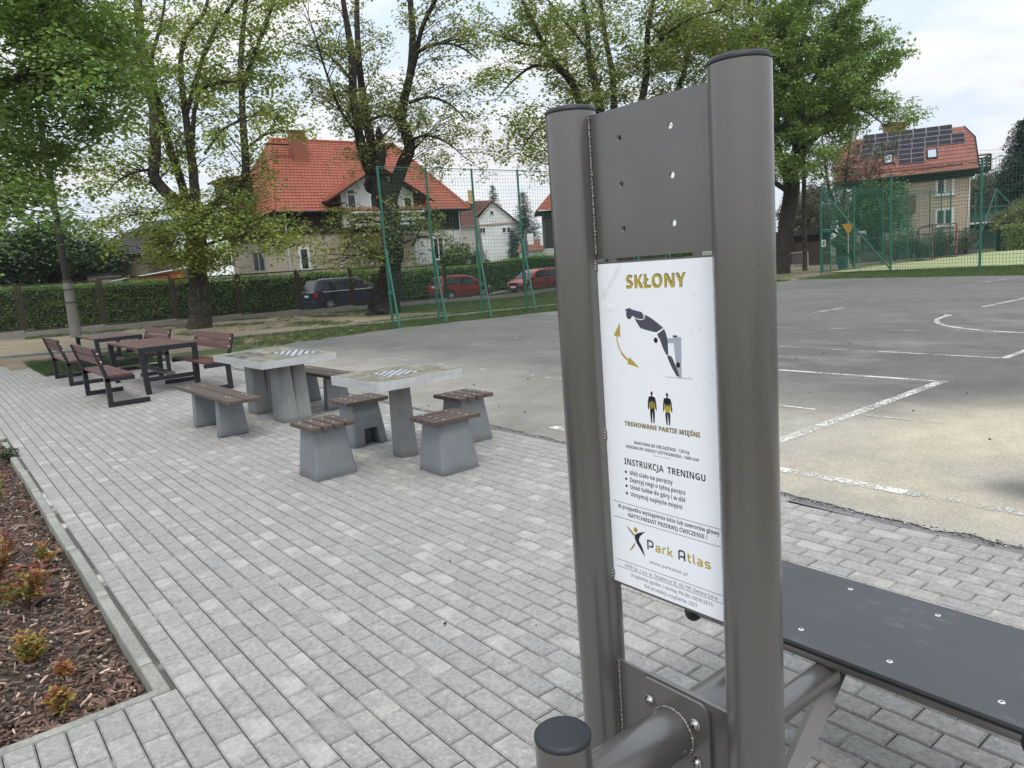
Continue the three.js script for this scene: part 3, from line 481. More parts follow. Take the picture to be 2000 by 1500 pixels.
  for (let i = 0; i < sp.count; i++) {
    const u = (sp.getX(i) + pw / 2) * 1000, v = (ph / 2 - sp.getY(i)) * 1000;      // millimetres from the left and the top
    const along = (u - 22) * 0.62 + (v - 55) * -0.0, d = (u - 70 + v * 0.78) / 1.27;
    const fade = sstep(2, 16, u) * (1 - sstep(48, 74, u)) * sstep(0, 6, v) * (1 - sstep(60, 86, v));
    let lift = 0.0042 * Math.exp(-d * d / 22) * sstep(8, 26, u) * (1 - sstep(66, 80, u)) * (1 - sstep(66, 84, v));
    lift += 0.0016 * Math.exp(-(Math.pow((u - 36) / 9, 2) + Math.pow((v - 98) / 3.5, 2)));
    sp.setZ(i, lift + fade * 0.0002);
  }
  sheetG.computeVertexNormals(); sheetG.rotateY(-Math.PI / 2); sheetG.translate(0.0009, (sy0 + sy1) / 2 + 0.001, (sz0 + sz1) / 2);
  const s = part('info_sheet', sheetG, phys({ color: 0xffffff, map: tex, roughness: 0.42 }), t); s.userData.label = 'white printed instruction sheet headed SKŁONY';
  // lower plate, flange and bolts
  part('lower_plate', box(0.008, 0.46, zN - zF - 2 * R + 0.014, 0.004, 0.385, (zN + zF) / 2), M.taupe, t);
  const fl = new THREE.Shape(), hw = 0.102, rc = 0.028, fy = 0.508, fz = 0.003; fl.moveTo(-hw + rc, -hw); fl.lineTo(hw - rc, -hw); fl.absarc(hw - rc, -hw + rc, rc, -Math.PI / 2, 0); fl.lineTo(hw, hw - rc); fl.absarc(hw - rc, hw - rc, rc, 0, Math.PI / 2); fl.lineTo(-hw + rc, hw); fl.absarc(-hw + rc, hw - rc, rc, Math.PI / 2, Math.PI); fl.lineTo(-hw, -hw + rc); fl.absarc(-hw + rc, -hw + rc, rc, Math.PI, Math.PI * 1.5);
  const flange = () => triUV(new THREE.ExtrudeGeometry(fl, { depth: 0.0075, bevelEnabled: true, bevelSize: 0.001, bevelThickness: 0.001, bevelSegments: 2, curveSegments: 12 })).rotateY(-Math.PI / 2);
  const f1 = part('flange', flange().translate(-0.0015, fy, fz), M.taupe, t); part('flange', flange().translate(0.0185, fy, fz), M.taupe, t);
  for (const dy of [0.0475, -0.0475]) for (const dz of [-0.066, 0.066]) {
    const head = new THREE.LatheGeometry([[0, 0.0072], [0.0042, 0.0072], [0.0046, 0.0069], [0.0078, 0.0052], [0.0098, 0.0022], [0.0102, 0], [0.0138, 0], [0.0138, -0.0022], [0, -0.0022]].map((q) => new THREE.Vector2(...q)).reverse(), 28).rotateZ(Math.PI / 2);
    const b = part('bolt', head.translate(-0.0125, fy + dy, fz + dz), M.steel, t);
    part('hex_socket', new THREE.CylinderGeometry(0.0036, 0.0036, 0.0006, 6).rotateZ(Math.PI / 2).translate(-0.0199, fy + dy, fz + dz), M.black, b);
  }
  const ring = (x, n = 110) => Array.from({ length: n }, (_, i) => V(x, fy + 0.0585 * Math.sin(i / n * 6.283), fz + 0.0585 * Math.cos(i / n * 6.283)));
  part('weld_seam', bead(ring(-0.012), 0.0046), M.weld, t); part('weld_seam', bead(ring(0.022), 0.0036), M.weld, t);
  // the side arm towards us with its capped stub post, and its mirror towards the bench
  const xa = -0.344;
  part('side_arm', rod(V(xa, fy, fz), V(-0.009, fy, fz), R, R, 64), M.taupe, t); post(xa, fz, 0.655, 'stub_post');
  const miter = Array.from({ length: 26 }, (_, i) => { const a = -0.2 + i / 25 * 3.54; return V(xa + R * Math.abs(Math.sin(a)) * 0.45 + 0.038, fy + R * 1.02 * Math.sin(a), fz + R * 1.02 * Math.cos(a)); }); part('weld_seam', bead(miter, 0.0042), M.weld, t);
  part('side_arm', rod(V(0.018, fy, fz), V(0.29, fy, fz), R, R, 64), M.taupe, t); post(0.29, fz, 0.655, 'stub_post');
  // bench: arm, rails with black end caps, brace and the dark board with its washers
  const yb = 0.45, x0 = 0.630, x1 = 1.127;
  part('bench_arm', rod(V(0.29, 0.368, fz), V(0.675, 0.366, fz), 0.0382, 0.0382, 48), M.taupe, t);
  part('brace', bar(V(0.33, 0.02, fz), V(0.72, 0.352, fz), 0.046, 0.046, 0.785), M.taupe, t);
  for (const x of [x0 + 0.022, x1 - 0.022]) { part('rail', rod(V(x, 0.4185, -0.44), V(x, 0.4185, 0.51), 0.0195, 0.0195, 36), M.taupe, t); for (const z of [-0.455, 0.525]) { const c = new THREE.SphereGeometry(0.036, 24, 16); c.scale(1, 1, 0.8); part('rail_cap', c.translate(x, 0.412, z), M.black, t); } }
  part('cross_rail', rod(V(x0 + 0.03, 0.415, -0.30), V(x1 - 0.03, 0.415, -0.30), 0.016, 0.016, 20), M.taupe, t);
  const bd = part('bench_board', cbox(x1 - x0, 0.012, 1.12, 0.002, (x0 + x1) / 2, yb - 0.006, 0.03), M.board, t); part('board_edge', box(x1 - x0 - 0.003, 0.009, 1.117, (x0 + x1) / 2, yb - 0.0165, 0.03), M.boardEdge, t);
  for (const [x, zs] of [[0.707, [-0.098, 0.165, 0.436]], [1.058, [-0.126, 0.147, 0.42]], [0.707, [-0.36]], [1.058, [-0.40]]]) for (const z of zs) { part('washer', new THREE.LatheGeometry([[0.0034, 0.0012], [0.0074, 0.0010], [0.0084, 0]].map((q) => new THREE.Vector2(...q)).reverse(), 24).translate(x, yb + 0.0003, z), M.zinc, bd); part('screw_head', new THREE.CylinderGeometry(0.0036, 0.0036, 0.0008, 12).translate(x, yb + 0.0008, z), M.black, bd); }
}

// ================================================================== concrete chess tables, stools and benches
{
  const boardTex = (second) => canvasTex(1024, 1024, (c) => {
    const im = c.createImageData(1024, 1024); for (let j = 0; j < 1024; j++) for (let i = 0; i < 1024; i++) { const n = fbm(i / 90, j / 90, second ? 5 : 2, 5), f = hash2(i, j, 12), st = sstep(0.50, 0.72, fbm(i / 60, j / 22, 44, 4)); const v = 0.80 + (f - 0.5) * 0.2 + (n - 0.5) * 0.5, o = (j * 1024 + i) * 4; im.data[o] = 160 * v - 24 * st; im.data[o + 1] = 154 * v - 22 * st; im.data[o + 2] = 136 * v - 32 * st; im.data[o + 3] = 255; }
    c.putImageData(im, 0, 0);
    const s = 51, ox = second ? 560 : 512 - 4 * s, oy = second ? 420 : 512 - 4 * s; c.fillStyle = 'rgba(38,42,46,0.88)'; c.fillRect(ox - 12, oy - 12, 8 * s + 24, 8 * s + 24);
    const r = rngOf(6); for (let a = 0; a < 8; a++) for (let b = 0; b < 8; b++) { const l = (a + b) & 1; const v = l ? 178 + r() * 26 : 62 + r() * 26; c.fillStyle = `rgb(${v | 0},${v + 4 | 0},${v + 8 | 0})`; c.fillRect(ox + a * s + 1, oy + b * s + 1, s - 2, s - 2); }
    if (second) { c.fillStyle = 'rgba(44,48,50,0.9)'; for (const [x, y, w, h] of [[60, 120, 120, 120], [60, 400, 120, 120], [330, 120, 120, 120], [330, 400, 120, 120], [210, 110, 90, 420], [60, 270, 400, 100]]) c.fillRect(x, y, w, h); c.fillStyle = 'rgba(150,150,140,0.9)'; for (let k = 0; k < 6; k++) { c.fillRect(235, 130 + k * 66, 40, 40); c.fillRect(80 + k * 62, 300, 40, 40); } }
  });
  const rimMat = std({ color: [0.66, 0.67, 0.685], roughness: 0.38, metalness: 0.45, map: texCoat });
  function chessTable(label, x0, x1, z0, z1, second) {
    const t = thing('chess_table', label, 'table', [(x0 + x1) / 2, 0, (z0 + z1) / 2], 0), w = x1 - x0, d = z1 - z0;
    const core = part('tabletop', box(w - 0.012, 0.07, d - 0.012, 0, 0.712, 0), M.concreteRaw, t);
    const face = new THREE.PlaneGeometry(w - 0.012, d - 0.012).rotateX(-Math.PI / 2); part('game_board', face.translate(0, 0.7492, 0), std({ color: 0xffffff, map: boardTex(second), roughness: 0.6 }), core);
    part('metal_rim', [box(w, 0.078, 0.006, 0, 0.712, d / 2), box(w, 0.078, 0.006, 0, 0.712, -d / 2), box(0.006, 0.078, d - 0.0061, w / 2, 0.712, 0), box(0.006, 0.078, d - 0.0061, -w / 2, 0.712, 0)], rimMat, t);
    // tapered octagonal-section legs
    const leg = (x, z, a, b) => { const g = new THREE.CylinderGeometry(0.5, 0.5, 1, 4, 1).rotateY(Math.PI / 4), k = Math.SQRT2, p = g.attributes.position; for (let i = 0; i < p.count; i++) { const f = p.getY(i) > 0 ? 0.90 : 1.08; p.setXYZ(i, p.getX(i) * k * a * f, (p.getY(i) + 0.5) * 0.677, p.getZ(i) * k * b * f); } g.computeVertexNormals(); part('leg', triUV(g.toNonIndexed().translate(x, 0, z)), M.concreteRaw, t); };
    if (second) { leg(-0.11, 0.50, 0.16, 0.30); leg(0.06, 0.50, 0.16, 0.30); leg(-0.11, -0.38, 0.16, 0.28); leg(0.06, -0.38, 0.16, 0.28); } else leg(0.02, 0.0, 0.15, 0.15);
    return t;
  }
  chessTable('nearer concrete chess table with metal rim and one square leg among four stools', 2.745, 3.575, -6.12, -5.285, false);
  chessTable('farther concrete game table with metal rim and four leg slabs between two plank benches', 2.82, 3.70, -9.75, -8.045, true);
  function stool(label, x, z, turned, mouth) {
    const t = thing('stool', label, 'stool', [x, 0, z], turned ? Math.PI / 2 : 0, 'concrete stools around the nearer chess table');
    const w0 = 0.185, w1 = 0.142, h = 0.41, r0 = 0.03, ring = (w, y) => { const o = []; for (let k = 0; k < 4; k++) for (let i = 0; i <= 4; i++) { const a = (k + i / 4) * Math.PI / 2, cx = (k === 0 || k === 3 ? 1 : -1) * (w - r0), cz = (k < 2 ? 1 : -1) * (w - r0); o.push(V(cx + r0 * Math.cos(a), y, cz + r0 * Math.sin(a))); } return o; };
    const lo = ring(w0, 0), hi = ring(w1, h), P = []; for (let i = 0; i < lo.length; i++) { const k = (i + 1) % lo.length; for (const p of [lo[i], hi[i], hi[k], lo[i], hi[k], lo[k]]) P.push(p.x, p.y, p.z); P.push(0, h, 0, hi[k].x, h, hi[k].z, hi[i].x, h, hi[i].z); P.push(0, 0.001, 0, lo[i].x, 0, lo[i].z, lo[k].x, 0, lo[k].z); }
    let g = triUV(raw(P));
    if (mouth) { const ev = new Evaluator(); ev.attributes = ['position', 'normal', 'uv']; const a = new Brush(g), m = extr([[-0.095, -0.05], [0.075, -0.05], [0.06, 0.165], [-0.078, 0.165]], 0.3); const b = new Brush(m); b.rotation.y = Math.PI / 2; b.position.set(-0.16, 0, 0.005); b.updateMatrixWorld(); a.updateMatrixWorld(); g = triUV(ev.evaluate(a, b, SUBTRACTION).geometry.clone()); }
    part('base', g, M.concretePaint, t);
    for (let k = 0; k < 4; k++) { const s = part('slat', cbox(0.082, 0.034, 0.445, 0.004, -0.15 + k * 0.1, h + 0.0175, 0), M.woodBrown, t); for (const z of [-0.11, 0.11]) part('screw', new THREE.SphereGeometry(0.008, 8, 6).scale(1, 0.35, 1).translate(-0.15 + k * 0.1, h + 0.0347, z), M.zinc, s); }
    return t;
  }
  stool('nearest stool to the mulch bed, left front of the chess table', 2.45, -5.735, false);
  stool('stool right in front of the chess table, closest to the exercise pylon', 3.185, -5.01, true);
  stool('stool with a dark opening at its foot, behind the chess table leg', 3.18, -6.52, true, true);
  stool('stool standing at the asphalt edge, right of the chess table', 3.86, -5.72, false);
  function plankBench(label, x0, x1, z0, z1) {
    const t = thing('plank_bench', label, 'bench', [(x0 + x1) / 2, 0, (z0 + z1) / 2], 0, 'plank benches at the farther game table'), d = z1 - z0;
    for (const s of [-1, 1]) { const pl = part('plank', cbox(0.162, 0.038, d, 0.005, s * 0.088, 0.431, 0), M.woodBrown, t); for (const zz of [-0.36, -0.30, 0.30, 0.36]) part('screw', new THREE.SphereGeometry(0.010, 8, 6).scale(1, 0.35, 1).translate(s * 0.088 + (zz > 0 ? 0.03 : -0.03), 0.4505, zz * d / 1.05), M.zinc, pl); }
    for (const s of [-1, 1]) { const z = s * 0.44, g = extr([[-0.155, 0], [0.165, 0], [0.128, 0.395], [-0.128, 0.395]], 0.11, 0.012).translate(0, 0, z); part('support', g, M.concretePaint, t); part('bracket', box(0.2, 0.014, 0.12, 0, 0.403, z), M.zinc, t); }
    return t;
  }
  plankBench('dark two plank bench on concrete slabs left of the farther game table', 2.275, 2.635, -9.62, -7.60);
  plankBench('reddish two plank bench on concrete slabs behind the two game tables', 3.70, 4.06, -9.72, -8.28);
}

// ================================================================== black steel picnic sets
{
  function picnicTable(label, x0, x1, z0, z1) {
    const t = thing('picnic_table', label, 'table', [(x0 + x1) / 2, 0, (z0 + z1) / 2], 0, 'wooden tables with black frames'), w = x1 - x0, d = z1 - z0;
    for (let k = 0; k < 7; k++) part('slat', cbox(w / 7 - 0.012, 0.036, d - 0.12, 0.004, -w / 2 + (k + 0.5) * w / 7, 0.733, 0), M.woodRed, t);
    const q = 0.06; for (const s of [-1, 1]) { const z = s * (d / 2 - 0.03); part('top_rail', cbox(w, 0.078, q, 0.004, 0, 0.710, z), M.black, t); for (const u of [-1, 1]) part('leg', bar(V(u * (w / 2 - 0.04), 0.67, z), V(u * (w / 2 - 0.07), 0, z), 0.08, q), M.black, t); part('low_rail', cbox(w - 0.22, 0.065, q, 0.004, 0, 0.235, z), M.black, t); }
    part('foot_plank', cbox(0.13, 0.034, d - 0.12, 0.004, 0.0, 0.286, 0), M.woodGrey, t);
    return t;
  }
  picnicTable('nearer picnic table of red brown slats on a black frame beside the game tables', 2.57, 3.46, -15.2, -12.75);
  picnicTable('farther picnic table of red brown slats on a black frame by the lawn patch', 2.66, 3.56, -19.42, -17.05);
  function backBench(label, x, z, face) {                             // face +1: seat reaches towards +x
    const t = thing('bench', label, 'bench', [x, 0, z], face > 0 ? 0 : Math.PI, 'slatted benches with black frames at the picnic tables'), d = 1.94;
    for (const s of [-1, 1]) { const zz = s * (d / 2 - 0.03); const f = part('side_frame', [cbox(0.56, 0.07, 0.06, 0.004, 0.28, 0.036, zz), cbox(0.07, 0.36, 0.06, 0.004, 0.036, 0.245, zz), cbox(0.40, 0.06, 0.06, 0.004, 0.2, 0.398, zz), bar(V(0.034, 0.415, zz), V(-0.088, 0.865, zz), 0.05, 0.055)], M.black, t); part('bolt', [new THREE.SphereGeometry(0.012, 8, 6).translate(-0.04, 0.79, zz + s * 0.03), new THREE.SphereGeometry(0.012, 8, 6).translate(-0.012, 0.67, zz + s * 0.03)], M.zinc, f); }
    for (let k = 0; k < 3; k++) part('seat_slat', cbox(0.112, 0.034, d - 0.02, 0.004, 0.085 + k * 0.122, 0.446, 0), M.woodRed, t);
    for (let k = 0; k < 2; k++) part('back_slat', cbox(0.034, 0.118, d, 0.004, -0.022 - k * 0.036, 0.68 + k * 0.133, 0, 0, 0, 0.265), M.woodRed, t);
    return t;
  }
  backBench('bench with red brown back nearest to us, left of the nearer picnic table', 1.915, -12.92, 1);
  backBench('bench farthest left, with red brown back, beside the lawn patch', 1.945, -16.72, 1);
  backBench('bench with wide red brown back facing us, right of the nearer picnic table', 3.705, -12.92, -1);
  backBench('small looking bench behind the nearer picnic table, backed by the big trunk', 3.70, -16.62, -1);
}

// ================================================================== foliage
function leafCluster(seed, n, rad, len, wid, droop, flat = 0.6) {      // n folded leaves spread through a small volume
  const r = rngOf(seed), P = [];
  for (let i = 0; i < n; i++) {
    const c = V((r() - 0.5) * 2 * rad, (r() - 0.5) * 2 * rad * flat, (r() - 0.5) * 2 * rad), az = r() * 6.283, el = -droop * (0.3 + r()) + (r() - 0.5) * 0.7, s = 0.7 + 0.6 * r();
    const d = V(Math.cos(az) * Math.cos(el), Math.sin(el), Math.sin(az) * Math.cos(el)), side = V(-Math.sin(az), (r() - 0.5) * 0.9, Math.cos(az)).normalize(), up = side.clone().cross(d).normalize();
    const a = c, b = c.clone().addScaledVector(d, len * s), m = c.clone().addScaledVector(d, len * s * 0.42), f = wid * s * 0.22;
    const n = c.clone().addScaledVector(d, len * s * 0.76), L = m.clone().addScaledVector(side, wid * s * 0.5).addScaledVector(up, f), R = m.clone().addScaledVector(side, -wid * s * 0.5).addScaledVector(up, f), L2 = n.clone().addScaledVector(side, wid * s * 0.36).addScaledVector(up, f * 0.7), R2 = n.clone().addScaledVector(side, -wid * s * 0.36).addScaledVector(up, f * 0.7);
    for (const q of [a, L, L2, a, L2, b, a, b, R2, a, R2, R]) P.push(q.x, q.y, q.z);
  }
  return raw(P);
}
const leafMats = new Map();
function leafMat(trans = 0.35) { if (!leafMats.has(trans)) leafMats.set(trans, phys({ color: 0xffffff, roughness: 0.75, transmission: trans, thickness: 0, side: THREE.DoubleSide })); return leafMats.get(trans); }
function scatter(name, spots, geo, rgb, parent, seed, smin = 0.7, smax = 1.3, vary = 0.3, trans = 0.35) {   // spots: Vector3, optional .shade
  const r = rngOf(seed), im = new THREE.InstancedMesh(geo, leafMat(trans), spots.length), m = new THREE.Matrix4(), q = new THREE.Quaternion(), e = new THREE.Euler(), c = new THREE.Color();
  spots.forEach((p, i) => {
    e.set((r() - 0.5) * 0.7, r() * 6.283, (r() - 0.5) * 0.7); q.setFromEuler(e); const s = lerp(smin, smax, r());
    m.compose(p, q, V(s, s, s)); im.setMatrixAt(i, m);
    const v = 1 + (r() - 0.5) * 2 * vary, w = (r() - 0.5) * 0.28; c.setRGB(rgb[0] * v * (1 + w), rgb[1] * v, rgb[2] * v * (1 - w)); im.setColorAt(i, c);
  });
  im.name = name; im.userData.kind = 'stuff'; shade(im); parent.add(im); return im;
}
// A tree grown from its measured trunk and limbs. Points: [px, py, dz, radius] at depth d + dz along the line of sight.
function tree(o) {
  const r = rngOf(o.seed), base = o.base, t = thing('tree', o.label, 'tree', base, 0, o.group);
  const local = (q) => at(q[0], q[1], o.d + q[2]).sub(base);
  const spots = [], twigs = [];
  const branch = (p0, dir, len, rad, level) => {
    const pts = [p0], n = level === 2 ? 5 : 3; let d = dir.clone().normalize(), p = p0;
    const bend = V(r() - 0.5, 0, r() - 0.5).multiplyScalar(0.5);
    for (let i = 1; i < n; i++) { d = d.clone().add(V((r() - 0.5) * 0.35 + bend.x * 0.3, (i < n / 2 ? o.lift ?? 0.05 : -(o.droop ?? 0.22)) + (r() - 0.5) * 0.25, (r() - 0.5) * 0.35 + bend.z * 0.3)).normalize(); p = p.clone().addScaledVector(d, len / (n - 1)); pts.push(p); }
    const segs = level === 2 ? 5 : 3, N = pts.length - 1;
    for (let i = 0; i < N; i++) twigs.push(rod(pts[i], pts[i + 1], rad * (1 - 0.8 * i / N), rad * (1 - 0.8 * (i + 1) / N), segs, true));
    const along = (u) => { const f = u * N, k = Math.min(Math.floor(f), N - 1); return pts[k].clone().lerp(pts[k + 1], f - k); };
    if (level === 2) {
      const m = Math.max(2, Math.round(len / (o.twigGap ?? 0.34)));
      for (let i = 0; i < m; i++) { const u = lerp(0.22, 1, (i + r() * 0.6) / m); const tan = pts[Math.min(N, Math.floor(u * N) + 1)].clone().sub(pts[Math.floor(Math.min(u, 0.99) * N)]).normalize(); const w = V(r() - 0.5, (r() - 0.5) * 0.7, r() - 0.5).normalize(); branch(along(u), tan.multiplyScalar(0.75).add(w.multiplyScalar(0.95)), (o.twig ?? 0.75) * (0.5 + r() * 0.8), Math.max(0.005, rad * 0.35), 3); }
      spots.push(along(1));
    } else for (let i = 0; i < (o.perTwig ?? 3); i++) if (r() < (o.leafy ?? 1)) spots.push(along(lerp(0.25, 1.05, (i + r()) / (o.perTwig ?? 3))).add(V((r() - 0.5) * 0.18, (r() - 0.5) * 0.18, (r() - 0.5) * 0.18)));
  };
  const trunkPts = o.trunk.map(local); trunkPts[0].y = Math.min(trunkPts[0].y, -0.15);
  const tr = part('trunk', limbTube(trunkPts, o.trunk.map((q) => q[3]), 20, o.lumpy ?? 0.35, o.seed), o.barkMat ?? M.bark, t);
  const axis = V(trunkPts.at(-1).x, 0, trunkPts.at(-1).z);
  for (const L of o.limbs) {
    const pts = L.map(local), rad = L.map((q) => q[3]); part('limb', limbTube(pts, rad, 10, 0.22, o.seed + pts.length), o.barkMat ?? M.bark, t);
    const curve = new THREE.CatmullRomCurve3(pts), len = curve.getLength(), n = Math.round(len / (o.gap ?? 0.42));
    for (let i = 0; i < n; i++) {
      const u = lerp(o.from ?? 0.16, 1, (i + r() * 0.8) / n), p = curve.getPoint(Math.min(u, 1)), tan = curve.getTangent(Math.min(u, 1));
      const a = r() * 6.283, s = V(Math.cos(a), 0, Math.sin(a)), out = p.clone().setY(0).sub(axis); if (out.length() > 0.01) s.addScaledVector(out.normalize(), 0.55);
      const dir = s.normalize().multiplyScalar(1).addScaledVector(tan, 0.5).add(V(0, 0.1 + 0.35 * r(), 0));
      branch(p, dir, (o.reach ?? 2.1) * (0.45 + 0.75 * r()) * (1 - 0.35 * u), Math.max(0.012, 0.026 * (1.2 - 0.5 * u)), 2);
    }
    spots.push(pts.at(-1));
  }
  for (const q of o.extra ?? []) { const [px, py, dz, dx, n, len] = q, p = local([px, py, dz]); for (let i = 0; i < n; i++) { const a = r() * 6.283; branch(p.clone().add(V((r() - 0.5) * dx, (r() - 0.5) * dx * 0.6, (r() - 0.5) * dx)), V(Math.cos(a), (r() - 0.5) * 0.5 + 0.1, Math.sin(a)), len * (0.5 + r() * 0.7), 0.016, 2); } }
  const tw = part('twigs', twigs, o.barkMat ?? M.bark, t); tw.userData.kind = 'stuff';
  const cl = leafCluster(o.seed, o.per ?? 7, o.spread ?? 0.2, o.leaf ?? 0.085, (o.leaf ?? 0.085) * 0.72, 0.5);
  scatter('crown', spots, cl, o.rgb, t, o.seed + 1, 0.75, 1.3, o.vary ?? 0.3, o.trans ?? 0.5);
  return t;
}
const G = (x, z) => V(x, groundAt(x, z), z);
const lindens = 'trees along the wire fence';
tree({ seed: 101, label: 'lime tree with several tall stems in front of the fence, behind the picnic benches', group: undefined, leafy: 0.74, d: 28.7, base: G(8.34, -30.06), rgb: [0.300, 0.370, 0.045], leaf: 0.125, per: 8, reach: 2.2, gap: 0.33, barkMat: M.barkPale, spread: 0.24,
  trunk: [[391, 641, 0, 0.50], [391, 618, 0, 0.40], [388, 560, 0, 0.355], [385, 500, 0, 0.34], [381, 440, 0, 0.36], [376, 410, 0, 0.33]],
  limbs: [
    [[378, 425, 0, 0.27], [353, 402, -0.2, 0.235], [318, 370, -0.5, 0.22], [301, 343, -0.6, 0.205], [303, 304, -0.7, 0.20], [301, 210, -0.6, 0.19], [290, 147, -0.4, 0.18], [276, 87, 0, 0.175], [269, 0, 0.4, 0.16], [262, -120, 0.8, 0.11], [250, -240, 1.2, 0.04]],
    [[366, 405, 0.2, 0.17], [354, 355, 0.5, 0.165], [336, 305, 0.6, 0.15], [316, 232, 0.4, 0.135], [307, 190, 0.1, 0.12], [296, 120, 0.6, 0.09], [316, 40, 1.4, 0.06], [330, -60, 2.2, 0.03]],
    [[381, 420, 0, 0.24], [380, 372, 0, 0.20], [377, 332, 0.1, 0.165], [367, 262, 0.2, 0.145], [359, 196, 0.4, 0.125], [353, 115, 0.6, 0.10], [367, 63, 0.8, 0.085], [392, 35, 0.9, 0.075], [406, 0, 1.0, 0.065], [420, -90, 1.3, 0.03]],
    [[363, 225, 0.3, 0.10], [376, 180, 0.1, 0.098], [388, 140, -0.2, 0.09], [399, 105, -0.4, 0.085], [423, 52, -0.7, 0.075], [458, 0, -1.1, 0.06], [500, -90, -1.5, 0.025]],
    [[376, 290, 0.1, 0.09], [381, 210, -0.3, 0.08], [395, 175, -0.5, 0.07], [420, 163, -0.7, 0.06], [463, 161, -1.1, 0.045], [505, 180, -1.6, 0.02]],
    [[388, 430, 0, 0.19], [418, 400, -0.6, 0.17], [452, 376, -1.2, 0.155], [478, 345, -1.5, 0.15], [478, 297, -1.6, 0.135], [474, 230, -1.6, 0.125], [472, 172, -1.5, 0.115], [470, 120, -1.4, 0.10], [476, 45, -1.2, 0.085], [481, 0, -1.0, 0.07], [486, -110, -0.8, 0.03]],
    [[474, 170, -1.5, 0.09], [484, 140, -1.8, 0.085], [497, 105, -2.0, 0.08], [518, 52, -2.3, 0.065], [535, 0, -2.6, 0.05], [552, -60, -2.9, 0.025]],
    [[289, 140, -0.4, 0.09], [273, 101, -0.8, 0.08], [245, 70, -1.2, 0.07], [210, 28, -1.8, 0.055], [189, 0, -2.2, 0.04], [160, -40, -2.6, 0.02]],
    [[292, 158, -0.4, 0.075], [270, 138, 0, 0.065], [245, 122, 0.5, 0.055], [206, 105, 1.2, 0.035], [180, 112, 1.7, 0.015]],
    [[300, 330, -0.6, 0.06], [270, 335, -1.2, 0.045], [235, 350, -1.9, 0.03], [205, 380, -2.6, 0.012]],
    [[352, 400, -0.2, 0.06], [305, 415, -1.0, 0.045], [260, 420, -1.8, 0.03], [225, 435, -2.4, 0.012]],
    [[396, 480, 0, 0.07], [450, 465, -1.0, 0.05], [505, 470, -1.8, 0.03], [555, 490, -2.4, 0.012]],
    [[400, 300, 1.0, 0.06], [440, 250, 2.0, 0.05], [505, 225, 2.8, 0.035], [570, 240, 3.4, 0.015]],
    [[482, 290, -1.6, 0.05], [520, 262, -2.1, 0.04], [560, 260, -2.6, 0.015]]],
  extra: [[390, 505, -0.5, 1.5, 26, 1.3], [420, 455, -0.8, 1.6, 24, 1.4], [390, 430, -0.7, 1.3, 22, 1.2], [455, 410, -1.4, 1.5, 20, 1.3], [330, 480, -1.0, 1.6, 18, 1.4], [270, 470, -1.6, 1.4, 13, 1.4], [500, 455, -1.8, 1.3, 12, 1.3], [300, 400, -1.2, 1.4, 8, 1.4]] });
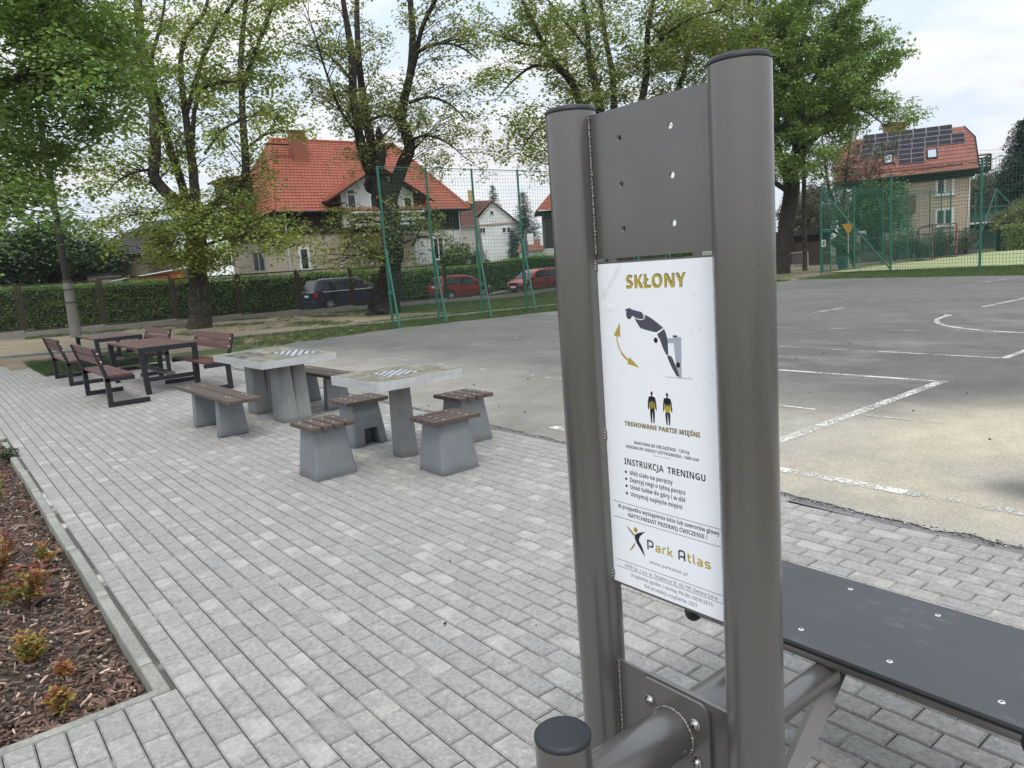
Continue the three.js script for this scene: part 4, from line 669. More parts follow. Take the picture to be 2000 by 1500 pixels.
tree({ seed: 202, label: 'old lime tree with knobbly trunk standing beside the first net post and the blue car', d: 32.0, base: G(15.53, -28.73), rgb: [0.265, 0.300, 0.055], leaf: 0.115, per: 7, reach: 2.4, gap: 0.36, lumpy: 0.75, leafy: 0.78, perTwig: 3, spread: 0.24,
  trunk: [[749, 613, 0, 0.72], [752, 596, 0, 0.60], [757, 560, 0, 0.46], [760, 528, 0, 0.43], [764, 500, 0, 0.47], [766, 485, 0, 0.42], [764, 440, 0, 0.38], [757, 400, 0, 0.40], [745, 372, 0, 0.46], [735, 352, 0, 0.48], [729, 338, 0, 0.40]],
  limbs: [
    [[737, 350, 0, 0.36], [716, 318, -0.3, 0.24], [704, 277, -0.5, 0.21], [697, 235, -0.6, 0.19], [690, 190, -0.7, 0.175], [687, 110, -0.9, 0.15], [670, 0, -1.2, 0.11], [655, -120, -1.5, 0.04]],
    [[733, 345, 0.2, 0.32], [729, 298, 0.3, 0.23], [718, 245, 0.5, 0.20], [711, 200, 0.6, 0.17], [700, 110, 0.8, 0.14], [697, 0, 1.0, 0.11], [704, -130, 1.2, 0.04]],
    [[738, 340, -0.4, 0.24], [745, 298, -0.5, 0.19], [740, 260, -0.5, 0.15], [738, 248, -0.5, 0.06]],
    [[760, 400, 0, 0.30], [776, 350, 0.3, 0.29], [788, 318, 0.4, 0.28], [800, 290, 0.4, 0.26], [793, 258, 0.4, 0.24], [782, 232, 0.3, 0.25], [787, 205, 0.2, 0.20], [800, 150, 0, 0.17], [806, 60, -0.3, 0.14], [801, 0, -0.4, 0.12], [800, -120, -0.6, 0.04]],
    [[797, 165, 0, 0.13], [812, 110, -0.6, 0.12], [824, 55, -1.0, 0.10], [850, 0, -1.4, 0.08], [880, -70, -1.8, 0.03]],
    [[782, 236, 0.3, 0.08], [755, 226, 0.7, 0.07], [728, 233, 1.0, 0.06], [712, 250, 1.2, 0.04]],
    [[703, 268, -0.5, 0.07], [665, 215, -1.4, 0.055], [640, 150, -2.2, 0.045], [615, 70, -3.0, 0.03], [596, 10, -3.6, 0.015]],
    [[689, 160, -0.7, 0.07], [655, 120, -0.3, 0.055], [622, 95, 0.2, 0.04], [585, 85, 0.8, 0.015]],
    [[800, 200, 0, 0.08], [840, 190, 0.9, 0.06], [880, 205, 1.8, 0.045], [915, 240, 2.5, 0.02]],
    [[804, 110, -0.2, 0.08], [850, 85, -1.2, 0.065], [895, 90, -2.0, 0.05], [940, 120, -2.8, 0.02]],
    [[795, 275, 0.4, 0.07], [835, 265, -0.6, 0.05], [875, 280, -1.4, 0.035], [910, 310, -2.0, 0.015]],
    [[764, 500, 0, 0.06], [725, 495, -0.8, 0.04], [690, 500, -1.4, 0.025], [650, 520, -2.0, 0.01]],
    [[766, 490, 0, 0.05], [800, 470, -0.6, 0.035], [838, 465, -1.2, 0.02], [860, 480, -1.5, 0.01]],
    [[760, 440, 0, 0.05], [715, 428, -0.9, 0.04], [675, 440, -1.6, 0.012]]],
  extra: [[755, 500, -0.6, 1.0, 16, 1.5], [700, 455, -1.2, 1.3, 9, 1.3], [800, 440, -0.6, 1.2, 10, 1.3], [735, 320, -0.6, 1.2, 10, 1.3], [720, 205, 0, 3, 12, 1.7], [840, 330, -1.0, 1.4, 8, 1.2]] });
tree({ seed: 303, label: 'broad fresh green tree rising behind the drilled top plate of the pylon', leafy: 0.68, d: 38, base: G(26.4, -31.2), rgb: [0.290, 0.350, 0.052], leaf: 0.14, per: 9, reach: 2.7, gap: 0.34, droop: 0.3, spread: 0.28,
  trunk: [[1228, 545, 0, 0.55], [1225, 500, 0, 0.42], [1220, 420, 0, 0.40], [1212, 340, 0, 0.42], [1205, 300, 0, 0.40]],
  limbs: [
    [[1210, 320, 0, 0.30], [1178, 255, 0, 0.26], [1168, 192, 0.1, 0.22], [1163, 164, 0.2, 0.20], [1152, 130, 0.3, 0.17], [1148, 60, 0.4, 0.13], [1138, 0, 0.5, 0.11], [1130, -120, 0.6, 0.04]],
    [[1208, 315, 0, 0.26], [1150, 250, -1, 0.22], [1128, 190, -1.4, 0.19], [1112, 152, -1.8, 0.19], [1085, 127, -2.2, 0.16], [1066, 95, -2.6, 0.12], [1040, 40, -3.2, 0.09], [1010, -20, -3.8, 0.05], [985, -90, -4.2, 0.02]],
    [[1212, 310, 0, 0.25], [1200, 230, 1, 0.2], [1197, 150, 1.4, 0.16], [1180, 60, 1.6, 0.13], [1172, -20, 1.8, 0.09], [1165, -130, 2, 0.03]],
    [[1215, 320, 0, 0.26], [1245, 230, -0.8, 0.2], [1262, 150, -1.2, 0.17], [1265, 60, -1.6, 0.13], [1280, -20, -2, 0.09], [1290, -140, -2.3, 0.03]],
    [[1216, 330, 0, 0.24], [1290, 240, 0.6, 0.19], [1330, 160, 1, 0.15], [1352, 70, 1.3, 0.11], [1380, -20, 1.6, 0.07], [1395, -100, 1.9, 0.02]],
    [[1166, 185, 0.1, 0.11], [1130, 210, -0.9, 0.09], [1085, 222, -1.8, 0.07], [1040, 262, -2.6, 0.045], [1015, 300, -3.2, 0.015]],
    [[1085, 127, -2.2, 0.10], [1040, 130, -2.9, 0.075], [1000, 160, -3.6, 0.05], [965, 200, -4.2, 0.015]],
    [[1064, 92, -2.6, 0.08], [1020, 85, -2.2, 0.06], [975, 70, -1.8, 0.04], [945, 60, -1.4, 0.015]],
    [[1215, 340, 0, 0.12], [1300, 330, -1.6, 0.09], [1380, 320, -2.6, 0.06], [1440, 340, -3.4, 0.02]],
    [[1150, 100, 0.3, 0.08], [1110, 50, 1.2, 0.06], [1070, 0, 2.0, 0.04], [1040, -60, 2.8, 0.015]],
    [[1263, 110, -1.4, 0.09], [1310, 60, -2.2, 0.07], [1365, 30, -3.0, 0.05], [1410, 20, -3.6, 0.02]]],
  extra: [[1060, 250, -2.4, 2.2, 16, 1.8], [1045, 320, -2.6, 1.2, 7, 1.4], [1250, 120, 0, 4, 22, 2.2], [1340, 90, 0, 3.5, 22, 2.2], [1110, 60, -1, 3.5, 18, 2.0], [1420, 60, -2, 2.6, 20, 2.0]] });
tree({ seed: 404, label: 'dense green tree with dark leaning trunk right of the pylon, left of the green enclosure', leafy: 0.85, d: 42.5, base: G(39.4, -24.5), rgb: [0.215, 0.330, 0.048], leaf: 0.145, per: 16, spread: 0.34, reach: 3.0, gap: 0.26, droop: 0.12, twigGap: 0.32, vary: 0.35, trans: 0.45,
  trunk: [[1524, 536, 0, 0.62], [1527, 515, 0, 0.46], [1532, 460, 0, 0.42], [1540, 410, 0, 0.40], [1546, 372, 0, 0.42], [1545, 345, 0, 0.40]],
  limbs: [
    [[1545, 360, 0, 0.34], [1520, 300, -0.4, 0.26], [1500, 230, -0.8, 0.22], [1480, 150, -1, 0.18], [1470, 60, -1.2, 0.13], [1460, -30, -1.4, 0.08], [1455, -110, -1.6, 0.03]],
    [[1545, 355, 0, 0.32], [1556, 290, 0.4, 0.26], [1552, 210, 0.7, 0.22], [1562, 120, 1, 0.17], [1575, 40, 1.2, 0.12], [1585, -40, 1.4, 0.06], [1590, -90, 1.5, 0.02]],
    [[1550, 340, 0, 0.24], [1584, 276, -0.8, 0.2], [1612, 250, -1.2, 0.17], [1642, 222, -1.6, 0.14], [1664, 206, -1.9, 0.10], [1698, 222, -2.3, 0.06], [1728, 245, -2.6, 0.02]],
    [[1556, 300, 0.4, 0.18], [1600, 220, 1.2, 0.14], [1640, 150, 1.8, 0.11], [1670, 110, 2.2, 0.07], [1690, 95, 2.5, 0.02]],
    [[1560, 200, 0.7, 0.14], [1605, 130, 0.2, 0.11], [1630, 60, -0.2, 0.07], [1640, 25, -0.5, 0.03]],
    [[1540, 375, 0, 0.16], [1500, 350, -1.4, 0.12], [1462, 340, -2.2, 0.07], [1430, 360, -2.8, 0.02]],
    [[1500, 225, -0.8, 0.14], [1450, 170, -1.4, 0.11], [1415, 120, -1.8, 0.07], [1390, 80, -2.2, 0.02]],
    [[1640, 224, -1.6, 0.09], [1672, 170, -2, 0.07], [1705, 140, -2.3, 0.045], [1722, 128, -2.5, 0.015]]],
  extra: [[1560, 240, -0.5, 3.4, 40, 2.2], [1540, 130, 0, 3.6, 36, 2.2], [1590, 90, 0.4, 2.6, 20, 1.9], [1545, 330, -1.0, 2.2, 16, 1.6], [1600, 200, -1.0, 2.4, 20, 2.0], [1510, 50, 0, 3, 22, 2.0]] });
tree({ seed: 505, label: 'dark green overhanging tree filling the upper left corner, its trunk outside the view', d: 17, base: G(-7.4, -17.6), rgb: [0.190, 0.310, 0.044], leaf: 0.112, per: 13, spread: 0.27, reach: 2.0, gap: 0.30, droop: 0.25, twigGap: 0.32, vary: 0.4, trans: 0.45, from: 0.3,
  trunk: [[-190, 700, 0, 0.5], [-185, 560, 0, 0.40], [-180, 400, 0, 0.36], [-170, 260, 0, 0.34], [-160, 200, 0, 0.3]],
  limbs: [
    [[-175, 300, 0, 0.22], [-90, 220, -0.6, 0.17], [-10, 170, -1, 0.13], [70, 150, -1.3, 0.09], [130, 165, -1.5, 0.05], [175, 190, -1.6, 0.015]],
    [[-170, 260, 0, 0.22], [-100, 130, 0.4, 0.18], [-20, 60, 0.8, 0.14], [60, 40, 1, 0.10], [130, 60, 1.2, 0.05], [180, 95, 1.4, 0.015]],
    [[-165, 220, 0, 0.22], [-130, 60, -0.6, 0.18], [-60, -40, -1, 0.14], [30, -80, -1.3, 0.1], [110, -70, -1.5, 0.06], [170, -30, -1.7, 0.015]],
    [[-178, 350, 0, 0.17], [-100, 310, 1, 0.13], [-20, 290, 1.5, 0.10], [50, 300, 1.8, 0.06], [105, 330, 2, 0.015]],
    [[-180, 400, 0, 0.14], [-110, 370, -1, 0.11], [-40, 370, -1.5, 0.08], [20, 395, -1.8, 0.05], [60, 430, -2, 0.012]],
    [[-160, 210, 0, 0.2], [-190, 60, 0.5, 0.15], [-210, -100, 1, 0.1], [-220, -220, 1.2, 0.03]]],
  extra: [[40, 110, -0.8, 2.2, 24, 1.5], [120, 110, -0.4, 1.3, 15, 1.3], [20, 230, -0.4, 2.0, 20, 1.5], [110, 230, -0.6, 1.1, 11, 1.2], [30, 340, 0.4, 1.7, 15, 1.3], [10, 20, 0.2, 2.2, 15, 1.5], [120, 20, 0.2, 1.6, 11, 1.3]] });
tree({ seed: 606, label: 'thin brownish half bare tree behind the dense one, left of the solar panel house', d: 56, base: G(56.5, -29.8), rgb: [0.125, 0.115, 0.050], leaf: 0.14, per: 7, reach: 2.4, gap: 0.36, leafy: 0.9, droop: 0.15, barkMat: M.barkPale, spread: 0.3,
  trunk: [[1640, 520, 0, 0.3], [1642, 470, 0, 0.24], [1645, 420, 0, 0.2]],
  limbs: [[[1644, 440, 0, 0.16], [1622, 380, 0, 0.12], [1610, 310, 0.4, 0.09], [1604, 250, 0.6, 0.03]], [[1645, 430, 0, 0.15], [1652, 350, 0, 0.11], [1660, 280, 0, 0.07], [1665, 225, 0, 0.02]], [[1646, 430, 0, 0.13], [1680, 380, -0.6, 0.09], [1705, 330, -1, 0.05], [1722, 290, -1.3, 0.02]], [[1640, 460, 0, 0.1], [1600, 430, -0.8, 0.07], [1570, 390, -1.2, 0.03]], [[1648, 450, 0, 0.1], [1690, 440, 0.8, 0.06], [1722, 430, 1.2, 0.02]]],
  extra: [[1610, 420, 0, 4, 16, 2.2], [1590, 330, 0, 3, 10, 2], [1660, 330, 0, 3.5, 14, 2]] });

// bushes: leaf masses round a few stems
function bush(name, label, cat, c, rx, ry, rz, n, rgb, seed, o = {}) {
  const r = rngOf(seed), t = thing(name, label, cat, [c.x, c.y, c.z], 0, o.group), spots = [];
  const lobes = Array.from({ length: o.lobes ?? 7 }, () => { const a = r() * 6.283, u = Math.sqrt(r()) * 0.62; return [Math.cos(a) * u * rx, (0.34 + 0.46 * r()) * 2 * ry * (o.conic ? 1 - u * 0.5 : 1), Math.sin(a) * u * rz, 0.34 + 0.3 * r()]; });
  for (let i = 0; i < n; i++) { const L = lobes[(r() * lobes.length) | 0], a = r() * 6.283, b = Math.acos(2 * r() - 1), k = Math.cbrt(0.25 + 0.75 * r()) * L[3]; const p = V(L[0] + Math.sin(b) * Math.cos(a) * k * rx, Math.max(0.05, L[1] + Math.cos(b) * k * ry), L[2] + Math.sin(b) * Math.sin(a) * k * rz); spots.push(p); }
  part('stem', lobes.map((L) => rod(V(0, 0, 0), V(L[0], L[1], L[2]), 0.03 * Math.max(rx, 0.6), 0.008, 5, true)), M.bark, t);
  scatter('foliage', spots, leafCluster(seed, (o.per ?? 7) + 5, (o.spread ?? 0.2) * 1.15, (o.leaf ?? 0.10) * 1.25, (o.leaf ?? 0.1) * 0.9, 0.3, 0.8), rgb.map((v) => v * 1.6), t, seed + 3, 0.7, 1.35, o.vary ?? 0.35, o.trans ?? 0.25); return t;
}
// conifers: whorls of drooping boughs down a straight stem
function conifer(label, base, h, w, rgb, seed, o = {}) {
  const r = rngOf(seed), t = thing('conifer', label, 'tree', base, 0), spots = [], boughs = [];
  part('trunk', rod(V(0, -0.2, 0), V(0, h, 0), 0.02 * h, 0.02, 8), M.bark, t);
  const levels = Math.round(h / (o.step ?? 0.42));
  for (let k = 0; k < levels; k++) { const f = k / levels, y = h * lerp(o.low ?? 0.06, 0.99, f), L = w * Math.pow(1 - f, o.pow ?? 0.85) * (0.8 + 0.4 * r()) + 0.12, m = Math.max(4, Math.round((o.arms ?? 9) * (1 - f * 0.5))); for (let i = 0; i < m; i++) { const a = (i + r()) / m * 6.283, e = V(Math.cos(a) * L, y - L * (o.sag ?? 0.28) + 0.1, Math.sin(a) * L); boughs.push(rod(V(0, y, 0), e, 0.03, 0.008, 4, true)); const q = Math.max(2, Math.round(L / 0.3)); for (let j = 0; j < q; j++) { const u = (j + 0.7) / q; spots.push(V(e.x * u, lerp(y, e.y, u * u) - 0.02, e.z * u).add(V((r() - 0.5) * 0.25, (r() - 0.5) * 0.16, (r() - 0.5) * 0.25))); } } }
  part('boughs', boughs, M.bark, t).userData.kind = 'stuff';
  scatter('needles', spots, leafCluster(seed, 16, 0.26, 0.26, 0.07, 0.35, 0.6), rgb.map((v) => v * 1.5), t, seed + 2, 0.8, 1.4, 0.35, 0.1); return t;
}
const far = (px, py, d) => { const p = at(px, py, d); p.y = groundAt(p.x, p.z) - 0.05; return p; };
conifer('dark spruce standing behind the white gabled house', far(973, 510, 128), 15.6, 3.6, [0.022, 0.042, 0.022], 11);
conifer('blue green spruce right of the white gabled house', far(1030, 505, 98), 11.2, 3.3, [0.032, 0.055, 0.036], 12, { sag: 0.12 });
conifer('tall dark conifer at the right end of the netted pitch', far(1992, 460, 66), 11.0, 2.7, [0.018, 0.034, 0.022], 13, { pow: 0.55, arms: 15, step: 0.34 });
conifer('slim columnar conifer at the right corner of the white gabled house', far(1005, 512, 104), 6.6, 0.75, [0.020, 0.045, 0.018], 14, { pow: 0.4, sag: -0.5 });
bush('tree', 'dark evergreen tree behind the hedge, left of the tall lamp pole', 'tree', far(75, 580, 44), 3.9, 3.2, 3.0, 1500, [0.060, 0.110, 0.028], 21, { lobes: 9, spread: 0.34, leaf: 0.16, per: 9 });
bush('tree', 'dark round tree at the left picture edge behind the hedge', 'tree', far(-10, 580, 42), 3.2, 2.6, 3.0, 1100, [0.028, 0.055, 0.018], 22, { lobes: 8, spread: 0.34, leaf: 0.16, per: 9 });
bush('tree', 'dark blue green tree right behind the tall lamp pole', 'tree', far(165, 580, 47), 2.6, 2.7, 2.4, 1000, [0.055, 0.098, 0.036], 23, { lobes: 8, spread: 0.3, leaf: 0.15, per: 9 });
bush('shrub', 'leafless brown red shrub above the hedge near the lamp pole', 'shrub', far(168, 575, 43), 2.3, 1.0, 1.4, 520, [0.155, 0.085, 0.055], 24, { spread: 0.25, leaf: 0.07, per: 7 });
bush('tree', 'bronze leaved tree between the lamp pole and the dark roofed house', 'tree', far(240, 570, 55), 3.4, 3.2, 3.0, 1100, [0.150, 0.140, 0.045], 25, { lobes: 9, spread: 0.3, leaf: 0.13 });
bush('shrub', 'green shrub at the right corner of the red roofed house', 'shrub', far(900, 520, 54), 1.6, 1.75, 1.4, 520, [0.085, 0.115, 0.030], 26, { leaf: 0.13, spread: 0.24 });
bush('shrub', 'dark conical shrub in front of the white gabled house', 'shrub', far(950, 520, 66), 1.7, 1.9, 1.5, 600, [0.035, 0.065, 0.024], 27, { conic: true, leaf: 0.13, spread: 0.22 });
bush('shrub', 'small rounded shrub below the white gabled house', 'shrub', far(980, 515, 70), 1.0, 0.55, 0.9, 200, [0.030, 0.055, 0.022], 28, { leaf: 0.12 });
bush('shrub', 'pale green rounded shrub left of the pylon above the hedge', 'shrub', far(1056, 512, 62), 1.5, 1.15, 1.4, 480, [0.105, 0.145, 0.050], 29, { leaf: 0.12 });
bush('shrub', 'big green shrub in front of the balcony of the solar panel house', 'shrub', far(1715, 500, 55), 2.7, 2.9, 2.4, 1500, [0.085, 0.145, 0.040], 30, { lobes: 11, spread: 0.24, leaf: 0.12 });
bush('shrub', 'low dark shrub below the yellow road sign', 'shrub', far(1668, 510, 52), 1.8, 1.1, 1.3, 500, [0.055, 0.085, 0.030], 31, { leaf: 0.12 });
bush('shrub', 'yellow green shrub by the back hedge at the right picture edge', 'shrub', far(1985, 490, 58), 2.3, 2.2, 2.0, 900, [0.150, 0.150, 0.040], 32, { leaf: 0.12, spread: 0.24 });
bush('tree', 'distant round green tree right of the solar panel house', 'tree', far(1935, 470, 105), 5.6, 4.6, 4.5, 1100, [0.085, 0.115, 0.050], 33, { lobes: 10, spread: 0.45, leaf: 0.24 });
bush('tree', 'distant bare crowned tree between the solar panel house and the dark conifer', 'tree', far(1905, 470, 92), 3.6, 4.2, 3.2, 650, [0.095, 0.095, 0.060], 34, { lobes: 9, spread: 0.4, leaf: 0.2 });
bush('tree', 'brown green tree mass behind the wooden utility post', 'tree', far(1585, 500, 74), 4.2, 3.6, 3.6, 1100, [0.105, 0.100, 0.050], 35, { lobes: 10, spread: 0.36, leaf: 0.18 });
bush('tree', 'grey green tree behind the corner of the netted enclosure', 'tree', far(1690, 500, 78), 4.4, 4.1, 3.6, 1000, [0.085, 0.098, 0.055], 36, { lobes: 10, spread: 0.36, leaf: 0.18 });

// clipped hedges: dark core, leaves over its faces
function hedge(label, x0, x1, z, depth, h, yOf, n, rgb, seed, turn) {
  const t = thing('hedge', label, 'hedge', turn ? turn.pos : [0, 0, 0], turn ? turn.a : 0), r = rngOf(seed), spots = [], core = [];
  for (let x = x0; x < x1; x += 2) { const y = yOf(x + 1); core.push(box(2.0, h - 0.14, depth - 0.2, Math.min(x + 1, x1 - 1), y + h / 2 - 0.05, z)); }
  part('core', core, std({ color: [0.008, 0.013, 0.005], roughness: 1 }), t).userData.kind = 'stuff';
  for (let i = 0; i < n; i++) { const x = lerp(x0, x1, r()), y = yOf(x), top = r() < 0.36, b = 0.07 * (fbm(x * 0.9, 4, seed, 3) - 0.5) * 2; spots.push(top ? V(x, y + h - 0.04 + b + 0.05 * r(), z + (r() - 0.5) * depth) : V(x, y + 0.06 + (h - 0.08) * r() + b, z + depth / 2 - 0.05 + (fbm(x * 0.7, y * 3 + i * 1e-4, 9, 2) - 0.5) * 0.22 + (r() - 0.5) * 0.08)); }
  scatter('leaves', spots, leafCluster(seed, 9, 0.15, 0.075, 0.05, 0.2, 0.9), [rgb[0] * 3.0, rgb[1] * 3.2, rgb[2] * 2.2], t, seed + 5, 0.8, 1.4, 0.45, 0.25);
}
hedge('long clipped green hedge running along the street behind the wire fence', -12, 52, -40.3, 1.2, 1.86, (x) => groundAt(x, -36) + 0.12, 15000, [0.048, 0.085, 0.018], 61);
{ const a = far(1952, 492, 52), b = far(2150, 484, 52), d = b.clone().sub(a); hedge('grey green hedge at the back of the football pitch', 0, d.length(), 0, 1.0, 1.75, () => 0, 3200, [0.085, 0.095, 0.042], 62, { pos: a, a: Math.atan2(-d.z, d.x) }); }

// ---- young shrubs of the planting bed, each with its stems and leaves
function bedShrub(label, x, z, h, w, n, hues, seed) {
  const r = rngOf(seed), t = thing('young_shrub', label, 'shrub', [x, -0.065, z], 0), st = [], buckets = hues.map(() => []);
  for (let i = 0; i < n; i++) {
    const a = r() * 6.283, e = V(Math.cos(a) * w * (0.25 + 0.75 * r()), h * (0.45 + 0.55 * r()), Math.sin(a) * w * (0.25 + 0.75 * r())), m = e.clone().multiplyScalar(0.5).add(V(0, h * 0.12, 0)); st.push(rod(V(0, 0, 0), m, 0.0022, 0.0016, 4, true), rod(m, e, 0.0016, 0.0008, 4, true));
    const k = 6 + (r() * 6 | 0); for (let j = 0; j < k; j++) { const u = lerp(0.3, 1, (j + r()) / k), p = u < 0.5 ? m.clone().multiplyScalar(u * 2) : m.clone().lerp(e, u * 2 - 1); buckets[Math.min(hues.length - 1, Math.floor((u > 0.86 ? 0 : 1 + r() * (hues.length - 1))))].push(p); }
  }
  part('stem', st, std({ color: [0.10, 0.045, 0.03], roughness: 0.8 }), t);
  buckets.forEach((b, i) => b.length && scatter('leaves', b, leafCluster(seed + i, 4, 0.014, 0.030, 0.013, -0.5, 0.8), hues[i], t, seed + i * 7, 0.7, 1.25, 0.25, 0.3));
}
const red = [0.26, 0.045, 0.022], org = [0.36, 0.155, 0.028], yel = [0.40, 0.30, 0.045], lim = [0.22, 0.24, 0.04], grn = [0.05, 0.075, 0.02];
bedShrub('full yellow leaved shrublet with orange tips in the mulch bed', 0.16, -3.97, 0.17, 0.085, 22, [org, yel, lim, yel], 71);
bedShrub('small orange shrublet nearest the kerb corner in the mulch bed', 0.20, -3.36, 0.13, 0.06, 8, [red, org, yel], 72);
bedShrub('tiny red tipped shoot between the two yellow shrublets in the mulch bed', 0.245, -3.66, 0.09, 0.035, 4, [red, org, yel], 73);
bedShrub('bushy red and yellow shrublet in the middle of the mulch bed', 0.21, -4.72, 0.24, 0.16, 26, [red, org, yel, lim], 74);
bedShrub('orange shrublet with a bare yellow stem beside the kerb in the mulch bed', 0.37, -5.35, 0.19, 0.07, 9, [org, yel, lim], 75);
bedShrub('tall red topped shrublet at the left picture edge in the mulch bed', 0.10, -5.15, 0.36, 0.14, 24, [red, org, yel, org], 76);
bedShrub('slender yellow green shrublet farther back in the mulch bed', 0.24, -7.2, 0.34, 0.12, 14, [org, lim, yel], 77);
bedShrub('dark green sprig hanging over the far end of the kerb', 0.50, -9.35, 0.16, 0.11, 16, [grn, grn], 78);

// ---- grass: the small lawn patch by the benches, tufts on the verges
function grassTuft(seed, n, h, w) { const r = rngOf(seed), P = []; for (let i = 0; i < n; i++) { const a = r() * 6.283, x = (r() - 0.5) * w, z = (r() - 0.5) * w, l = h * (0.5 + 0.6 * r()), b = 0.0035 + 0.004 * r(), dx = Math.cos(a) * b, dz = Math.sin(a) * b, t = V(x + (r() - 0.5) * l * 0.9, l, z + (r() - 0.5) * l * 0.9); P.push(x - dx, 0, z - dz, x + dx, 0, z + dz, t.x, t.y, t.z); } return raw(P); }
function grass(label, n, seed, where, h, w, rgb) { const r = rngOf(seed), s = []; for (let i = 0; i < n * 3 && s.length < n; i++) { const p = where(r); if (p) s.push(p); } const im = scatter('grass', s, grassTuft(seed, 16, h, w), rgb, scene, seed + 1, 0.7, 1.3, 0.35, 0.2); im.name = numbered('grass'); im.userData = { kind: 'stuff', label, category: 'grass' }; }
struct('lawn_patch', sheet(1.895, 4.35, -23.7, -18.49, 0.3, () => -0.008, () => [0.03, 0.05, 0.012]), std({ color: 0xffffff, vertexColors: true, roughness: 1 }));
grass('short deep green grass of the small lawn patch behind the picnic benches', 5200, 81, (r) => V(lerp(1.9, 4.3, r()), -0.01, lerp(-23.6, -18.5, r())), 0.07, 0.12, [0.050, 0.098, 0.018]);
grass('patchy grass on the verge under the green ball net', 9500, 82, (r) => { const x = lerp(6.2, 31, r()), z = lerp(-23.4, -18.7, r()); if (z > farEdge(x) - 0.08) return; const k = clamp(0.20 + (x - 6.2) / 5) * (0.25 + 1.3 * fbm(x * 0.8, z * 0.8, 7, 3)); return r() < k * 0.9 ? V(x, groundAt(x, z) - 0.02, z) : undefined; }, 0.075, 0.16, [0.080, 0.125, 0.028]);
grass('rough grass between the concrete strip and the wire fence', 9000, 83, (r) => { const x = lerp(3, 34, r()), z = lerp(-34.8, -23.6, r()), n = fbm(x * 0.35, z * 0.35, 51, 4) * 0.6 + fbm(x * 1.3, z * 1.3, 52, 3) * 0.4; return r() < (x > 16 ? 0.8 : sstep(0.58, 0.74, n + (z < -32.8 ? 0.12 : 0))) ? V(x, groundAt(x, z) - 0.02, z) : undefined; }, 0.08, 0.18, [0.085, 0.125, 0.030]);
grass('green grass strip between the court and the netted pitch', 7000, 84, (r) => { const z = lerp(-18.6, 6, r()), x = lerp(rightEdge(z) + 0.1, 36.4, r()); return V(x, -0.02, z); }, 0.08, 0.18, [0.085, 0.135, 0.028]);
{ const r = rngOf(85), f = []; for (const [px, py] of [[686, 647], [988, 606]]) { const p = onY(px, py, 0.03); for (let i = 0; i < 3; i++) f.push(new THREE.SphereGeometry(0.022, 6, 4).scale(1, 0.5, 1).translate(p.x + (r() - 0.5) * 0.3, p.y + 0.03, p.z + (r() - 0.5) * 0.3)); } const m = part('dandelions', f, std({ color: [0.75, 0.55, 0.02], roughness: 0.8 }), scene); m.userData = { kind: 'stuff', label: 'a few yellow dandelion heads in the verge grass', category: 'flowers' }; }

// ================================================================== wire fence of framed panels along the street
{
  const z = -35.0, xs = [], hs = [2.03, 2.03, 2.16, 2.03, 2.08, 2.14, 2.12, 2.06, 2.06, 2.08, 2.02, 2.06, 2.04, 2.06, 2.05, 2.06];
  for (let k = 0; k < 16; k++) xs.push(0.25 + k * 2.853);
  const t = thing('wire_fence', 'rusty framed chain link fence with concrete footing in front of the street', 'fence', [0, 0, z]);
  for (let k = 0; k < 15; k++) {
    const x0 = xs[k] + 0.09, x1 = xs[k + 1] - 0.09, y = groundAt((x0 + x1) / 2, z), b = y + 0.26, h = y + hs[k];
    const L = (p, q) => bar(V(...p, 0), V(...q, 0), 0.06, 0.035);
    const f = part('panel', [L([x0, b], [x1, b]), L([x0, h], [x1, h]), L([x0, b], [x0, h]), L([x1, b], [x1, h])], M.rust, t);
    const w = [], s = 0.085, H = h - b, W = x1 - x0;
    for (let u = -H; u < W; u += s) { const a0 = Math.max(u, 0), a1 = Math.min(u + H, W); if (a1 - a0 > 0.03) { strand(w, [V(x0 + a0, b + a0 - u, 0), V(x0 + a1, b + a1 - u, 0)], 0.0026); strand(w, [V(x0 + a0, h - (a0 - u), 0.003), V(x0 + a1, h - (a1 - u), 0.003)], 0.0026); } }
    const m = part('wire_mesh', raw(w), M.wire, f); m.userData.kind = 'stuff';
    part('post', box(0.075, hs[k] + 0.35, 0.075, xs[k], y + hs[k] / 2 - 0.1, -0.01), M.rust, t);
    part('footing', box(2.85, 0.5, 0.2, (x0 + x1) / 2, y - 0.04, 0), M.oldConcrete, t);
  }
}
// ================================================================== tall green ball net beside the court
function netSheet(o, u, W, y0, y1, cell, r, sag, seed) {               // knotted net hung from o along unit u, W wide; strands only
  const out = [], N = Math.round(W / cell), Mv = Math.round((y1 - y0) / cell), wob = (a, b) => 0.05 * (fbm(a * 0.9, b * 0.7, seed, 2) - 0.5), n = V(-u.z, 0, u.x);
  const P = (i, j) => { const a = i / N * W, f = j / Mv, y = lerp(y0, y1, f) - sag * Math.abs(Math.sin(a / (o.span ?? 2) * Math.PI)) * f * f + wob(a, f * 9); return o.p.clone().addScaledVector(u, a + wob(f * 7, a)).addScaledVector(n, 0.10 * (fbm(a * 0.5, f * 2.5, seed + 4, 3) - 0.5)).setY(o.p.y + y); };
  for (let i = 0; i <= N; i++) strand(out, Array.from({ length: Math.ceil(Mv / 3) + 1 }, (_, k) => P(i, Math.min(k * 3, Mv))), r);
  for (let j = 0; j <= Mv; j++) strand(out, Array.from({ length: Math.ceil(N / 2) + 1 }, (_, k) => P(Math.min(k * 2, N), j)), j === Mv ? r * 1.8 : r);
  return raw(out);
}
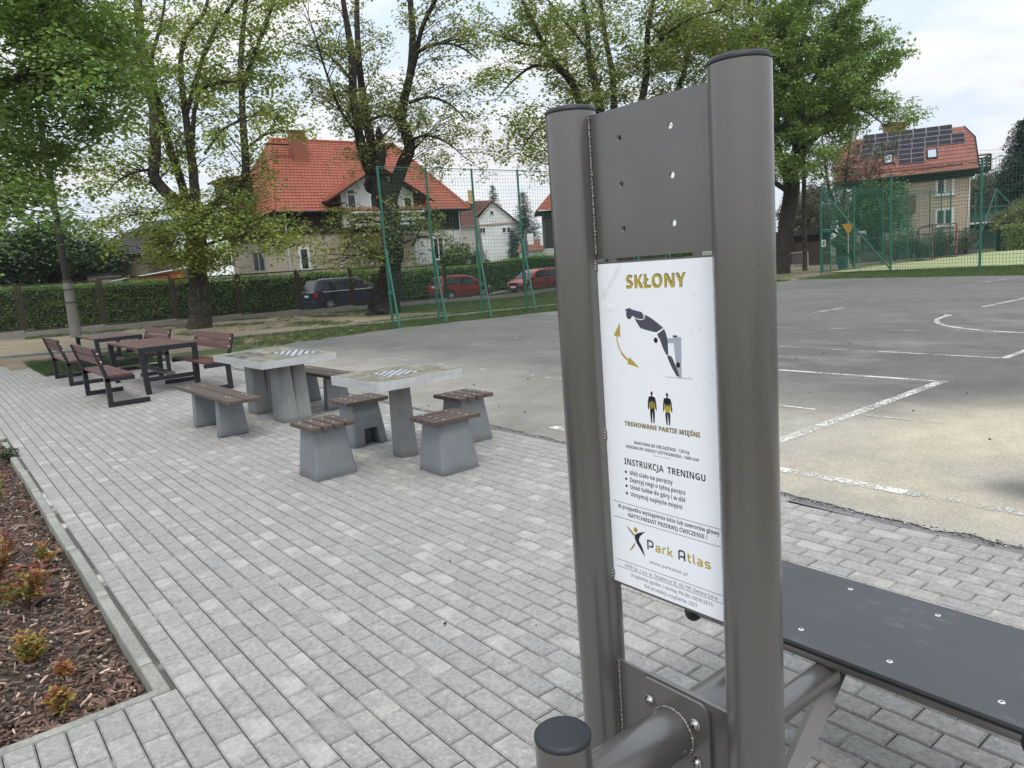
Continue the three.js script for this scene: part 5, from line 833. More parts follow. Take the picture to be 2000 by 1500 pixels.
{
  const xs = [11.08, 12.75, 14.50, 16.42, 18.3, 20.2, 22.1, 24.0], z = -19.9, H = 4.74, t = thing('ball_net', 'tall green ball stop net on thin braced steel posts along the left court edge', 'net', [0, 0, 0]);
  const zz = (x) => lerp(-19.86, -20.05, (x - 11) / 13);
  for (const x of xs) { const y = groundAt(x, zz(x)); part('post', rod(V(x, y - 0.2, zz(x)), V(x, H, zz(x)), 0.036, 0.036, 10), M.green, t); part('brace', rod(V(x - 0.14, y - 0.1, zz(x) + 0.66), V(x, 2.35, zz(x) + 0.03), 0.032, 0.032, 10), M.green, t); part('clamp', box(0.1, 0.09, 0.09, x, 1.05, zz(x) + 0.02), M.green, t); }
  part('top_cable', rod(V(xs[0], H - 0.02, zz(xs[0])), V(xs.at(-1), H - 0.02, zz(xs.at(-1))), 0.014, 0.014, 6), M.green, t);
  for (let k = 0; k + 1 < xs.length; k++) { const a = V(xs[k], 0.06, zz(xs[k]) + 0.045), d = V(xs[k + 1] - xs[k], 0, zz(xs[k + 1]) - zz(xs[k])), W = d.length(); part('net', netSheet({ p: a, span: W }, d.normalize(), W, 0, H - 0.12, 0.115, 0.0036, 0.03, k), M.netGreen, t).userData.kind = 'stuff'; }
}
// ================================================================== netted football enclosure on the right
{
  const t = thing('netted_enclosure', 'green steel posts with diagonal braces and sagging net around the small football pitch', 'net', [0, 0, 0]);
  const c = V(36.25, 0, -20.2), q = V(34.66, 0, -16.0), H = 4.32, u = q.clone().sub(c).normalize(), step = 4.5;
  const posts = []; for (let k = 0; k < 6; k++) posts.push(c.clone().addScaledVector(u, k * step));
  const side = [c, V(40.4, 0, -20.6), V(44.5, 0, -21), V(48.6, 0, -21.4), V(52.7, 0, -21.8), V(57, 0, -22.2)];
  const P = (p, h = H, r = 0.048) => part('post', rod(V(p.x, -0.2, p.z), V(p.x, h, p.z), r, r, 12), M.green, t);
  posts.forEach((p) => P(p)); side.slice(1).forEach((p) => P(p, H + 0.1, 0.04));
  part('brace', rod(c.clone().setY(H - 0.1), posts[1].clone().setY(0.05).add(V(0.05, 0, 0.05)), 0.036, 0.036, 10), M.green, t);
  part('brace', rod(c.clone().setY(H - 0.15), side[1].clone().setY(0.05), 0.034, 0.034, 10), M.green, t);
  const rope = (a, b, n, drop, y) => { const pts = []; for (let i = 0; i <= n * 6; i++) { const f = i / (n * 6), s = (f * n) % 1; pts.push(a.clone().lerp(b, f).setY(y - drop * 4 * s * (1 - s))); } const o = []; strand(o, pts, 0.011); return raw(o); };
  for (let k = 0; k < 5; k++) { const d = posts[k + 1].clone().sub(posts[k]), W = d.length(); part('net', netSheet({ p: posts[k].clone().setY(0.05), span: W / 6 }, d.normalize(), W, 0, H - 0.05, 0.14, 0.0060, 0.10, 20 + k), M.netGreen, t).userData.kind = 'stuff'; part('net_rope', rope(posts[k], posts[k + 1], 6, 0.14, H + 0.02), M.netGreen, t); }
  for (let k = 0; k < 5; k++) { const d = side[k + 1].clone().sub(side[k]), W = d.length(); part('net', netSheet({ p: side[k].clone().setY(0.05), span: W / 5 }, d.normalize(), W, 0, H, 0.15, 0.0066, 0.12, 40 + k), M.netGreen, t).userData.kind = 'stuff'; part('net_rope', rope(side[k], side[k + 1], 5, 0.14, H + 0.05), M.netGreen, t); }
  // gate in the corner bay
  const g = part('gate', [rod(V(36.2, 2.16, -20.12), V(38.7, 2.2, -20.4), 0.03, 0.03, 8)], M.green, t), w = V(0.98, 0, -0.10), a = V(36.33, 0, -20.16);
  const A = (h, s) => a.clone().addScaledVector(w, s).setY(h); part('gate_frame', [rod(A(0.08, 0), A(2.08, 0), 0.026, 0.026, 8), rod(A(0.08, 1), A(2.08, 1), 0.026, 0.026, 8), rod(A(2.08, 0), A(2.08, 1), 0.026, 0.026, 8), rod(A(0.08, 0), A(0.08, 1), 0.026, 0.026, 8), rod(A(1.0, 0), A(1.0, 1), 0.02, 0.02, 8)], M.green, g);
  // far end braces of the pitch
  const e0 = far(1792, 500, 62), e1 = far(1635 / 3.846 + 1480, 486, 60), e2 = far(2010, 470, 60); const top = at(1480 + 1790 / 3.846, 200 + 650 / 3.846, 61);
  part('brace', rod(e1, top, 0.045, 0.045, 8), M.green, t); part('brace', rod(at(2014, 440, 60), top, 0.045, 0.045, 8), M.green, t); part('post', rod(top.clone().setY(-0.1), top, 0.045, 0.045, 8), M.green, t);
  for (const [px, ty, d] of [[1758, 363, 52], [1839, 366, 58], [1906, 375, 60]]) { const p = at(px, ty, d); part('post', rod(p.clone().setY(-0.1), p, 0.045, 0.045, 8), M.green, t); }
}
// ---- goal, bin, signs and posts by the enclosure
{
  const goalBase = at(1844, 505, 46.5); goalBase.y = 0;
  const a = far(1820.6, 507, 45), b = far(1867.6, 502, 47), d = b.clone().sub(a).setY(0), L = d.length(), yaw = Math.atan2(-d.z, d.x);
  const t = thing('football_goal', 'small football goal with red and white posts inside the netted pitch', 'goal', [a.x, 0, a.z], yaw), H = 2.1;
  const band = (p0, p1, n) => Array.from({ length: n }, (_, i) => [rod(p0.clone().lerp(p1, i / n), p0.clone().lerp(p1, (i + 1) / n), 0.045, 0.045, 10), i & 1]);
  const redM = std({ color: [0.20, 0.035, 0.03], roughness: 0.6 }), all = [...band(V(0, 0, 0), V(0, H, 0), 8), ...band(V(L, 0, 0), V(L, H, 0), 8), ...band(V(0, H, 0), V(L, H, 0), 10)];
  part('red_bands', all.filter((x) => !x[1]).map((x) => x[0]), redM, t); part('white_bands', all.filter((x) => x[1]).map((x) => x[0]), std({ color: [0.15, 0.13, 0.125], roughness: 0.6 }), t);
  const back = []; for (const x of [0, L]) { back.push(rod(V(x, H, 0), V(x, H - 0.1, -0.8), 0.022, 0.022, 8), rod(V(x, H - 0.1, -0.8), V(x, 0, -1.3), 0.022, 0.022, 8), rod(V(x, 0.03, 0), V(x, 0.03, -1.3), 0.022, 0.022, 8)); } back.push(rod(V(0, 0.03, -1.3), V(L, 0.03, -1.3), 0.022, 0.022, 8)); part('net_frame', back, M.black, t);
  // a second frame beside it, seen edge on
  const a2 = far(1791, 510, 44), t2 = thing('goal_frame', 'thin dark rear frame standing left of the red and white goal', 'goal', [a2.x, 0, a2.z], yaw); part('frame', [rod(V(0, 0, 0), V(0.15, 1.75, 0), 0.028, 0.028, 8), rod(V(0.15, 1.75, 0), V(0.5, 1.98, 0), 0.028, 0.028, 8), rod(V(0.5, 1.98, 0), V(2.3, 2.02, 0.1), 0.028, 0.028, 8), rod(V(0, 0.03, 0), V(2.3, 0.03, 0.1), 0.024, 0.024, 8)], M.black, t2);
  const bp = far(1646, 527.5, 42.6), bin = thing('litter_bin', 'green litter bin behind the diagonal brace of the enclosure', 'bin', [bp.x, 0, bp.z]); part('drum', new THREE.CylinderGeometry(0.32, 0.25, 0.62, 20, 1, true).translate(0, 0.31, 0), std({ color: [0.012, 0.10, 0.062], roughness: 0.6, side: THREE.DoubleSide }), bin); part('lid_ring', new THREE.TorusGeometry(0.32, 0.02, 8, 24).rotateX(Math.PI / 2).translate(0, 0.62, 0), M.green, bin);
  const face = (p) => Math.atan2(EYE.x - p.x, EYE.z - p.z);
  const sp = far(1657, 500, 50), s1 = thing('road_sign', 'yellow triangular road sign with its point down behind the net', 'sign', [sp.x, 0, sp.z], face(sp)); const hs = (500 - 437) / 1450 * 50 + 0.15; part('pole', rod(V(0, -0.1, 0), V(0, hs + 0.3, 0), 0.03, 0.03, 8), M.zinc, s1); part('plate', extr([[-0.42, 0.32], [0.42, 0.32], [0.0, -0.42]], 0.03, 0.004).translate(0, hs, 0.05), std({ color: [0.62, 0.31, 0.02], roughness: 0.5 }), s1);
  const np = far(1690, 500, 53), s2 = thing('street_sign', 'white street name plate on a pale pole behind the net', 'sign', [np.x, 0, np.z], face(np)); const h2 = (500 - 444) / 1450 * 53; part('pole', rod(V(0.02, -0.1, 0), V(0.02, h2 + 0.1, 0), 0.035, 0.035, 8), M.zinc, s2); part('plate', box(0.52, 0.17, 0.02, -0.28, h2, 0.03), M.white, s2);
  const pp = onPlane(1610, 475, V(36.3, 1.7, -20), V(1, 0, 0.37).normalize()), s3 = thing('notice', 'white notice sheet hanging on the gate of the enclosure', 'notice', [pp.x - 0.06, pp.y, pp.z], face(pp)); part('board', box(0.19, 0.36, 0.012, 0, 0, 0.04), M.white, s3); part('print', box(0.10, 0.22, 0.003, 0, 0.0, 0.0485), std({ color: [0.16, 0.18, 0.17] }), s3);
  const ip = far(1537, 529, 46), s4 = thing('information_board', 'white information board with a blue bar under the dense green tree', 'sign', [ip.x, 0, ip.z], face(ip)); part('post', [rod(V(0.16, -0.1, 0), V(0.16, 1.62, 0), 0.045, 0.045, 8)], M.rust, s4); part('board', box(0.34, 0.72, 0.03, -0.04, 1.34, 0.05), M.white, s4); part('blue_bar', box(0.30, 0.10, 0.006, -0.04, 1.45, 0.069), std({ color: [0.03, 0.07, 0.25] }), s4); part('text_block', box(0.24, 0.14, 0.006, -0.06, 1.17, 0.069), std({ color: [0.3, 0.32, 0.36] }), s4);
  const br = far(1555, 524, 47), s5 = thing('crowd_barrier', 'galvanised crowd barrier behind the wooden utility post', 'barrier', [br.x, 0, br.z], face(br)); { const bars = [rod(V(-0.7, 0.08, 0), V(-0.7, 1.0, 0), 0.02, 0.02, 8), rod(V(0.7, 0.08, 0), V(0.7, 1.0, 0), 0.02, 0.02, 8), rod(V(-0.7, 1.02, 0), V(0.7, 1.05, 0), 0.02, 0.02, 8), rod(V(-0.7, 0.25, 0), V(0.7, 0.25, 0), 0.02, 0.02, 8)]; part('frame', bars, M.zinc, s5); for (let k = 1; k < 12; k++) part('upright', rod(V(-0.7 + k * 0.117, 0.25, 0), V(-0.7 + k * 0.117, 1.03, 0), 0.009, 0.009, 6), M.zinc, s5); part('foot', [box(0.05, 0.04, 0.5, -0.6, 0.02, 0), box(0.05, 0.04, 0.5, 0.6, 0.02, 0)], M.zinc, s5); }
  const up = far(1572, 527, 44), t6 = thing('utility_post', 'weathered wooden utility post left of the enclosure gate', 'post', [up.x, 0, up.z]); part('pole', limbTube([V(0, -0.2, 0), V(0.02, 3, 0), V(0.0, 7.6, 0)], [0.15, 0.13, 0.11], 12, 0.06, 4), M.barkPale, t6); part('band', new THREE.CylinderGeometry(0.155, 0.155, 0.06, 14).translate(0.01, 1.4, 0), M.rust, t6);
  // low dark kiosk and board fence under the tree
  const kp = far(1558, 522, 60), kk = thing('kiosk', 'low dark wooden hut with a flat grey roof under the dense tree', 'hut', [kp.x, 0, kp.z], face(kp)); part('wall', box(4.4, 2.2, 2.2, 0.2, 1.1, -1), std({ color: [0.045, 0.030, 0.024], map: texWood }), kk); part('roof', box(5.0, 0.42, 2.8, 0.1, 2.42, -1), std({ color: [0.07, 0.07, 0.075] }), kk); part('post', box(0.12, 2.2, 0.12, -0.3, 1.1, 0.2), std({ color: [0.10, 0.06, 0.045] }), kk);
  const fp = far(1588, 520, 52), fb = thing('board_fence', 'brown board fence between the utility post and the enclosure corner', 'fence', [fp.x, 0, fp.z], face(fp)); for (let k = 0; k < 15; k++) part('board', box(0.13, 1.62 + 0.03 * Math.sin(k * 4.1), 0.025, -1.1 + k * 0.15, 0.82, 0), std({ color: [0.085 + 0.012 * Math.sin(k * 7), 0.060, 0.045], map: texWood }), fb); part('rail', [box(2.3, 0.08, 0.04, -0.05, 0.4, -0.035), box(2.3, 0.08, 0.04, -0.05, 1.3, -0.035)], M.rust, fb);
}
// ---- lamp pole on the left, leaning pole and slim post by the white house
{
  const b = at(151, 668, 27.6); b.y = groundAt(b.x, b.z); const t = thing('lamp_pole', 'tall lamp pole with pale concrete foot and dark upper shaft in front of the fence', 'lamp', b);
  part('foot', new THREE.CylinderGeometry(0.155, 0.205, 2.1, 24).translate(0, 0.95, 0), std({ color: [0.20, 0.19, 0.175], map: texCoat, roughness: 0.9 }), t); part('band', [new THREE.CylinderGeometry(0.182, 0.182, 0.05, 24).translate(0, 1.25, 0), new THREE.CylinderGeometry(0.170, 0.170, 0.05, 24).translate(0, 1.72, 0)], M.rust, t);
  part('shaft', new THREE.CylinderGeometry(0.070, 0.125, 10.2, 20).translate(0, 7.05, 0), std({ color: [0.024, 0.023, 0.022], roughness: 0.8, map: texCoat }), t);
  part('collar', new THREE.CylinderGeometry(0.15, 0.17, 0.10, 20).translate(0, 2.03, 0), M.rust, t); const lh = part('lamp_head', cbox(0.26, 0.16, 0.72, 0.05, 0.02, 12.2, 0.32, 0.5), M.black, t); part('lens', box(0.2, 0.02, 0.5, 0.04, 12.11, 0.36, 0.5), std({ color: [0.3, 0.3, 0.28], roughness: 0.3 }), lh);
  const p0 = far(948, 516, 64), p1 = at(932, 425, 64), lp = thing('leaning_pole', 'grey concrete pole leaning against the sky beside the white gabled house', 'pole', p0); part('pole', rod(V(0, -0.3, 0), p1.clone().sub(p0), 0.15, 0.12, 12), std({ color: [0.20, 0.19, 0.175] }), lp); part('pole', rod(V(-0.9, -0.3, 0), p1.clone().sub(p0).add(V(-0.1, -0.1, 0)), 0.13, 0.12, 12), std({ color: [0.20, 0.19, 0.175] }), lp);
  const q0 = far(1027, 512, 58), q1 = at(1026, 448, 58), qp = thing('steel_post', 'slim blue grey post with a box, between the spruce and the pylon', 'post', q0); part('pole', rod(V(0, -0.2, 0), q1.clone().sub(q0), 0.09, 0.07, 12), std({ color: [0.12, 0.14, 0.17] }), qp); part('box', box(0.42, 1.15, 0.3, 0, q1.y - q0.y - 1.45, 0), std({ color: [0.10, 0.12, 0.15] }), qp);
  const wires = thing('power_lines', 'thin overhead wires crossing the sky by the solar panel house', 'cable'); for (const [y0, y1] of [[294, 283], [300, 291], [305, 296], [312, 304]]) { const o = [], a = at(1908, y0, 74), c = at(2060, y1, 62); strand(o, [a, a.clone().lerp(c, 0.5).add(V(0, -0.12, 0)), c], 0.013); part('wire', raw(o), M.black, wires); }
  const wl = thing('street_wires', 'thin overhead wires left of the lime tree above the dark roofed house', 'cable'); for (const y of [398, 404, 411]) { const o = [], a = at(60, y + 6, 60), c = at(330, y - 6, 52); strand(o, [a, a.clone().lerp(c, 0.5).add(V(0, -0.2, 0)), c], 0.011); part('wire', raw(o), M.black, wl); }
}

// ================================================================== houses
// pantile surface over the quad a-b (eave, left to right) and d-c (ridge): rows overlap, each row is a wave
function tiles(a, b, c, d, rowH = 0.33, tileW = 0.26) {
  const P = [], up = d.clone().sub(a), rows = Math.max(1, Math.round(up.length() / rowH)), n = b.clone().sub(a).cross(up).normalize();
  for (let k = 0; k < rows; k++) {
    const f0 = k / rows, f1 = (k + 1) / rows, l0 = a.clone().lerp(d, f0), r0 = b.clone().lerp(c, f0), l1 = a.clone().lerp(d, f1), r1 = b.clone().lerp(c, f1), W = l0.distanceTo(r0), m = Math.max(1, Math.round(W / tileW * 4));
    const row = (L, R, lift) => Array.from({ length: m + 1 }, (_, i) => { const u = i / m, x = u * W / tileW; return L.clone().lerp(R, u).addScaledVector(n, lift + 0.030 * Math.pow(Math.abs(Math.sin(x * Math.PI)), 0.8)); });
    const lo = row(l0, r0, 0.045), hi = row(l1, r1, 0.008), lip = row(l0, r0, 0.0);
    for (let i = 0; i < m; i++) for (const q of [lo[i], lo[i + 1], hi[i], hi[i], lo[i + 1], hi[i + 1], lip[i], lip[i + 1], lo[i], lo[i], lip[i + 1], lo[i + 1]]) P.push(q.x, q.y, q.z);
  }
  return triUV(raw(P));
}
const quad = (a, b, c, d) => { const P = []; for (const q of [a, b, c, a, c, d]) P.push(q.x, q.y, q.z); return triUV(raw(P)); };
const tileRed = std({ color: [0.345, 0.098, 0.054], roughness: 0.75, map: texRoof }), tileOld = std({ color: [0.135, 0.045, 0.035], roughness: 0.85, map: texRoof });
// a window in local x, y on a wall facing +z: frame bars around panes, sill below
function windowAt(parent, x, y, w, h, z, o = {}) {
  const f = o.frame ?? 0.10, d = 0.09, g = [box(w, f, d, x, y + h / 2 - f / 2, z), box(w, f, d, x, y - h / 2 + f / 2, z), box(f, h - 2 * f, d, x - w / 2 + f / 2, y, z), box(f, h - 2 * f, d, x + w / 2 - f / 2, y, z)];
  const n = o.panes ?? 2; for (let k = 1; k < n; k++) g.push(box(f * 0.8, h - 2 * f, d * 0.9, x - w / 2 + w * k / n, y, z)); if (o.transom) g.push(box(w - 2 * f, f * 0.7, d * 0.8, x, y + h * o.transom, z));
  const win = part('window', g, o.mat ?? M.white, parent);
  for (let k = 0; k < n; k++) part('pane', box(w / n - f * 0.9, h - 2 * f, 0.02, x - w / 2 + w * (k + 0.5) / n, y, z - 0.02), o.blind === k ? std({ color: [0.42, 0.36, 0.30] }) : M.glassDark, win);
  if (o.sill) part('sill', box(w + 0.16, 0.05, 0.2, x, y - h / 2 - 0.03, z + 0.05), M.zinc, win); return win;
}
// ---- the big red roofed house, its front parallel to the street
{
  const zE = -46, zW = -46.55, zR = -51.8, eR = onZ(918, 406.5, zE), rL = onZ(527, 272, zR), rR = onZ(768, 284, zR), yE = 5.95, yR = (rL.y + rR.y) / 2, zB = 2 * zR - zE;
  const x0 = rL.x - (eR.x - rR.x), x1 = eR.x, o = V((x0 + x1) / 2, -0.3, zR), t = thing('house', 'large beige house with orange red tiled hip roof and white balcony gable', 'house', o), T = (x, y, z) => V(x - o.x, y - o.y, z - o.z);
  const plaster = std({ color: [0.50, 0.43, 0.335], roughness: 0.9, map: texPlaster, bumpMap: texPlaster, bumpScale: 0.02 }), greyP = std({ color: [0.42, 0.42, 0.42], map: texPlaster }), whiteP = std({ color: [0.74, 0.74, 0.74], roughness: 0.85, map: texPlaster }), timber = std({ color: [0.030, 0.019, 0.013], roughness: 0.85, map: texWood });
  const b = (xa, xb, ya, yb2, za, zb, m, name, p = t) => part(name, box(xb - xa, yb2 - ya, zb - za, (xa + xb) / 2 - o.x, (ya + yb2) / 2 - o.y, (za + zb) / 2 - o.z), m, p);
  b(x0 + 0.7, x1 - 0.7, -0.8, 4.55, zB + 0.6, zW, plaster, 'wall'); b(x0 + 0.6, x1 - 0.6, 4.551, 5.9, zB + 0.5, zW + 0.1, timber, 'timber_band');
  { const g = []; for (let x = x0 + 0.7; x < x1 - 0.7; x += 0.19) g.push(box(0.035, 1.3, 0.03, x - o.x, 5.2 - o.y, zW + 0.115 - o.z)); part('battens', g, timber, t).userData.kind = 'stuff'; }
  b(x0 + 0.68, onZ(560, 500, zW).x, -0.5, 4.2, zW + 0.004, zW + 0.03, greyP, 'grey_render');
  { const a = onZ(806, 450, zW), c = onZ(905, 450, zW); const xa = onZ(812, 510, zW).x, xb = Math.min(onZ(902, 510, zW).x, x1 - 0.72); b(xa, xb, onZ(850, 514, zW).y, 4.5, zW + 0.004, zW + 0.05, whiteP, 'white_render'); }
  { const g = []; const r = rngOf(17); for (let k = 0; k < 30; k++) { const x = lerp(onZ(640, 500, zW).x, onZ(780, 500, zW).x, r()), y = 1.0 + r() * 1.3; g.push(box(0.35 + r() * 0.5, 0.2 + r() * 0.35, 0.008, x - o.x, y - o.y, zW + 0.006 + k * 0.0004 - o.z)); } part('bare_masonry', g, std({ color: [0.36, 0.25, 0.19], map: texPlaster, roughness: 1 }), t).userData.kind = 'stuff'; }
  const roof = part('roof', [tiles(T(x0, yE, zE), T(x1, yE, zE), T(rR.x, yR, zR), T(rL.x, yR, zR)), tiles(T(x1, yE, zE), T(x1, yE, zB), T(rR.x, yR, zR + -0.01), T(rR.x, yR, zR)), tiles(T(x0, yE, zB), T(x0, yE, zE), T(rL.x, yR, zR), T(rL.x, yR, zR - 0.01)), quad(T(x1, yE, zB), T(x0, yE, zB), T(rL.x, yR, zR), T(rR.x, yR, zR))], tileRed, t);
  const cap = (p, q) => rod(p, q, 0.13, 0.13, 10); part('ridge_tiles', [cap(T(rL.x, yR + 0.03, zR), T(rR.x, yR + 0.03, zR)), cap(T(rR.x, yR + 0.03, zR), T(x1, yE + 0.04, zE)), cap(T(rL.x, yR + 0.03, zR), T(x0, yE + 0.04, zE))], tileRed, roof);
  part('soffit', box(x1 - x0 - 0.1, 0.05, zE - zB - 0.1, 0, yE - 0.06 - o.y, 0), timber, t); part('gutter', rod(T(x0, yE - 0.03, zE + 0.06), T(x1, yE - 0.03, zE + 0.06), 0.07, 0.07, 8), M.black, t);
  part('downpipe', rod(T(x1 - 0.75, 5.8, zW + 0.12), T(x1 - 0.75, -0.4, zW + 0.12), 0.05, 0.05, 8), M.zinc, t); part('downpipe', rod(T(onZ(561, 480, zW).x, 5.8, zW + 0.12), T(onZ(561, 480, zW).x, -0.4, zW + 0.12), 0.05, 0.05, 8), M.zinc, t);
  { const c = onZ(581, 280, zR + 1.6); const ch = part('chimney', box(1.0, 2.6, 0.7, c.x - o.x, onZ(580, 262, zR + 1.6).y - 1.2 - o.y, zR + 1.6 - o.z), std({ color: [0.30, 0.10, 0.06], map: texPlaster }), t); part('chimney_cap', box(1.12, 0.14, 0.82, c.x - o.x, onZ(580, 262, zR + 1.6).y + 0.14 - o.y, zR + 1.6 - o.z), std({ color: [0.24, 0.15, 0.06] }), ch); part('walkway', box(1.6, 0.06, 0.4, c.x - 1.6 - o.x, onZ(555, 284, zR + 1.6).y - o.y, zR + 1.9 - o.z), timber, roof); }
  // front gable with balcony
  const gz = zW + 0.35, xa = onZ(667, 400, gz).x, xb = onZ(808, 400, gz).x, xm = (xa + xb) / 2, yg = 8.85, ye = 6.75, back = zR + 1.2;
  { const s = extr([[xa - o.x, 4.8 - o.y], [xb - o.x, 4.8 - o.y], [xb - o.x, 7.15 - o.y], [xm - o.x, yg - 0.12 - o.y], [xa - o.x, 7.15 - o.y]], 3.4).translate(0, 0, gz - 1.7 - o.z); part('gable_wall', s, whiteP, t); }
  const lowL = onZ(632, 372, gz + 0.55), ov = gz + 0.6; part('gable_roof', [tiles(T(xa - 1.25, 6.55, ov), T(xm, yg, ov), T(xm, yg, back), T(xa - 1.25, 6.55, back + 2.0), 0.33).scale(1, 1, 1), tiles(T(xm, yg, ov), T(xb + 1.25, 6.55, ov), T(xb + 1.25, 6.55, back + 2.0), T(xm, yg, back), 0.33)], tileRed, t);
  part('barge_board', [bar(T(xa - 1.3, 6.47, ov), T(xm, yg - 0.05, ov), 0.05, 0.2), bar(T(xm, yg - 0.05, ov), T(xb + 1.3, 6.47, ov), 0.05, 0.2), box(1.2, 0.06, 0.9, xa - 0.6 - o.x, 6.42 - o.y, ov - 0.4 - o.z)], timber, t);
  const W = (px0, px1, py0, py1, z, opt) => { const p = onZ(px0, py0, z), q = onZ(px1, py1, z); windowAt(t, (p.x + q.x) / 2 - o.x, (p.y + q.y) / 2 - o.y, Math.abs(q.x - p.x), Math.abs(p.y - q.y), z + 0.02 - o.z, opt); };
  W(674, 697, 369, 409, gz, { panes: 1, transom: 0.22 }); W(720, 742, 380, 412, gz, { panes: 1 }); W(786, 806, 384, 412, gz, { panes: 1 });
  const by = 4.72; b(xa - 0.1, xb + 0.1, by, by + 0.14, gz, gz + 1.25, timber, 'balcony_floor'); const rail = []; for (let k = 0; k < 4; k++) part('balcony_board', box(xb - xa + 0.2, 0.13, 0.03, xm - o.x, by + 0.36 + k * 0.22 - o.y, gz + 1.25 - o.z), k & 1 ? whiteP : timber, t); for (let k = 0; k < 6; k++) part('baluster', box(0.09, 1.1, 0.09, lerp(xa, xb, k / 5) - o.x, by + 0.6 - o.y, gz + 1.2 - o.z), timber, t);
  for (const x of [xa + 0.2, xb - 0.2]) part('balcony_strut', bar(T(x, 3.5, zW + 0.05), T(x, by, gz + 1.1), 0.1, 0.1), timber, t);
  W(581, 608, 483, 529, zW, { panes: 1, frame: 0.15 }); W(702, 728, 471, 517, zW, { panes: 2, transom: 0.22, frame: 0.09 }); W(843, 869, 463, 507, zW + 0.05, { panes: 2, frame: 0.11, sill: 1 }); W(490, 520, 492, 530, zW + 0.03, { panes: 2, frame: 0.08, mat: std({ color: [0.25, 0.24, 0.22] }) }); W(433, 455, 480, 520, zW + 0.03, { panes: 2, frame: 0.08 });
  { const hp = T(onZ(610, 515, zW + 0.5).x, 2.0, zW + 0.6); part('arch_trellis', new THREE.TorusGeometry(0.95, 0.025, 6, 24, Math.PI).translate(hp.x + 0.9, hp.y - 0.2, hp.z), M.wire, t); }
  { const hx = onZ(474, 350, zE - 1.5), d = T(onZ(449, 330, zR + 1).x, 7.7, zR + 1.2); part('side_dormer', box(1.7, 1.5, 2.4, d.x, d.y, d.z), timber, t); part('side_dormer_roof', box(2.2, 0.12, 2.9, d.x - 0.1, d.y + 0.82, d.z, 0, 0, 0.12), tileOld, t); }
}
// ---- white gabled house farther off, red brown roof, yellow chimney
{
  const D = 104, p = (x, y) => at(x, y, D), gl = p(932, 421), gr = p(1010, 430), ap = p(960.5, 391), mid = gl.clone().lerp(gr, 0.5), u = V(RIGHT.x, 0, RIGHT.z).normalize(), yaw = Math.atan2(-u.z, u.x);
  const o = V(mid.x, 0, mid.z), t = thing('house', 'white gabled house with red brown roof seen through the ball net', 'house', o, yaw), inv = new THREE.Matrix4().makeRotationY(-yaw), L = (q) => q.clone().sub(o).applyMatrix4(inv), a = L(gl), b = L(gr), c = L(ap), wp = std({ color: [0.82, 0.82, 0.80], roughness: 0.9, map: texPlaster });
  const gwall = extr([[a.x + 0.2, -2], [b.x - 0.1, -2], [b.x - 0.1, b.y - 0.3], [c.x, c.y - 0.25], [a.x + 0.2, a.y - 0.3]], 9).translate(0, 0, -4.5); part('wall', gwall, wp, t);
  const B = -10, ex = (q, dy = 0) => V(q.x, q.y + dy, 0.35); const k = (b.y - c.y) / (b.x - c.x);
  part('roof', [quad(V(b.x + 0.3, b.y - 0.35, 0.4), V(b.x + 0.3, b.y - 0.35, B), V(c.x, c.y, B), V(c.x, c.y, 0.4)), quad(V(a.x - 0.5, a.y - 0.35, B), V(a.x - 0.5, a.y - 0.35, 0.4), V(c.x, c.y, 0.4), V(c.x, c.y, B))], tileOld, t);
  const w0 = L(p(905, 385)), w1 = L(p(957, 385)), lowl = L(p(903, 424)), wing = part('wing_roof', [tiles(V(lowl.x - 2, lowl.y - 1.2, -1.2), V(a.x + 2.6, lowl.y - 1.2, -1.2), V(w1.x, w1.y, -6), V(w0.x - 3, w0.y, -6), 0.5, 0.4)], tileOld, t); part('wing_wall', box(7, 9, 7, a.x - 2.6, lowl.y - 5.7, -5.2), std({ color: [0.50, 0.46, 0.42], map: texPlaster }), t);
  const sk = L(p(933, 390)); part('skylight', box(0.5, 0.12, 0.9, sk.x, sk.y + 0.5, sk.z - 3.2, 0, 0.7), M.white, wing); const ch = L(p(917, 384)); part('chimney', box(0.85, 1.9, 0.85, ch.x, ch.y + 0.3, -4.6), std({ color: [0.52, 0.37, 0.16], map: texPlaster }), t);
  part('eave_trim', [bar(V(b.x + 0.35, b.y - 0.42, 0.42), V(c.x, c.y - 0.06, 0.42), 0.08, 0.3), bar(V(a.x - 0.5, a.y - 0.42, 0.42), V(c.x, c.y - 0.06, 0.42), 0.08, 0.3)], std({ color: [0.34, 0.19, 0.15] }), t);
  const by = L(p(975, 437)).y; part('string_course', box(b.x - a.x - 0.1, 0.22, 0.14, (a.x + b.x) / 2, by, 0.07), std({ color: [0.44, 0.27, 0.21] }), t);
  const w = (x, y, ww, hh, n) => { const q = L(p(x, y)); windowAt(t, q.x, q.y, ww, hh, 0.06, { panes: n, frame: 0.09 }); }; w(960.5, 416, 0.6, 0.62, 1); w(984.5, 449, 0.6, 0.8, 1); w(993.5, 449, 0.6, 0.8, 1); w(942, 450, 0.9, 0.85, 2);
}
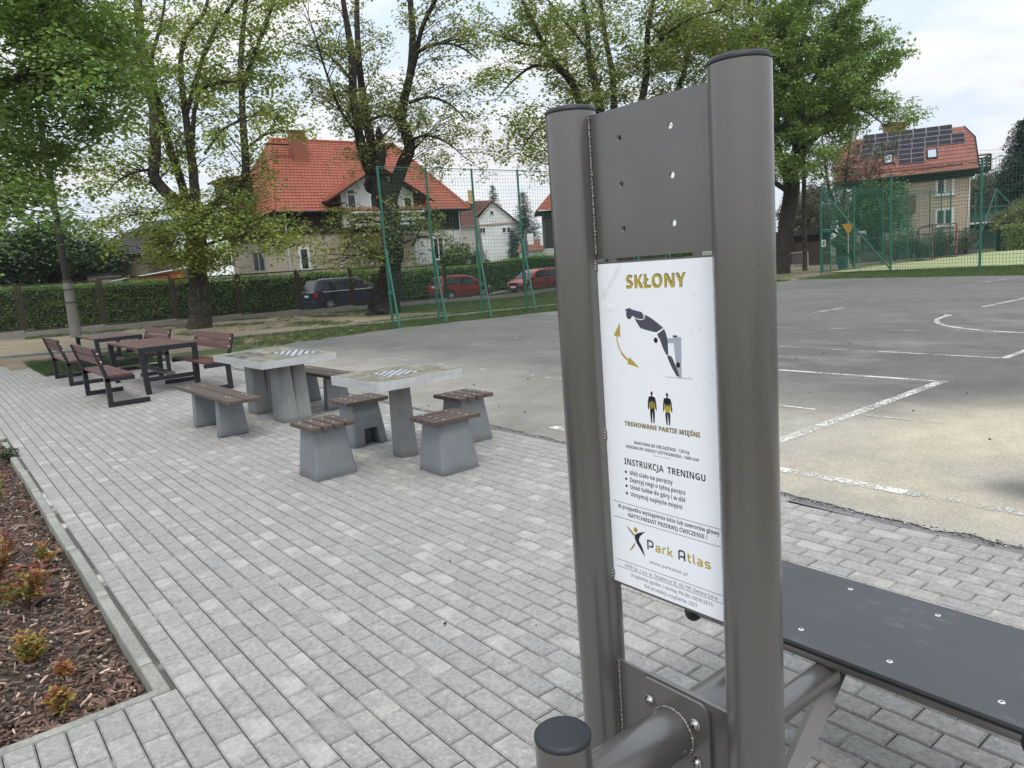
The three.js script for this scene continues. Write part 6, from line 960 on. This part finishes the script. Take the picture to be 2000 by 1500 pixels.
// ---- corner of another red roofed house beside the pylon, and small roofs near it
{
  const D = 72, p = (x, y) => at(x, y, D), u = V(RIGHT.x, 0, RIGHT.z).normalize(), yaw = Math.atan2(-u.z, u.x), c = p(1062, 470), o = V(c.x, 0, c.z), t = thing('house', 'dark timber house corner with red tiled eave cut off by the pylon', 'house', o, yaw), inv = new THREE.Matrix4().makeRotationY(-yaw), L = (x, y) => p(x, y).sub(o).applyMatrix4(inv);
  const e = L(1047, 413), w = L(1062, 414), r = L(1075, 388), timber = std({ color: [0.03, 0.022, 0.018], map: texWood });
  part('wall', box(6, 3.4, 6, w.x + 3, w.y - 1.8, -3.2), timber, t); part('base_wall', box(6.1, 3.4, 6.1, w.x + 3, w.y - 5.2, -3.2), std({ color: [0.5, 0.48, 0.44], map: texPlaster }), t); part('roof', [tiles(V(e.x, e.y, 0.4), V(w.x + 7, e.y, 0.4), V(w.x + 7, e.y + 4.4, -3.4), V(e.x + 4.2, e.y + 4.4, -3.4)), tiles(V(e.x, e.y, -7.2), V(e.x, e.y, 0.4), V(e.x + 4.2, e.y + 4.4, -3.3), V(e.x + 4.2, e.y + 4.4, -3.4))], tileRed, t); part('soffit', box(7.6, 0.06, 7.4, e.x + 3.8, e.y - 0.06, -3.4), timber, t);
  const q = at(1045, 490, 88), t2 = thing('house', 'low house with brown roof and white chimney between the spruce and the pylon', 'house', V(q.x, 0, q.z), yaw), L2 = (x, y) => at(x, y, 88).sub(V(q.x, 0, q.z)).applyMatrix4(inv), rA = L2(1040, 466), rB = L2(1052, 476), cc = L2(1036, 462); part('roof', tiles(V(rA.x - 2.0, rB.y - 0.8, 0.5), V(rA.x + 3, rB.y - 0.8, 0.5), V(rA.x + 3, rA.y, -2.6), V(rA.x - 1.2, rA.y, -2.6), 0.4, 0.35), std({ color: [0.24, 0.105, 0.06], map: texPlaster }), t2); part('wall', box(4.4, 3, 3, rA.x + 0.6, rB.y - 2.3, -1.4), M.white, t2); part('chimney', box(0.75, 1.6, 0.6, cc.x, cc.y - 0.4, -1.4), M.white, t2); part('gable', box(0.7, 2.3, 0.6, L2(1061, 470).x, rB.y, -1), M.white, t2);
}
// ---- dark roofed house and the orange shed on the left
{
  const D = 50, u = V(RIGHT.x, 0, RIGHT.z).normalize(), yaw = Math.atan2(-u.z, u.x), c = at(325, 480, D), o = V(c.x, 0, c.z), t = thing('house', 'dark grey roofed house half hidden behind the lime tree', 'house', o, yaw), inv = new THREE.Matrix4().makeRotationY(-yaw), L = (x, y) => at(x, y, D).sub(o).applyMatrix4(inv);
  const e0 = L(215, 505), e1 = L(368, 492), r0 = L(278, 432), r1 = L(356, 424), dk = std({ color: [0.055, 0.055, 0.060], roughness: 0.7, map: texPlaster });
  part('roof', [tiles(V(e0.x, e0.y, 2.6), V(e1.x, e1.y, 2.6), V(r1.x, r1.y, -1), V(r0.x, r0.y, -1), 0.34, 0.3), tiles(V(e0.x, e0.y, -4), V(e0.x, e0.y, 2.6), V(r0.x, r0.y, -1), V(r0.x, r0.y, -1.1), 0.34, 0.3)], dk, t); part('wall', box(e1.x - e0.x - 0.6, 3.2, 5, (e0.x + e1.x) / 2, e0.y - 1.7, -0.4), std({ color: [0.30, 0.25, 0.21], map: texPlaster }), t); const dm = L(228, 496); part('dormer', box(1.3, 0.8, 1.6, dm.x + 0.5, dm.y + 0.15, 1.8), std({ color: [0.28, 0.29, 0.31] }), t); const ch = L(341, 500); part('timber_gable', box(1.7, 2.0, 0.3, ch.x, ch.y + 0.6, 2.7), M.woodGrey, t);
  const s = at(300, 545, 44), so = V(s.x, 0, s.z), sh = thing('shed', 'orange walled shed with pale corrugated roof behind the hedge', 'shed', so, yaw), Ls = (x, y) => at(x, y, 44).sub(so).applyMatrix4(inv), a = Ls(222, 549), b = Ls(362, 524); part('roof', Array.from({ length: 14 }, (_, i) => { const f0 = i / 14, f1 = (i + 1) / 14; return quad(V(lerp(a.x, b.x, f0), lerp(a.y, b.y, f0), 0.6), V(lerp(a.x, b.x, f1), lerp(a.y, b.y, f1) - 0.04, 0.6), V(lerp(a.x, b.x, f1), lerp(a.y, b.y, f1) + 0.16, -2), V(lerp(a.x, b.x, f0), lerp(a.y, b.y, f0) + 0.2, -2)); }), std({ color: [0.50, 0.53, 0.55], roughness: 0.5 }), sh);
  const P = []; for (const q of [V(a.x + 1.2, a.y + 0.1, 0.3), V(b.x, a.y - 1.6, 0.3), V(b.x, b.y - 0.1, 0.3), V(a.x + 1.2, a.y + 0.1, 0.3), V(a.x + 1.2, a.y - 1.6, 0.3), V(b.x, a.y - 1.6, 0.3)]) P.push(q.x, q.y, q.z); part('wall', [triUV(raw(P)), box(b.x - a.x - 1.3, 1.5, 2, (a.x + b.x) / 2 + 0.6, a.y - 0.9, -0.8)], std({ color: [0.50, 0.155, 0.030], map: texPlaster }), sh);
  const hb = at(205, 545, 45), hut = thing('hut', 'small hut with dark flat roof left of the orange shed', 'hut', V(hb.x, 0, hb.z), yaw), hh = at(205, 536, 45).y; part('wall', box(1.3, 2.2, 1.5, 0, hh - 1.15, 0), std({ color: [0.32, 0.27, 0.24] }), hut); part('roof', box(1.8, 0.1, 1.9, -0.1, hh + 0.02, 0), M.black, hut);
  const vb = at(150, 555, 46), vh = thing('brick_hut', 'brown brick outbuilding behind the leafless shrub by the lamp pole', 'hut', V(vb.x, 0, vb.z), yaw), vy = at(150, 535, 46).y; part('wall', box(2.7, 2.4, 2, 0, vy - 1.3, 0), std({ color: [0.16, 0.085, 0.062], map: texPlaster }), vh); part('roof', box(3.0, 0.1, 2.4, 0, vy - 0.06, 0), std({ color: [0.10, 0.08, 0.07] }), vh);
}
// ---- the tall house with salmon roof and solar panels
{
  const A = V(65.49, 6.6, -31.56), Bv = V(69.05, 6.6, -24.91), ux = Bv.clone().sub(A).normalize(), nz = V(-ux.z, 0, ux.x).negate(); if (nz.dot(EYE.clone().sub(A)) < 0) nz.negate();
  const o = V(Bv.x, 0, Bv.z), yaw = Math.atan2(-ux.z, ux.x), t = thing('house', 'tall cream house with salmon mansard roof covered in solar panels', 'house', o, yaw), inv = new THREE.Matrix4().makeRotationY(-yaw);
  const S = (x, y, dz = 0) => onPlane(1480 + x / 3.846, 200 + y / 3.846, o.clone().addScaledVector(nz, dz), nz).sub(o).applyMatrix4(inv);          // a point of the front at zoomed pixel x, y
  const salmon = std({ color: [0.31, 0.128, 0.098], roughness: 0.8, map: texRoof }), cream = std({ color: [0.62, 0.475, 0.375], roughness: 0.9, map: texPlaster }), dark = std({ color: [0.022, 0.020, 0.020], map: texWood });
  const eL = S(640, 600), eR = S(1655, 490), yE = eR.y, rT = S(1545, 160), topY = rT.y, lean = 2.2, xl = eL.x - 0.8, xr = eR.x, deep = -9;
  // steep front slope: rows of flat tiles
  const rx0 = S(880, 232).x - 2.5, rx1 = S(1548, 160, -2.0).x;
  const fr = (x, f) => V(x, lerp(yE, topY, f), -lean * f + 0.35), n = V(0, lean, topY - yE).normalize();
  const roof = part('roof', [tiles(fr(xl, 0), fr(xr, 0), fr(xr - 0.15, 0.72), fr(xl + 0.15, 0.72), 0.36, 0.3), tiles(fr(xl + 0.15, 0.72), fr(xr - 0.15, 0.72), fr(rx1, 1), fr(xl + 1.2, 1), 0.36, 0.3)], salmon, t);
  part('roof_end', [quad(fr(xr, 0), V(xr, yE, deep), V(xr - 0.15, lerp(yE, topY, 0.72), deep + 1.5), fr(xr - 0.15, 0.72)), quad(fr(xr - 0.15, 0.72), V(xr - 0.15, lerp(yE, topY, 0.72), deep + 1.5), V(rx1, topY, deep + 2), fr(rx1, 1)), quad(fr(xl, 0).clone(), fr(xl + 0.15, 0.72), V(xl + 0.15, lerp(yE, topY, 0.72), deep + 1.5), V(xl, yE, deep)), quad(fr(rx1, 1), V(rx1, topY, deep + 2), V(xl + 1.2, topY, deep + 2), fr(xl + 1.2, 1)), quad(V(xl, yE, deep), V(xl + 1, topY, deep + 2), V(rx1, topY, deep + 2), V(xr, yE, deep))], std({ color: [0.20, 0.085, 0.06], map: texPlaster }), t);
  part('verge', [bar(fr(xr + 0.04, 0), fr(xr - 0.1, 0.72), 0.12, 0.16), bar(fr(xr - 0.1, 0.72), fr(rx1, 1), 0.10, 0.14)], dark, t);
  part('eave_soffit', box(xr - xl, 0.12, 1.3, (xl + xr) / 2, yE - 0.08, -0.25), dark, t); part('eave_board', box(xr - xl - 0.3, 0.55, 0.08, (xl + xr) / 2, yE - 0.36, -0.45), dark, t); part('gutter', rod(V(xl, yE - 0.02, 0.42), V(xr, yE - 0.02, 0.42), 0.07, 0.07, 8), salmon, t);
  // walls
  const wR = S(1597, 700, -0.6).x, wL = S(1108, 700, -0.6).x, cl = S(720, 700, -2.2).x; part('wall', box(wR - wL, yE + 0.6, 8, (wL + wR) / 2, yE / 2 - 0.4, -4.6), cream, t); part('recessed_wall', box(wL - cl, yE + 0.6, 6, (wL + cl) / 2, yE / 2 - 0.4, -5.2), std({ color: [0.10, 0.075, 0.065], map: texPlaster }), t);
  // tile courses on the cream front, drawn as shallow joints
  { const g = []; for (let y = 0.3; y < yE - 0.5; y += 0.31) g.push(box(wR - wL - 0.02, 0.018, 0.012, (wL + wR) / 2, y, -0.596)); part('cladding_joints', g, std({ color: [0.36, 0.28, 0.20] }), t).userData.kind = 'stuff'; }
  const bl = S(1035, 705, 0.6), br = S(1182, 820, 0.6); part('balcony', [box(br.x - bl.x, bl.y - br.y, 0.1, (bl.x + br.x) / 2, (bl.y + br.y) / 2, 0.6), box(0.1, bl.y - br.y, 2.0, br.x, (bl.y + br.y) / 2, -0.4), box(br.x - bl.x, 0.15, 2, (bl.x + br.x) / 2, br.y, -0.4)], std({ color: [0.17, 0.075, 0.05], map: texPlaster }), t);
  const g0 = S(945, 868, -0.3), g1 = S(1142, 1000, -0.3); part('green_wall', box(g1.x - g0.x, g0.y + 0.3, 1.6, (g0.x + g1.x) / 2, g0.y / 2 - 0.2, -1.1), std({ color: [0.34, 0.46, 0.31], map: texPlaster }), t);
  const w = (x0, y0, x1, y1, z, opt) => { const p = S(x0, y0, z), q = S(x1, y1, z); windowAt(t, (p.x + q.x) / 2, (p.y + q.y) / 2, q.x - p.x, p.y - q.y, z + 0.02, opt); };
  w(1336, 566, 1474, 690, -0.6, { panes: 2, frame: 0.17, blind: 1, sill: 1 }); w(1332, 802, 1472, 926, -0.6, { panes: 2, frame: 0.17, sill: 1 }); w(942, 870, 986, 955, -0.28, { panes: 1, frame: 0.12 }); w(1036, 880, 1075, 955, -0.28, { panes: 1, frame: 0.08 });
  part('door', box(0.9, 2.1, 0.06, S(1088, 650, -0.6).x - 0.3, S(1088, 660, -0.6).y, -2.17), std({ color: [0.05, 0.10, 0.10] }), t);
  part('downpipe', rod(V(wR - 0.08, yE - 0.4, -0.52), V(wR - 0.2, -0.3, -0.52), 0.05, 0.05, 8), M.white, t);
  // solar panels lie on the slope: rows from the top, as in the photograph; each panel its own piece
  const K = (x, y) => { let p; let f = 0.5; for (let k = 0; k < 8; k++) { p = S(x, y, 0.35 - lean * f); f = clamp((p.y - yE) / (topY - yE), -0.2, 1.2); } return [p.x, f]; };
  const cellM = phys({ color: [0.036, 0.033, 0.052], roughness: 0.55, specularIntensity: 0.3, map: gridTex(256, (u, v) => { const a = (u * 6) % 1, b = (v * 10) % 1; return a < 0.05 || b < 0.04 ? 0.95 : 0.62; }, 1) }), frameM = std({ color: [0.30, 0.31, 0.33], roughness: 0.6 });
    const sol = new THREE.Group(); sol.name = 'solar_array'; roof.add(sol);
  const [xA] = K(1460, 190), [xB] = K(1556, 285), [xC] = K(1250, 390), [xD] = K(1056, 430);
  const fs = [[1450, 190], [1450, 228], [1500, 266], [1500, 309], [1250, 352], [1240, 394], [1240, 437]].map((q) => K(...q)[1]), dF = (fs[0] - fs[6]) / 6; const pw = (xC - xD) / 2; const put = (xr0, m, f) => { for (let i = 0; i < m; i++) { const xc = xr0 - (i + 0.5) * pw, p = fr(xc, f).addScaledVector(n, 0.12), hh = dF * Math.hypot(topY - yE, lean) - 0.03; const ang = Math.atan2(lean, topY - yE); const fm = part('solar_panel', new THREE.BoxGeometry(pw - 0.015, hh, 0.035).rotateX(-ang).translate(p.x, p.y, p.z), frameM, sol); const cg = new THREE.PlaneGeometry(pw - 0.05, hh - 0.04).rotateX(-ang).translate(p.x + n.x * 0.02, p.y + n.y * 0.02, p.z + n.z * 0.02); const cm = part('solar_cells', cg, cellM, sol); } };
  put(xA, 7, fs[0]); put(xA, 7, fs[0] - dF); put(xB, 8, fs[0] - 2 * dF); put(xB, 8, fs[0] - 3 * dF); put(xC, 5, fs[0] - 4 * dF); put(xC, 2, fs[0] - 5 * dF); put(xC, 2, fs[0] - 6 * dF);
  // roof windows, snow guard, chimney, side balcony
  for (const [x0, y0, x1, y1] of [[946, 408, 1010, 464], [1274, 370, 1342, 420]]) { const [xa, fa] = K(x0, (y0 + y1) / 2), [xb] = K(x1, (y0 + y1) / 2), ang = Math.atan2(lean, topY - yE), p = fr((xa + xb) / 2, fa).addScaledVector(n, 0.08); const rw = part('roof_window', new THREE.BoxGeometry(xb - xa + 0.15, 0.95, 0.12).rotateX(-ang).translate(p.x, p.y, p.z), dark, roof); part('pane', new THREE.BoxGeometry(xb - xa - 0.06, 0.74, 0.02).rotateX(-ang).translate(p.x + n.x * 0.07, p.y + n.y * 0.07, p.z + n.z * 0.07), phys({ color: [0.42, 0.45, 0.48], roughness: 0.08, metalness: 0.5 }), rw); }
  { const g = [], [xa, f] = K(880, 518), [xb] = K(1536, 448); for (let x = xa; x < xb; x += 0.22) g.push(box(0.03, 0.22, 0.03, x, lerp(yE, topY, 0.135), fr(x, 0.135).z + 0.16)); for (const dy of [-0.1, 0.1]) g.push(box(xb - xa, 0.03, 0.03, (xa + xb) / 2, lerp(yE, topY, 0.135) + dy, fr(xa, 0.135).z + 0.16)); part('snow_guard', g, std({ color: [0.20, 0.06, 0.045] }), roof).userData.kind = 'stuff'; }
  { const c = S(1024, 215, -3.2); const ch = part('chimney', box(1.7, 1.9, 0.8, c.x, topY + 0.1, -3.4), std({ color: [0.32, 0.15, 0.11], map: texPlaster }), t); part('chimney_cap', box(1.9, 0.12, 1.0, c.x, topY + 1.1, -3.4), std({ color: [0.26, 0.09, 0.06] }), ch); }
  { const y0 = S(1660, 525, -1.5).y, y1 = S(1660, 403, -1.5).y, xo = S(1738, 460, -1.5).x; part('side_balcony_floor', box(xo - xr + 0.1, 0.35, 3.2, (xo + xr) / 2, y0 + 0.2, -2.4), dark, t); for (let k = 0; k < 4; k++) part('balcony_board', box(xo - xr, 0.12, 0.04, (xo + xr) / 2, lerp(y0 + 0.55, y1, k / 3), -0.85), std({ color: [0.06, 0.05, 0.045], map: texWood }), t); for (let k = 0; k < 4; k++) part('balcony_board', box(0.04, 0.12, 3.1, xo, lerp(y0 + 0.55, y1, k / 3), -2.4), std({ color: [0.06, 0.05, 0.045], map: texWood }), t); part('baluster', box(0.12, y1 - y0, 0.12, xo, (y0 + y1) / 2, -0.85), dark, t); }
  const gp = S(1690, 880, -3), gg = thing('garage', 'dark green garage wing right of the solar panel house', 'garage', o.clone().addScaledVector(ux, gp.x + 0.4).addScaledVector(nz, -3), yaw); const gy = S(1690, 795, -3).y; part('wall', box(3.9, gy, 5, 0, gy / 2, -2.5), std({ color: [0.055, 0.10, 0.085], map: texPlaster }), gg); part('roof', box(4.2, 0.16, 5.4, 0, gy + 0.05, -2.4), std({ color: [0.05, 0.055, 0.05] }), gg); part('canopy', box(3.9, 0.14, 1.2, 0, S(1690, 905, -3).y, 0.5), M.white, gg);
  // dark garden wall and gate in front of it
  const f0 = far(1675, 505, 51), f1 = far(1905, 488, 54), fd = f1.clone().sub(f0), W = fd.setY(0).length(), fw = thing('garden_fence', 'grey iron garden fence overgrown with twigs before the solar panel house', 'fence', V(f0.x, 0, f0.z), Math.atan2(-fd.z, fd.x)); part('base_wall', box(W, 0.7, 0.2, W / 2, 0.3, 0), std({ color: [0.13, 0.135, 0.13], map: texPlaster }), fw); const pk = []; for (let x = 0; x < W; x += 0.13) pk.push(box(0.025, 1.0, 0.025, x, 1.15, 0)); part('pickets', pk, M.black, fw).userData.kind = 'stuff'; for (let x = 0; x < W; x += 2.4) part('pillar', box(0.26, 1.85, 0.26, x, 0.92, 0.01), std({ color: [0.24, 0.24, 0.23], map: texPlaster }), fw); part('rail', [box(W, 0.04, 0.03, W / 2, 1.6, 0.02), box(W, 0.04, 0.03, W / 2, 0.8, 0.02)], M.black, fw);
}

// ================================================================== parked cars
function car(label, o) {                                              // local: x forward from the rear bumper (0) to the front (L), z across, y up
  const t = thing('parked_car', label, 'car', o.pos, o.turn ?? 0, o.group), hw = o.w / 2, paint = phys({ color: o.color, roughness: 0.4, metalness: 0.2, clearcoat: 0.55, clearcoatRoughness: 0.08 }), plastic = std({ color: o.trim ?? [0.03, 0.03, 0.033], roughness: 0.7 });
  const belt = o.belt, roofY = o.roof, taper = (y) => 1 - 0.20 * clamp((y - belt) / (roofY - belt)) - 0.04 * sstep(belt, 0.25, y);
  const sh = new THREE.Shape(); o.outline.forEach((p, i) => (i === 0 ? sh.moveTo(p[0], p[1]) : p.length === 4 ? sh.quadraticCurveTo(p[0], p[1], p[2], p[3]) : sh.lineTo(p[0], p[1])));
  // wheel arches cut from the sill line
  const body = new THREE.ExtrudeGeometry(sh, { depth: o.w - 0.16, bevelEnabled: true, bevelSize: 0.05, bevelThickness: 0.08, bevelOffset: -0.05, bevelSegments: 4, curveSegments: 14, steps: 8 }); body.translate(0, 0, -hw + 0.08);
  { const p = body.attributes.position; for (let i = 0; i < p.count; i++) { const x = p.getX(i), e = Math.min(x, o.L - x); const plan = 1 - 0.10 * Math.pow(1 - clamp(e / 0.7), 2); p.setZ(i, p.getZ(i) * taper(p.getY(i)) * plan); } body.computeVertexNormals(); }
  const bd = part('body', body, paint, t);
  const glass = phys({ color: [0.022, 0.026, 0.030], roughness: 0.08, specularIntensity: 0.7 });
  const onSide = (pts, s, lift, mat, name, parent = bd) => { const sp = new THREE.Shape(pts.map((q) => new THREE.Vector2(q[0], q[1]))), g = new THREE.ExtrudeGeometry(sp, { depth: 0.012, bevelEnabled: false, steps: 1, curveSegments: 8 }), p = g.attributes.position; for (let i = 0; i < p.count; i++) { const x = p.getX(i), y = p.getY(i), plan = 1 - 0.10 * Math.pow(1 - clamp(Math.min(x, o.L - x) / 0.7), 2); p.setZ(i, s * ((hw) * taper(y) * plan + lift + (p.getZ(i) > 0.006 ? 0 : -0.03))); } g.computeVertexNormals(); return part(name, triUV(g), mat, parent); };
  for (const s of [1, -1]) {
    for (const wdw of o.windows) onSide(wdw, s, 0.004, glass, 'window');
    for (const d of o.seams) onSide([[d[0], d[1]], [d[0] + 0.014, d[1]], [d[2] + 0.014, d[3]], [d[2], d[3]]], s, 0.003, M.black, 'door_seam');
    onSide(o.lamp, s, 0.008, std({ color: [0.42, 0.025, 0.02], roughness: 0.15 }), 'tail_lamp'); onSide(o.head, s, 0.008, phys({ color: [0.62, 0.64, 0.66], roughness: 0.1, clearcoat: 1 }), 'headlight');
    onSide([[0.06, 0.30], [o.L - 0.1, 0.30], [o.L - 0.1, 0.20], [0.06, 0.20]], s, 0.006, plastic, 'sill'); onSide([[o.axle[0] + 0.5, 0.55], [o.axle[1] - 0.5, 0.55], [o.axle[1] - 0.5, 0.49], [o.axle[0] + 0.5, 0.49]], s, 0.012, o.strip ? plastic : paint, 'side_strip');
    onSide([[o.mirror - 0.10, belt + 0.02], [o.mirror + 0.08, belt + 0.02], [o.mirror + 0.04, belt + 0.16], [o.mirror - 0.10, belt + 0.16]], s, 0.13, paint, 'mirror');
    if (o.rails) onSide([[0.5, belt - 0.005], [3.6, belt - 0.005], [3.6, belt + 0.02], [0.5, belt + 0.02]], s, 0.012, M.zinc, 'chrome_strip');
    for (const h of o.handles) onSide([[h, belt - 0.10], [h + 0.18, belt - 0.10], [h + 0.18, belt - 0.065], [h, belt - 0.065]], s, 0.022, plastic, 'handle');
    for (const ax of o.axle) {
      onSide(Array.from({ length: 15 }, (_, i) => { const a = i / 14 * Math.PI; return [ax + Math.cos(a) * 0.385, 0.22 + Math.max(0, Math.sin(a)) * 0.46]; }), s, 0.004, M.black, 'wheel_arch');
      const w = part('wheel', new THREE.TorusGeometry(0.235, 0.085, 12, 32).scale(1, 1, 1.1).translate(ax, 0.315, s * (hw - 0.085)), M.tyre, t);
      const rim = [new THREE.CylinderGeometry(0.06, 0.06, 0.03, 12).rotateX(Math.PI / 2).translate(ax, 0.315, s * (hw - 0.02)), new THREE.TorusGeometry(0.20, 0.018, 8, 28).translate(ax, 0.315, s * (hw - 0.018))]; for (let k = 0; k < 7; k++) { const a = k / 7 * 6.283; rim.push(bar(V(ax, 0.315, s * (hw - 0.022)), V(ax + Math.cos(a) * 0.2, 0.315 + Math.sin(a) * 0.2, s * (hw - 0.022)), 0.045, 0.02)); } part('rim', rim, M.rim, w);
    }
  }
  const across = (pts, k0, k1, mat, name, lift = 0.006) => { const [x0, y0, x1, y1] = pts, d = V(x1 - x0, y1 - y0, 0).normalize(), nn = V(-d.y, d.x, 0); if ((x0 < o.L / 2) === (nn.x > 0)) nn.negate(); const A = V(x0, y0, 0).addScaledVector(nn, lift), B = V(x1, y1, 0).addScaledVector(nn, lift), c = A.clone().add(B).multiplyScalar(0.5); const P = []; const za = hw * taper(y0) * k0, zb = hw * taper(y1) * k1; for (const q of [[A, -za], [A, za], [B, zb], [A, -za], [B, zb], [B, -zb]]) P.push(q[0].x, q[0].y, q[1]); return part(name, triUV(raw(P)), mat, bd); };
  across(o.screen, 0.86, 0.86, glass, 'windscreen'); across(o.rearGlass, 0.84, 0.82, glass, 'rear_window');
  part('bumper', cbox(0.16, 0.24, o.w - 0.12, 0.05, 0.06, 0.42, 0), o.strip ? plastic : paint, t); part('bumper', cbox(0.16, 0.24, o.w - 0.14, 0.05, o.L - 0.08, 0.38, 0), o.strip ? plastic : paint, t);
  part('number_plate', box(0.015, 0.11, 0.5, o.plateX ?? -0.015, o.plateY ?? 0.72, 0), M.white, t); part('number_plate', box(0.015, 0.11, 0.5, o.L + 0.012, 0.42, 0), M.white, t); part('grille', box(0.02, 0.12, o.w * 0.5, o.L - 0.01, 0.62, 0), M.black, t);
  part('underbody', box(o.L - 0.5, 0.2, o.w - 0.35, o.L / 2, 0.28, 0), M.black, t);
  if (o.rails) for (const s of [1, -1]) part('roof_rail', bar(V(1.0, roofY + 0.01, s * hw * 0.70), V(2.7, roofY - 0.005, s * hw * 0.70), 0.03, 0.04), M.zinc, t);
  return t;
}
{
  const gy = (x) => groundAt(x, -36) + 0.02;
  car('dark blue estate car parked behind the old lime tree', { pos: [15.75, gy(16), -36.95], L: 4.62, w: 1.80, color: [0.018, 0.030, 0.058], belt: 0.98, roof: 1.64, axle: [0.86, 3.60], mirror: 3.32, handles: [1.05, 2.15], rails: 1, plateY: 0.80,
    outline: [[0.06, 0.24], [0.02, 0.62], [0.03, 0.96], [0.10, 1.08], [0.34, 1.52], [0.40, 1.61, 0.56, 1.625], [1.5, 1.66, 2.35, 1.60], [2.75, 1.56, 3.02, 1.40], [3.78, 1.02], [4.30, 0.90, 4.54, 0.70], [4.62, 0.5], [4.56, 0.24]],
    windows: [[[0.50, 1.04], [1.16, 1.02], [1.16, 1.50], [0.62, 1.47]], [[1.24, 1.02], [2.10, 1.00], [2.10, 1.52], [1.24, 1.50]], [[2.18, 1.00], [3.28, 1.00], [2.86, 1.38], [2.18, 1.52]], [[3.36, 1.0], [3.62, 1.0], [3.36, 1.12]]],
    seams: [[2.13, 0.3, 2.13, 1.0], [1.20, 0.62, 1.20, 1.0], [3.22, 0.3, 3.30, 0.98]], lamp: [[0.02, 0.72], [0.24, 0.74], [0.22, 1.02], [0.10, 1.04]], head: [[3.92, 0.74], [4.44, 0.68], [4.30, 0.84], [4.02, 0.90]], screen: [3.74, 1.04, 3.02, 1.42], rearGlass: [0.10, 1.08, 0.33, 1.53] });
  const small = { L: 3.62, w: 1.62, color: [0.34, 0.020, 0.024], belt: 0.90, roof: 1.45, axle: [0.60, 2.95], mirror: 2.62, strip: 1, plateY: 0.86, handles: [1.55],
    outline: [[0.06, 0.22], [0.03, 0.55], [0.05, 0.88], [0.10, 0.96], [0.24, 1.34], [0.30, 1.43, 0.48, 1.44], [1.3, 1.50, 1.9, 1.42], [2.25, 1.34, 2.42, 1.22], [2.86, 0.92], [3.42, 0.80, 3.55, 0.62], [3.62, 0.45], [3.56, 0.22]],
    windows: [[[0.36, 0.96], [1.30, 0.94], [1.30, 1.34], [0.44, 1.32]], [[1.38, 0.94], [2.62, 0.93], [2.26, 1.20], [1.90, 1.33], [1.38, 1.35]]], seams: [[1.34, 0.26, 1.34, 0.92], [2.60, 0.26, 2.66, 0.9]], lamp: [[0.03, 0.60], [0.16, 0.60], [0.15, 0.92], [0.06, 0.92]], head: [[3.10, 0.62], [3.50, 0.58], [3.40, 0.74], [3.12, 0.78]], screen: [2.84, 0.95, 2.40, 1.24], rearGlass: [0.11, 0.98, 0.23, 1.34] };
  car('small red hatchback seen from behind through the ball net', { ...small, pos: [23.55, gy(24), -36.9] });
  car('red car facing left with its headlight behind the last net post', { ...small, L: 3.62, color: [0.36, 0.026, 0.028], pos: [33.1, gy(30), -37.0], turn: Math.PI, w: 1.66 });
}

// scrubby twigs grown through the garden fence
for (let k = 0; k < 4; k++) bush('shrub', ['twiggy brown green shrub against the garden fence, left of the thin goal frame', 'twiggy shrub against the garden fence behind the thin goal frame', 'twiggy shrub against the garden fence between the goal posts', 'twiggy shrub at the right end of the garden fence by the garage'][k], 'shrub', far(1748 + k * 46, 502 - k * 4, 50 + k * 0.8), 1.5, 0.85, 0.7, 190, k & 1 ? [0.075, 0.070, 0.040] : [0.065, 0.078, 0.036], 140 + k, { leaf: 0.08, spread: 0.2 });

renderer.render(scene, camera);
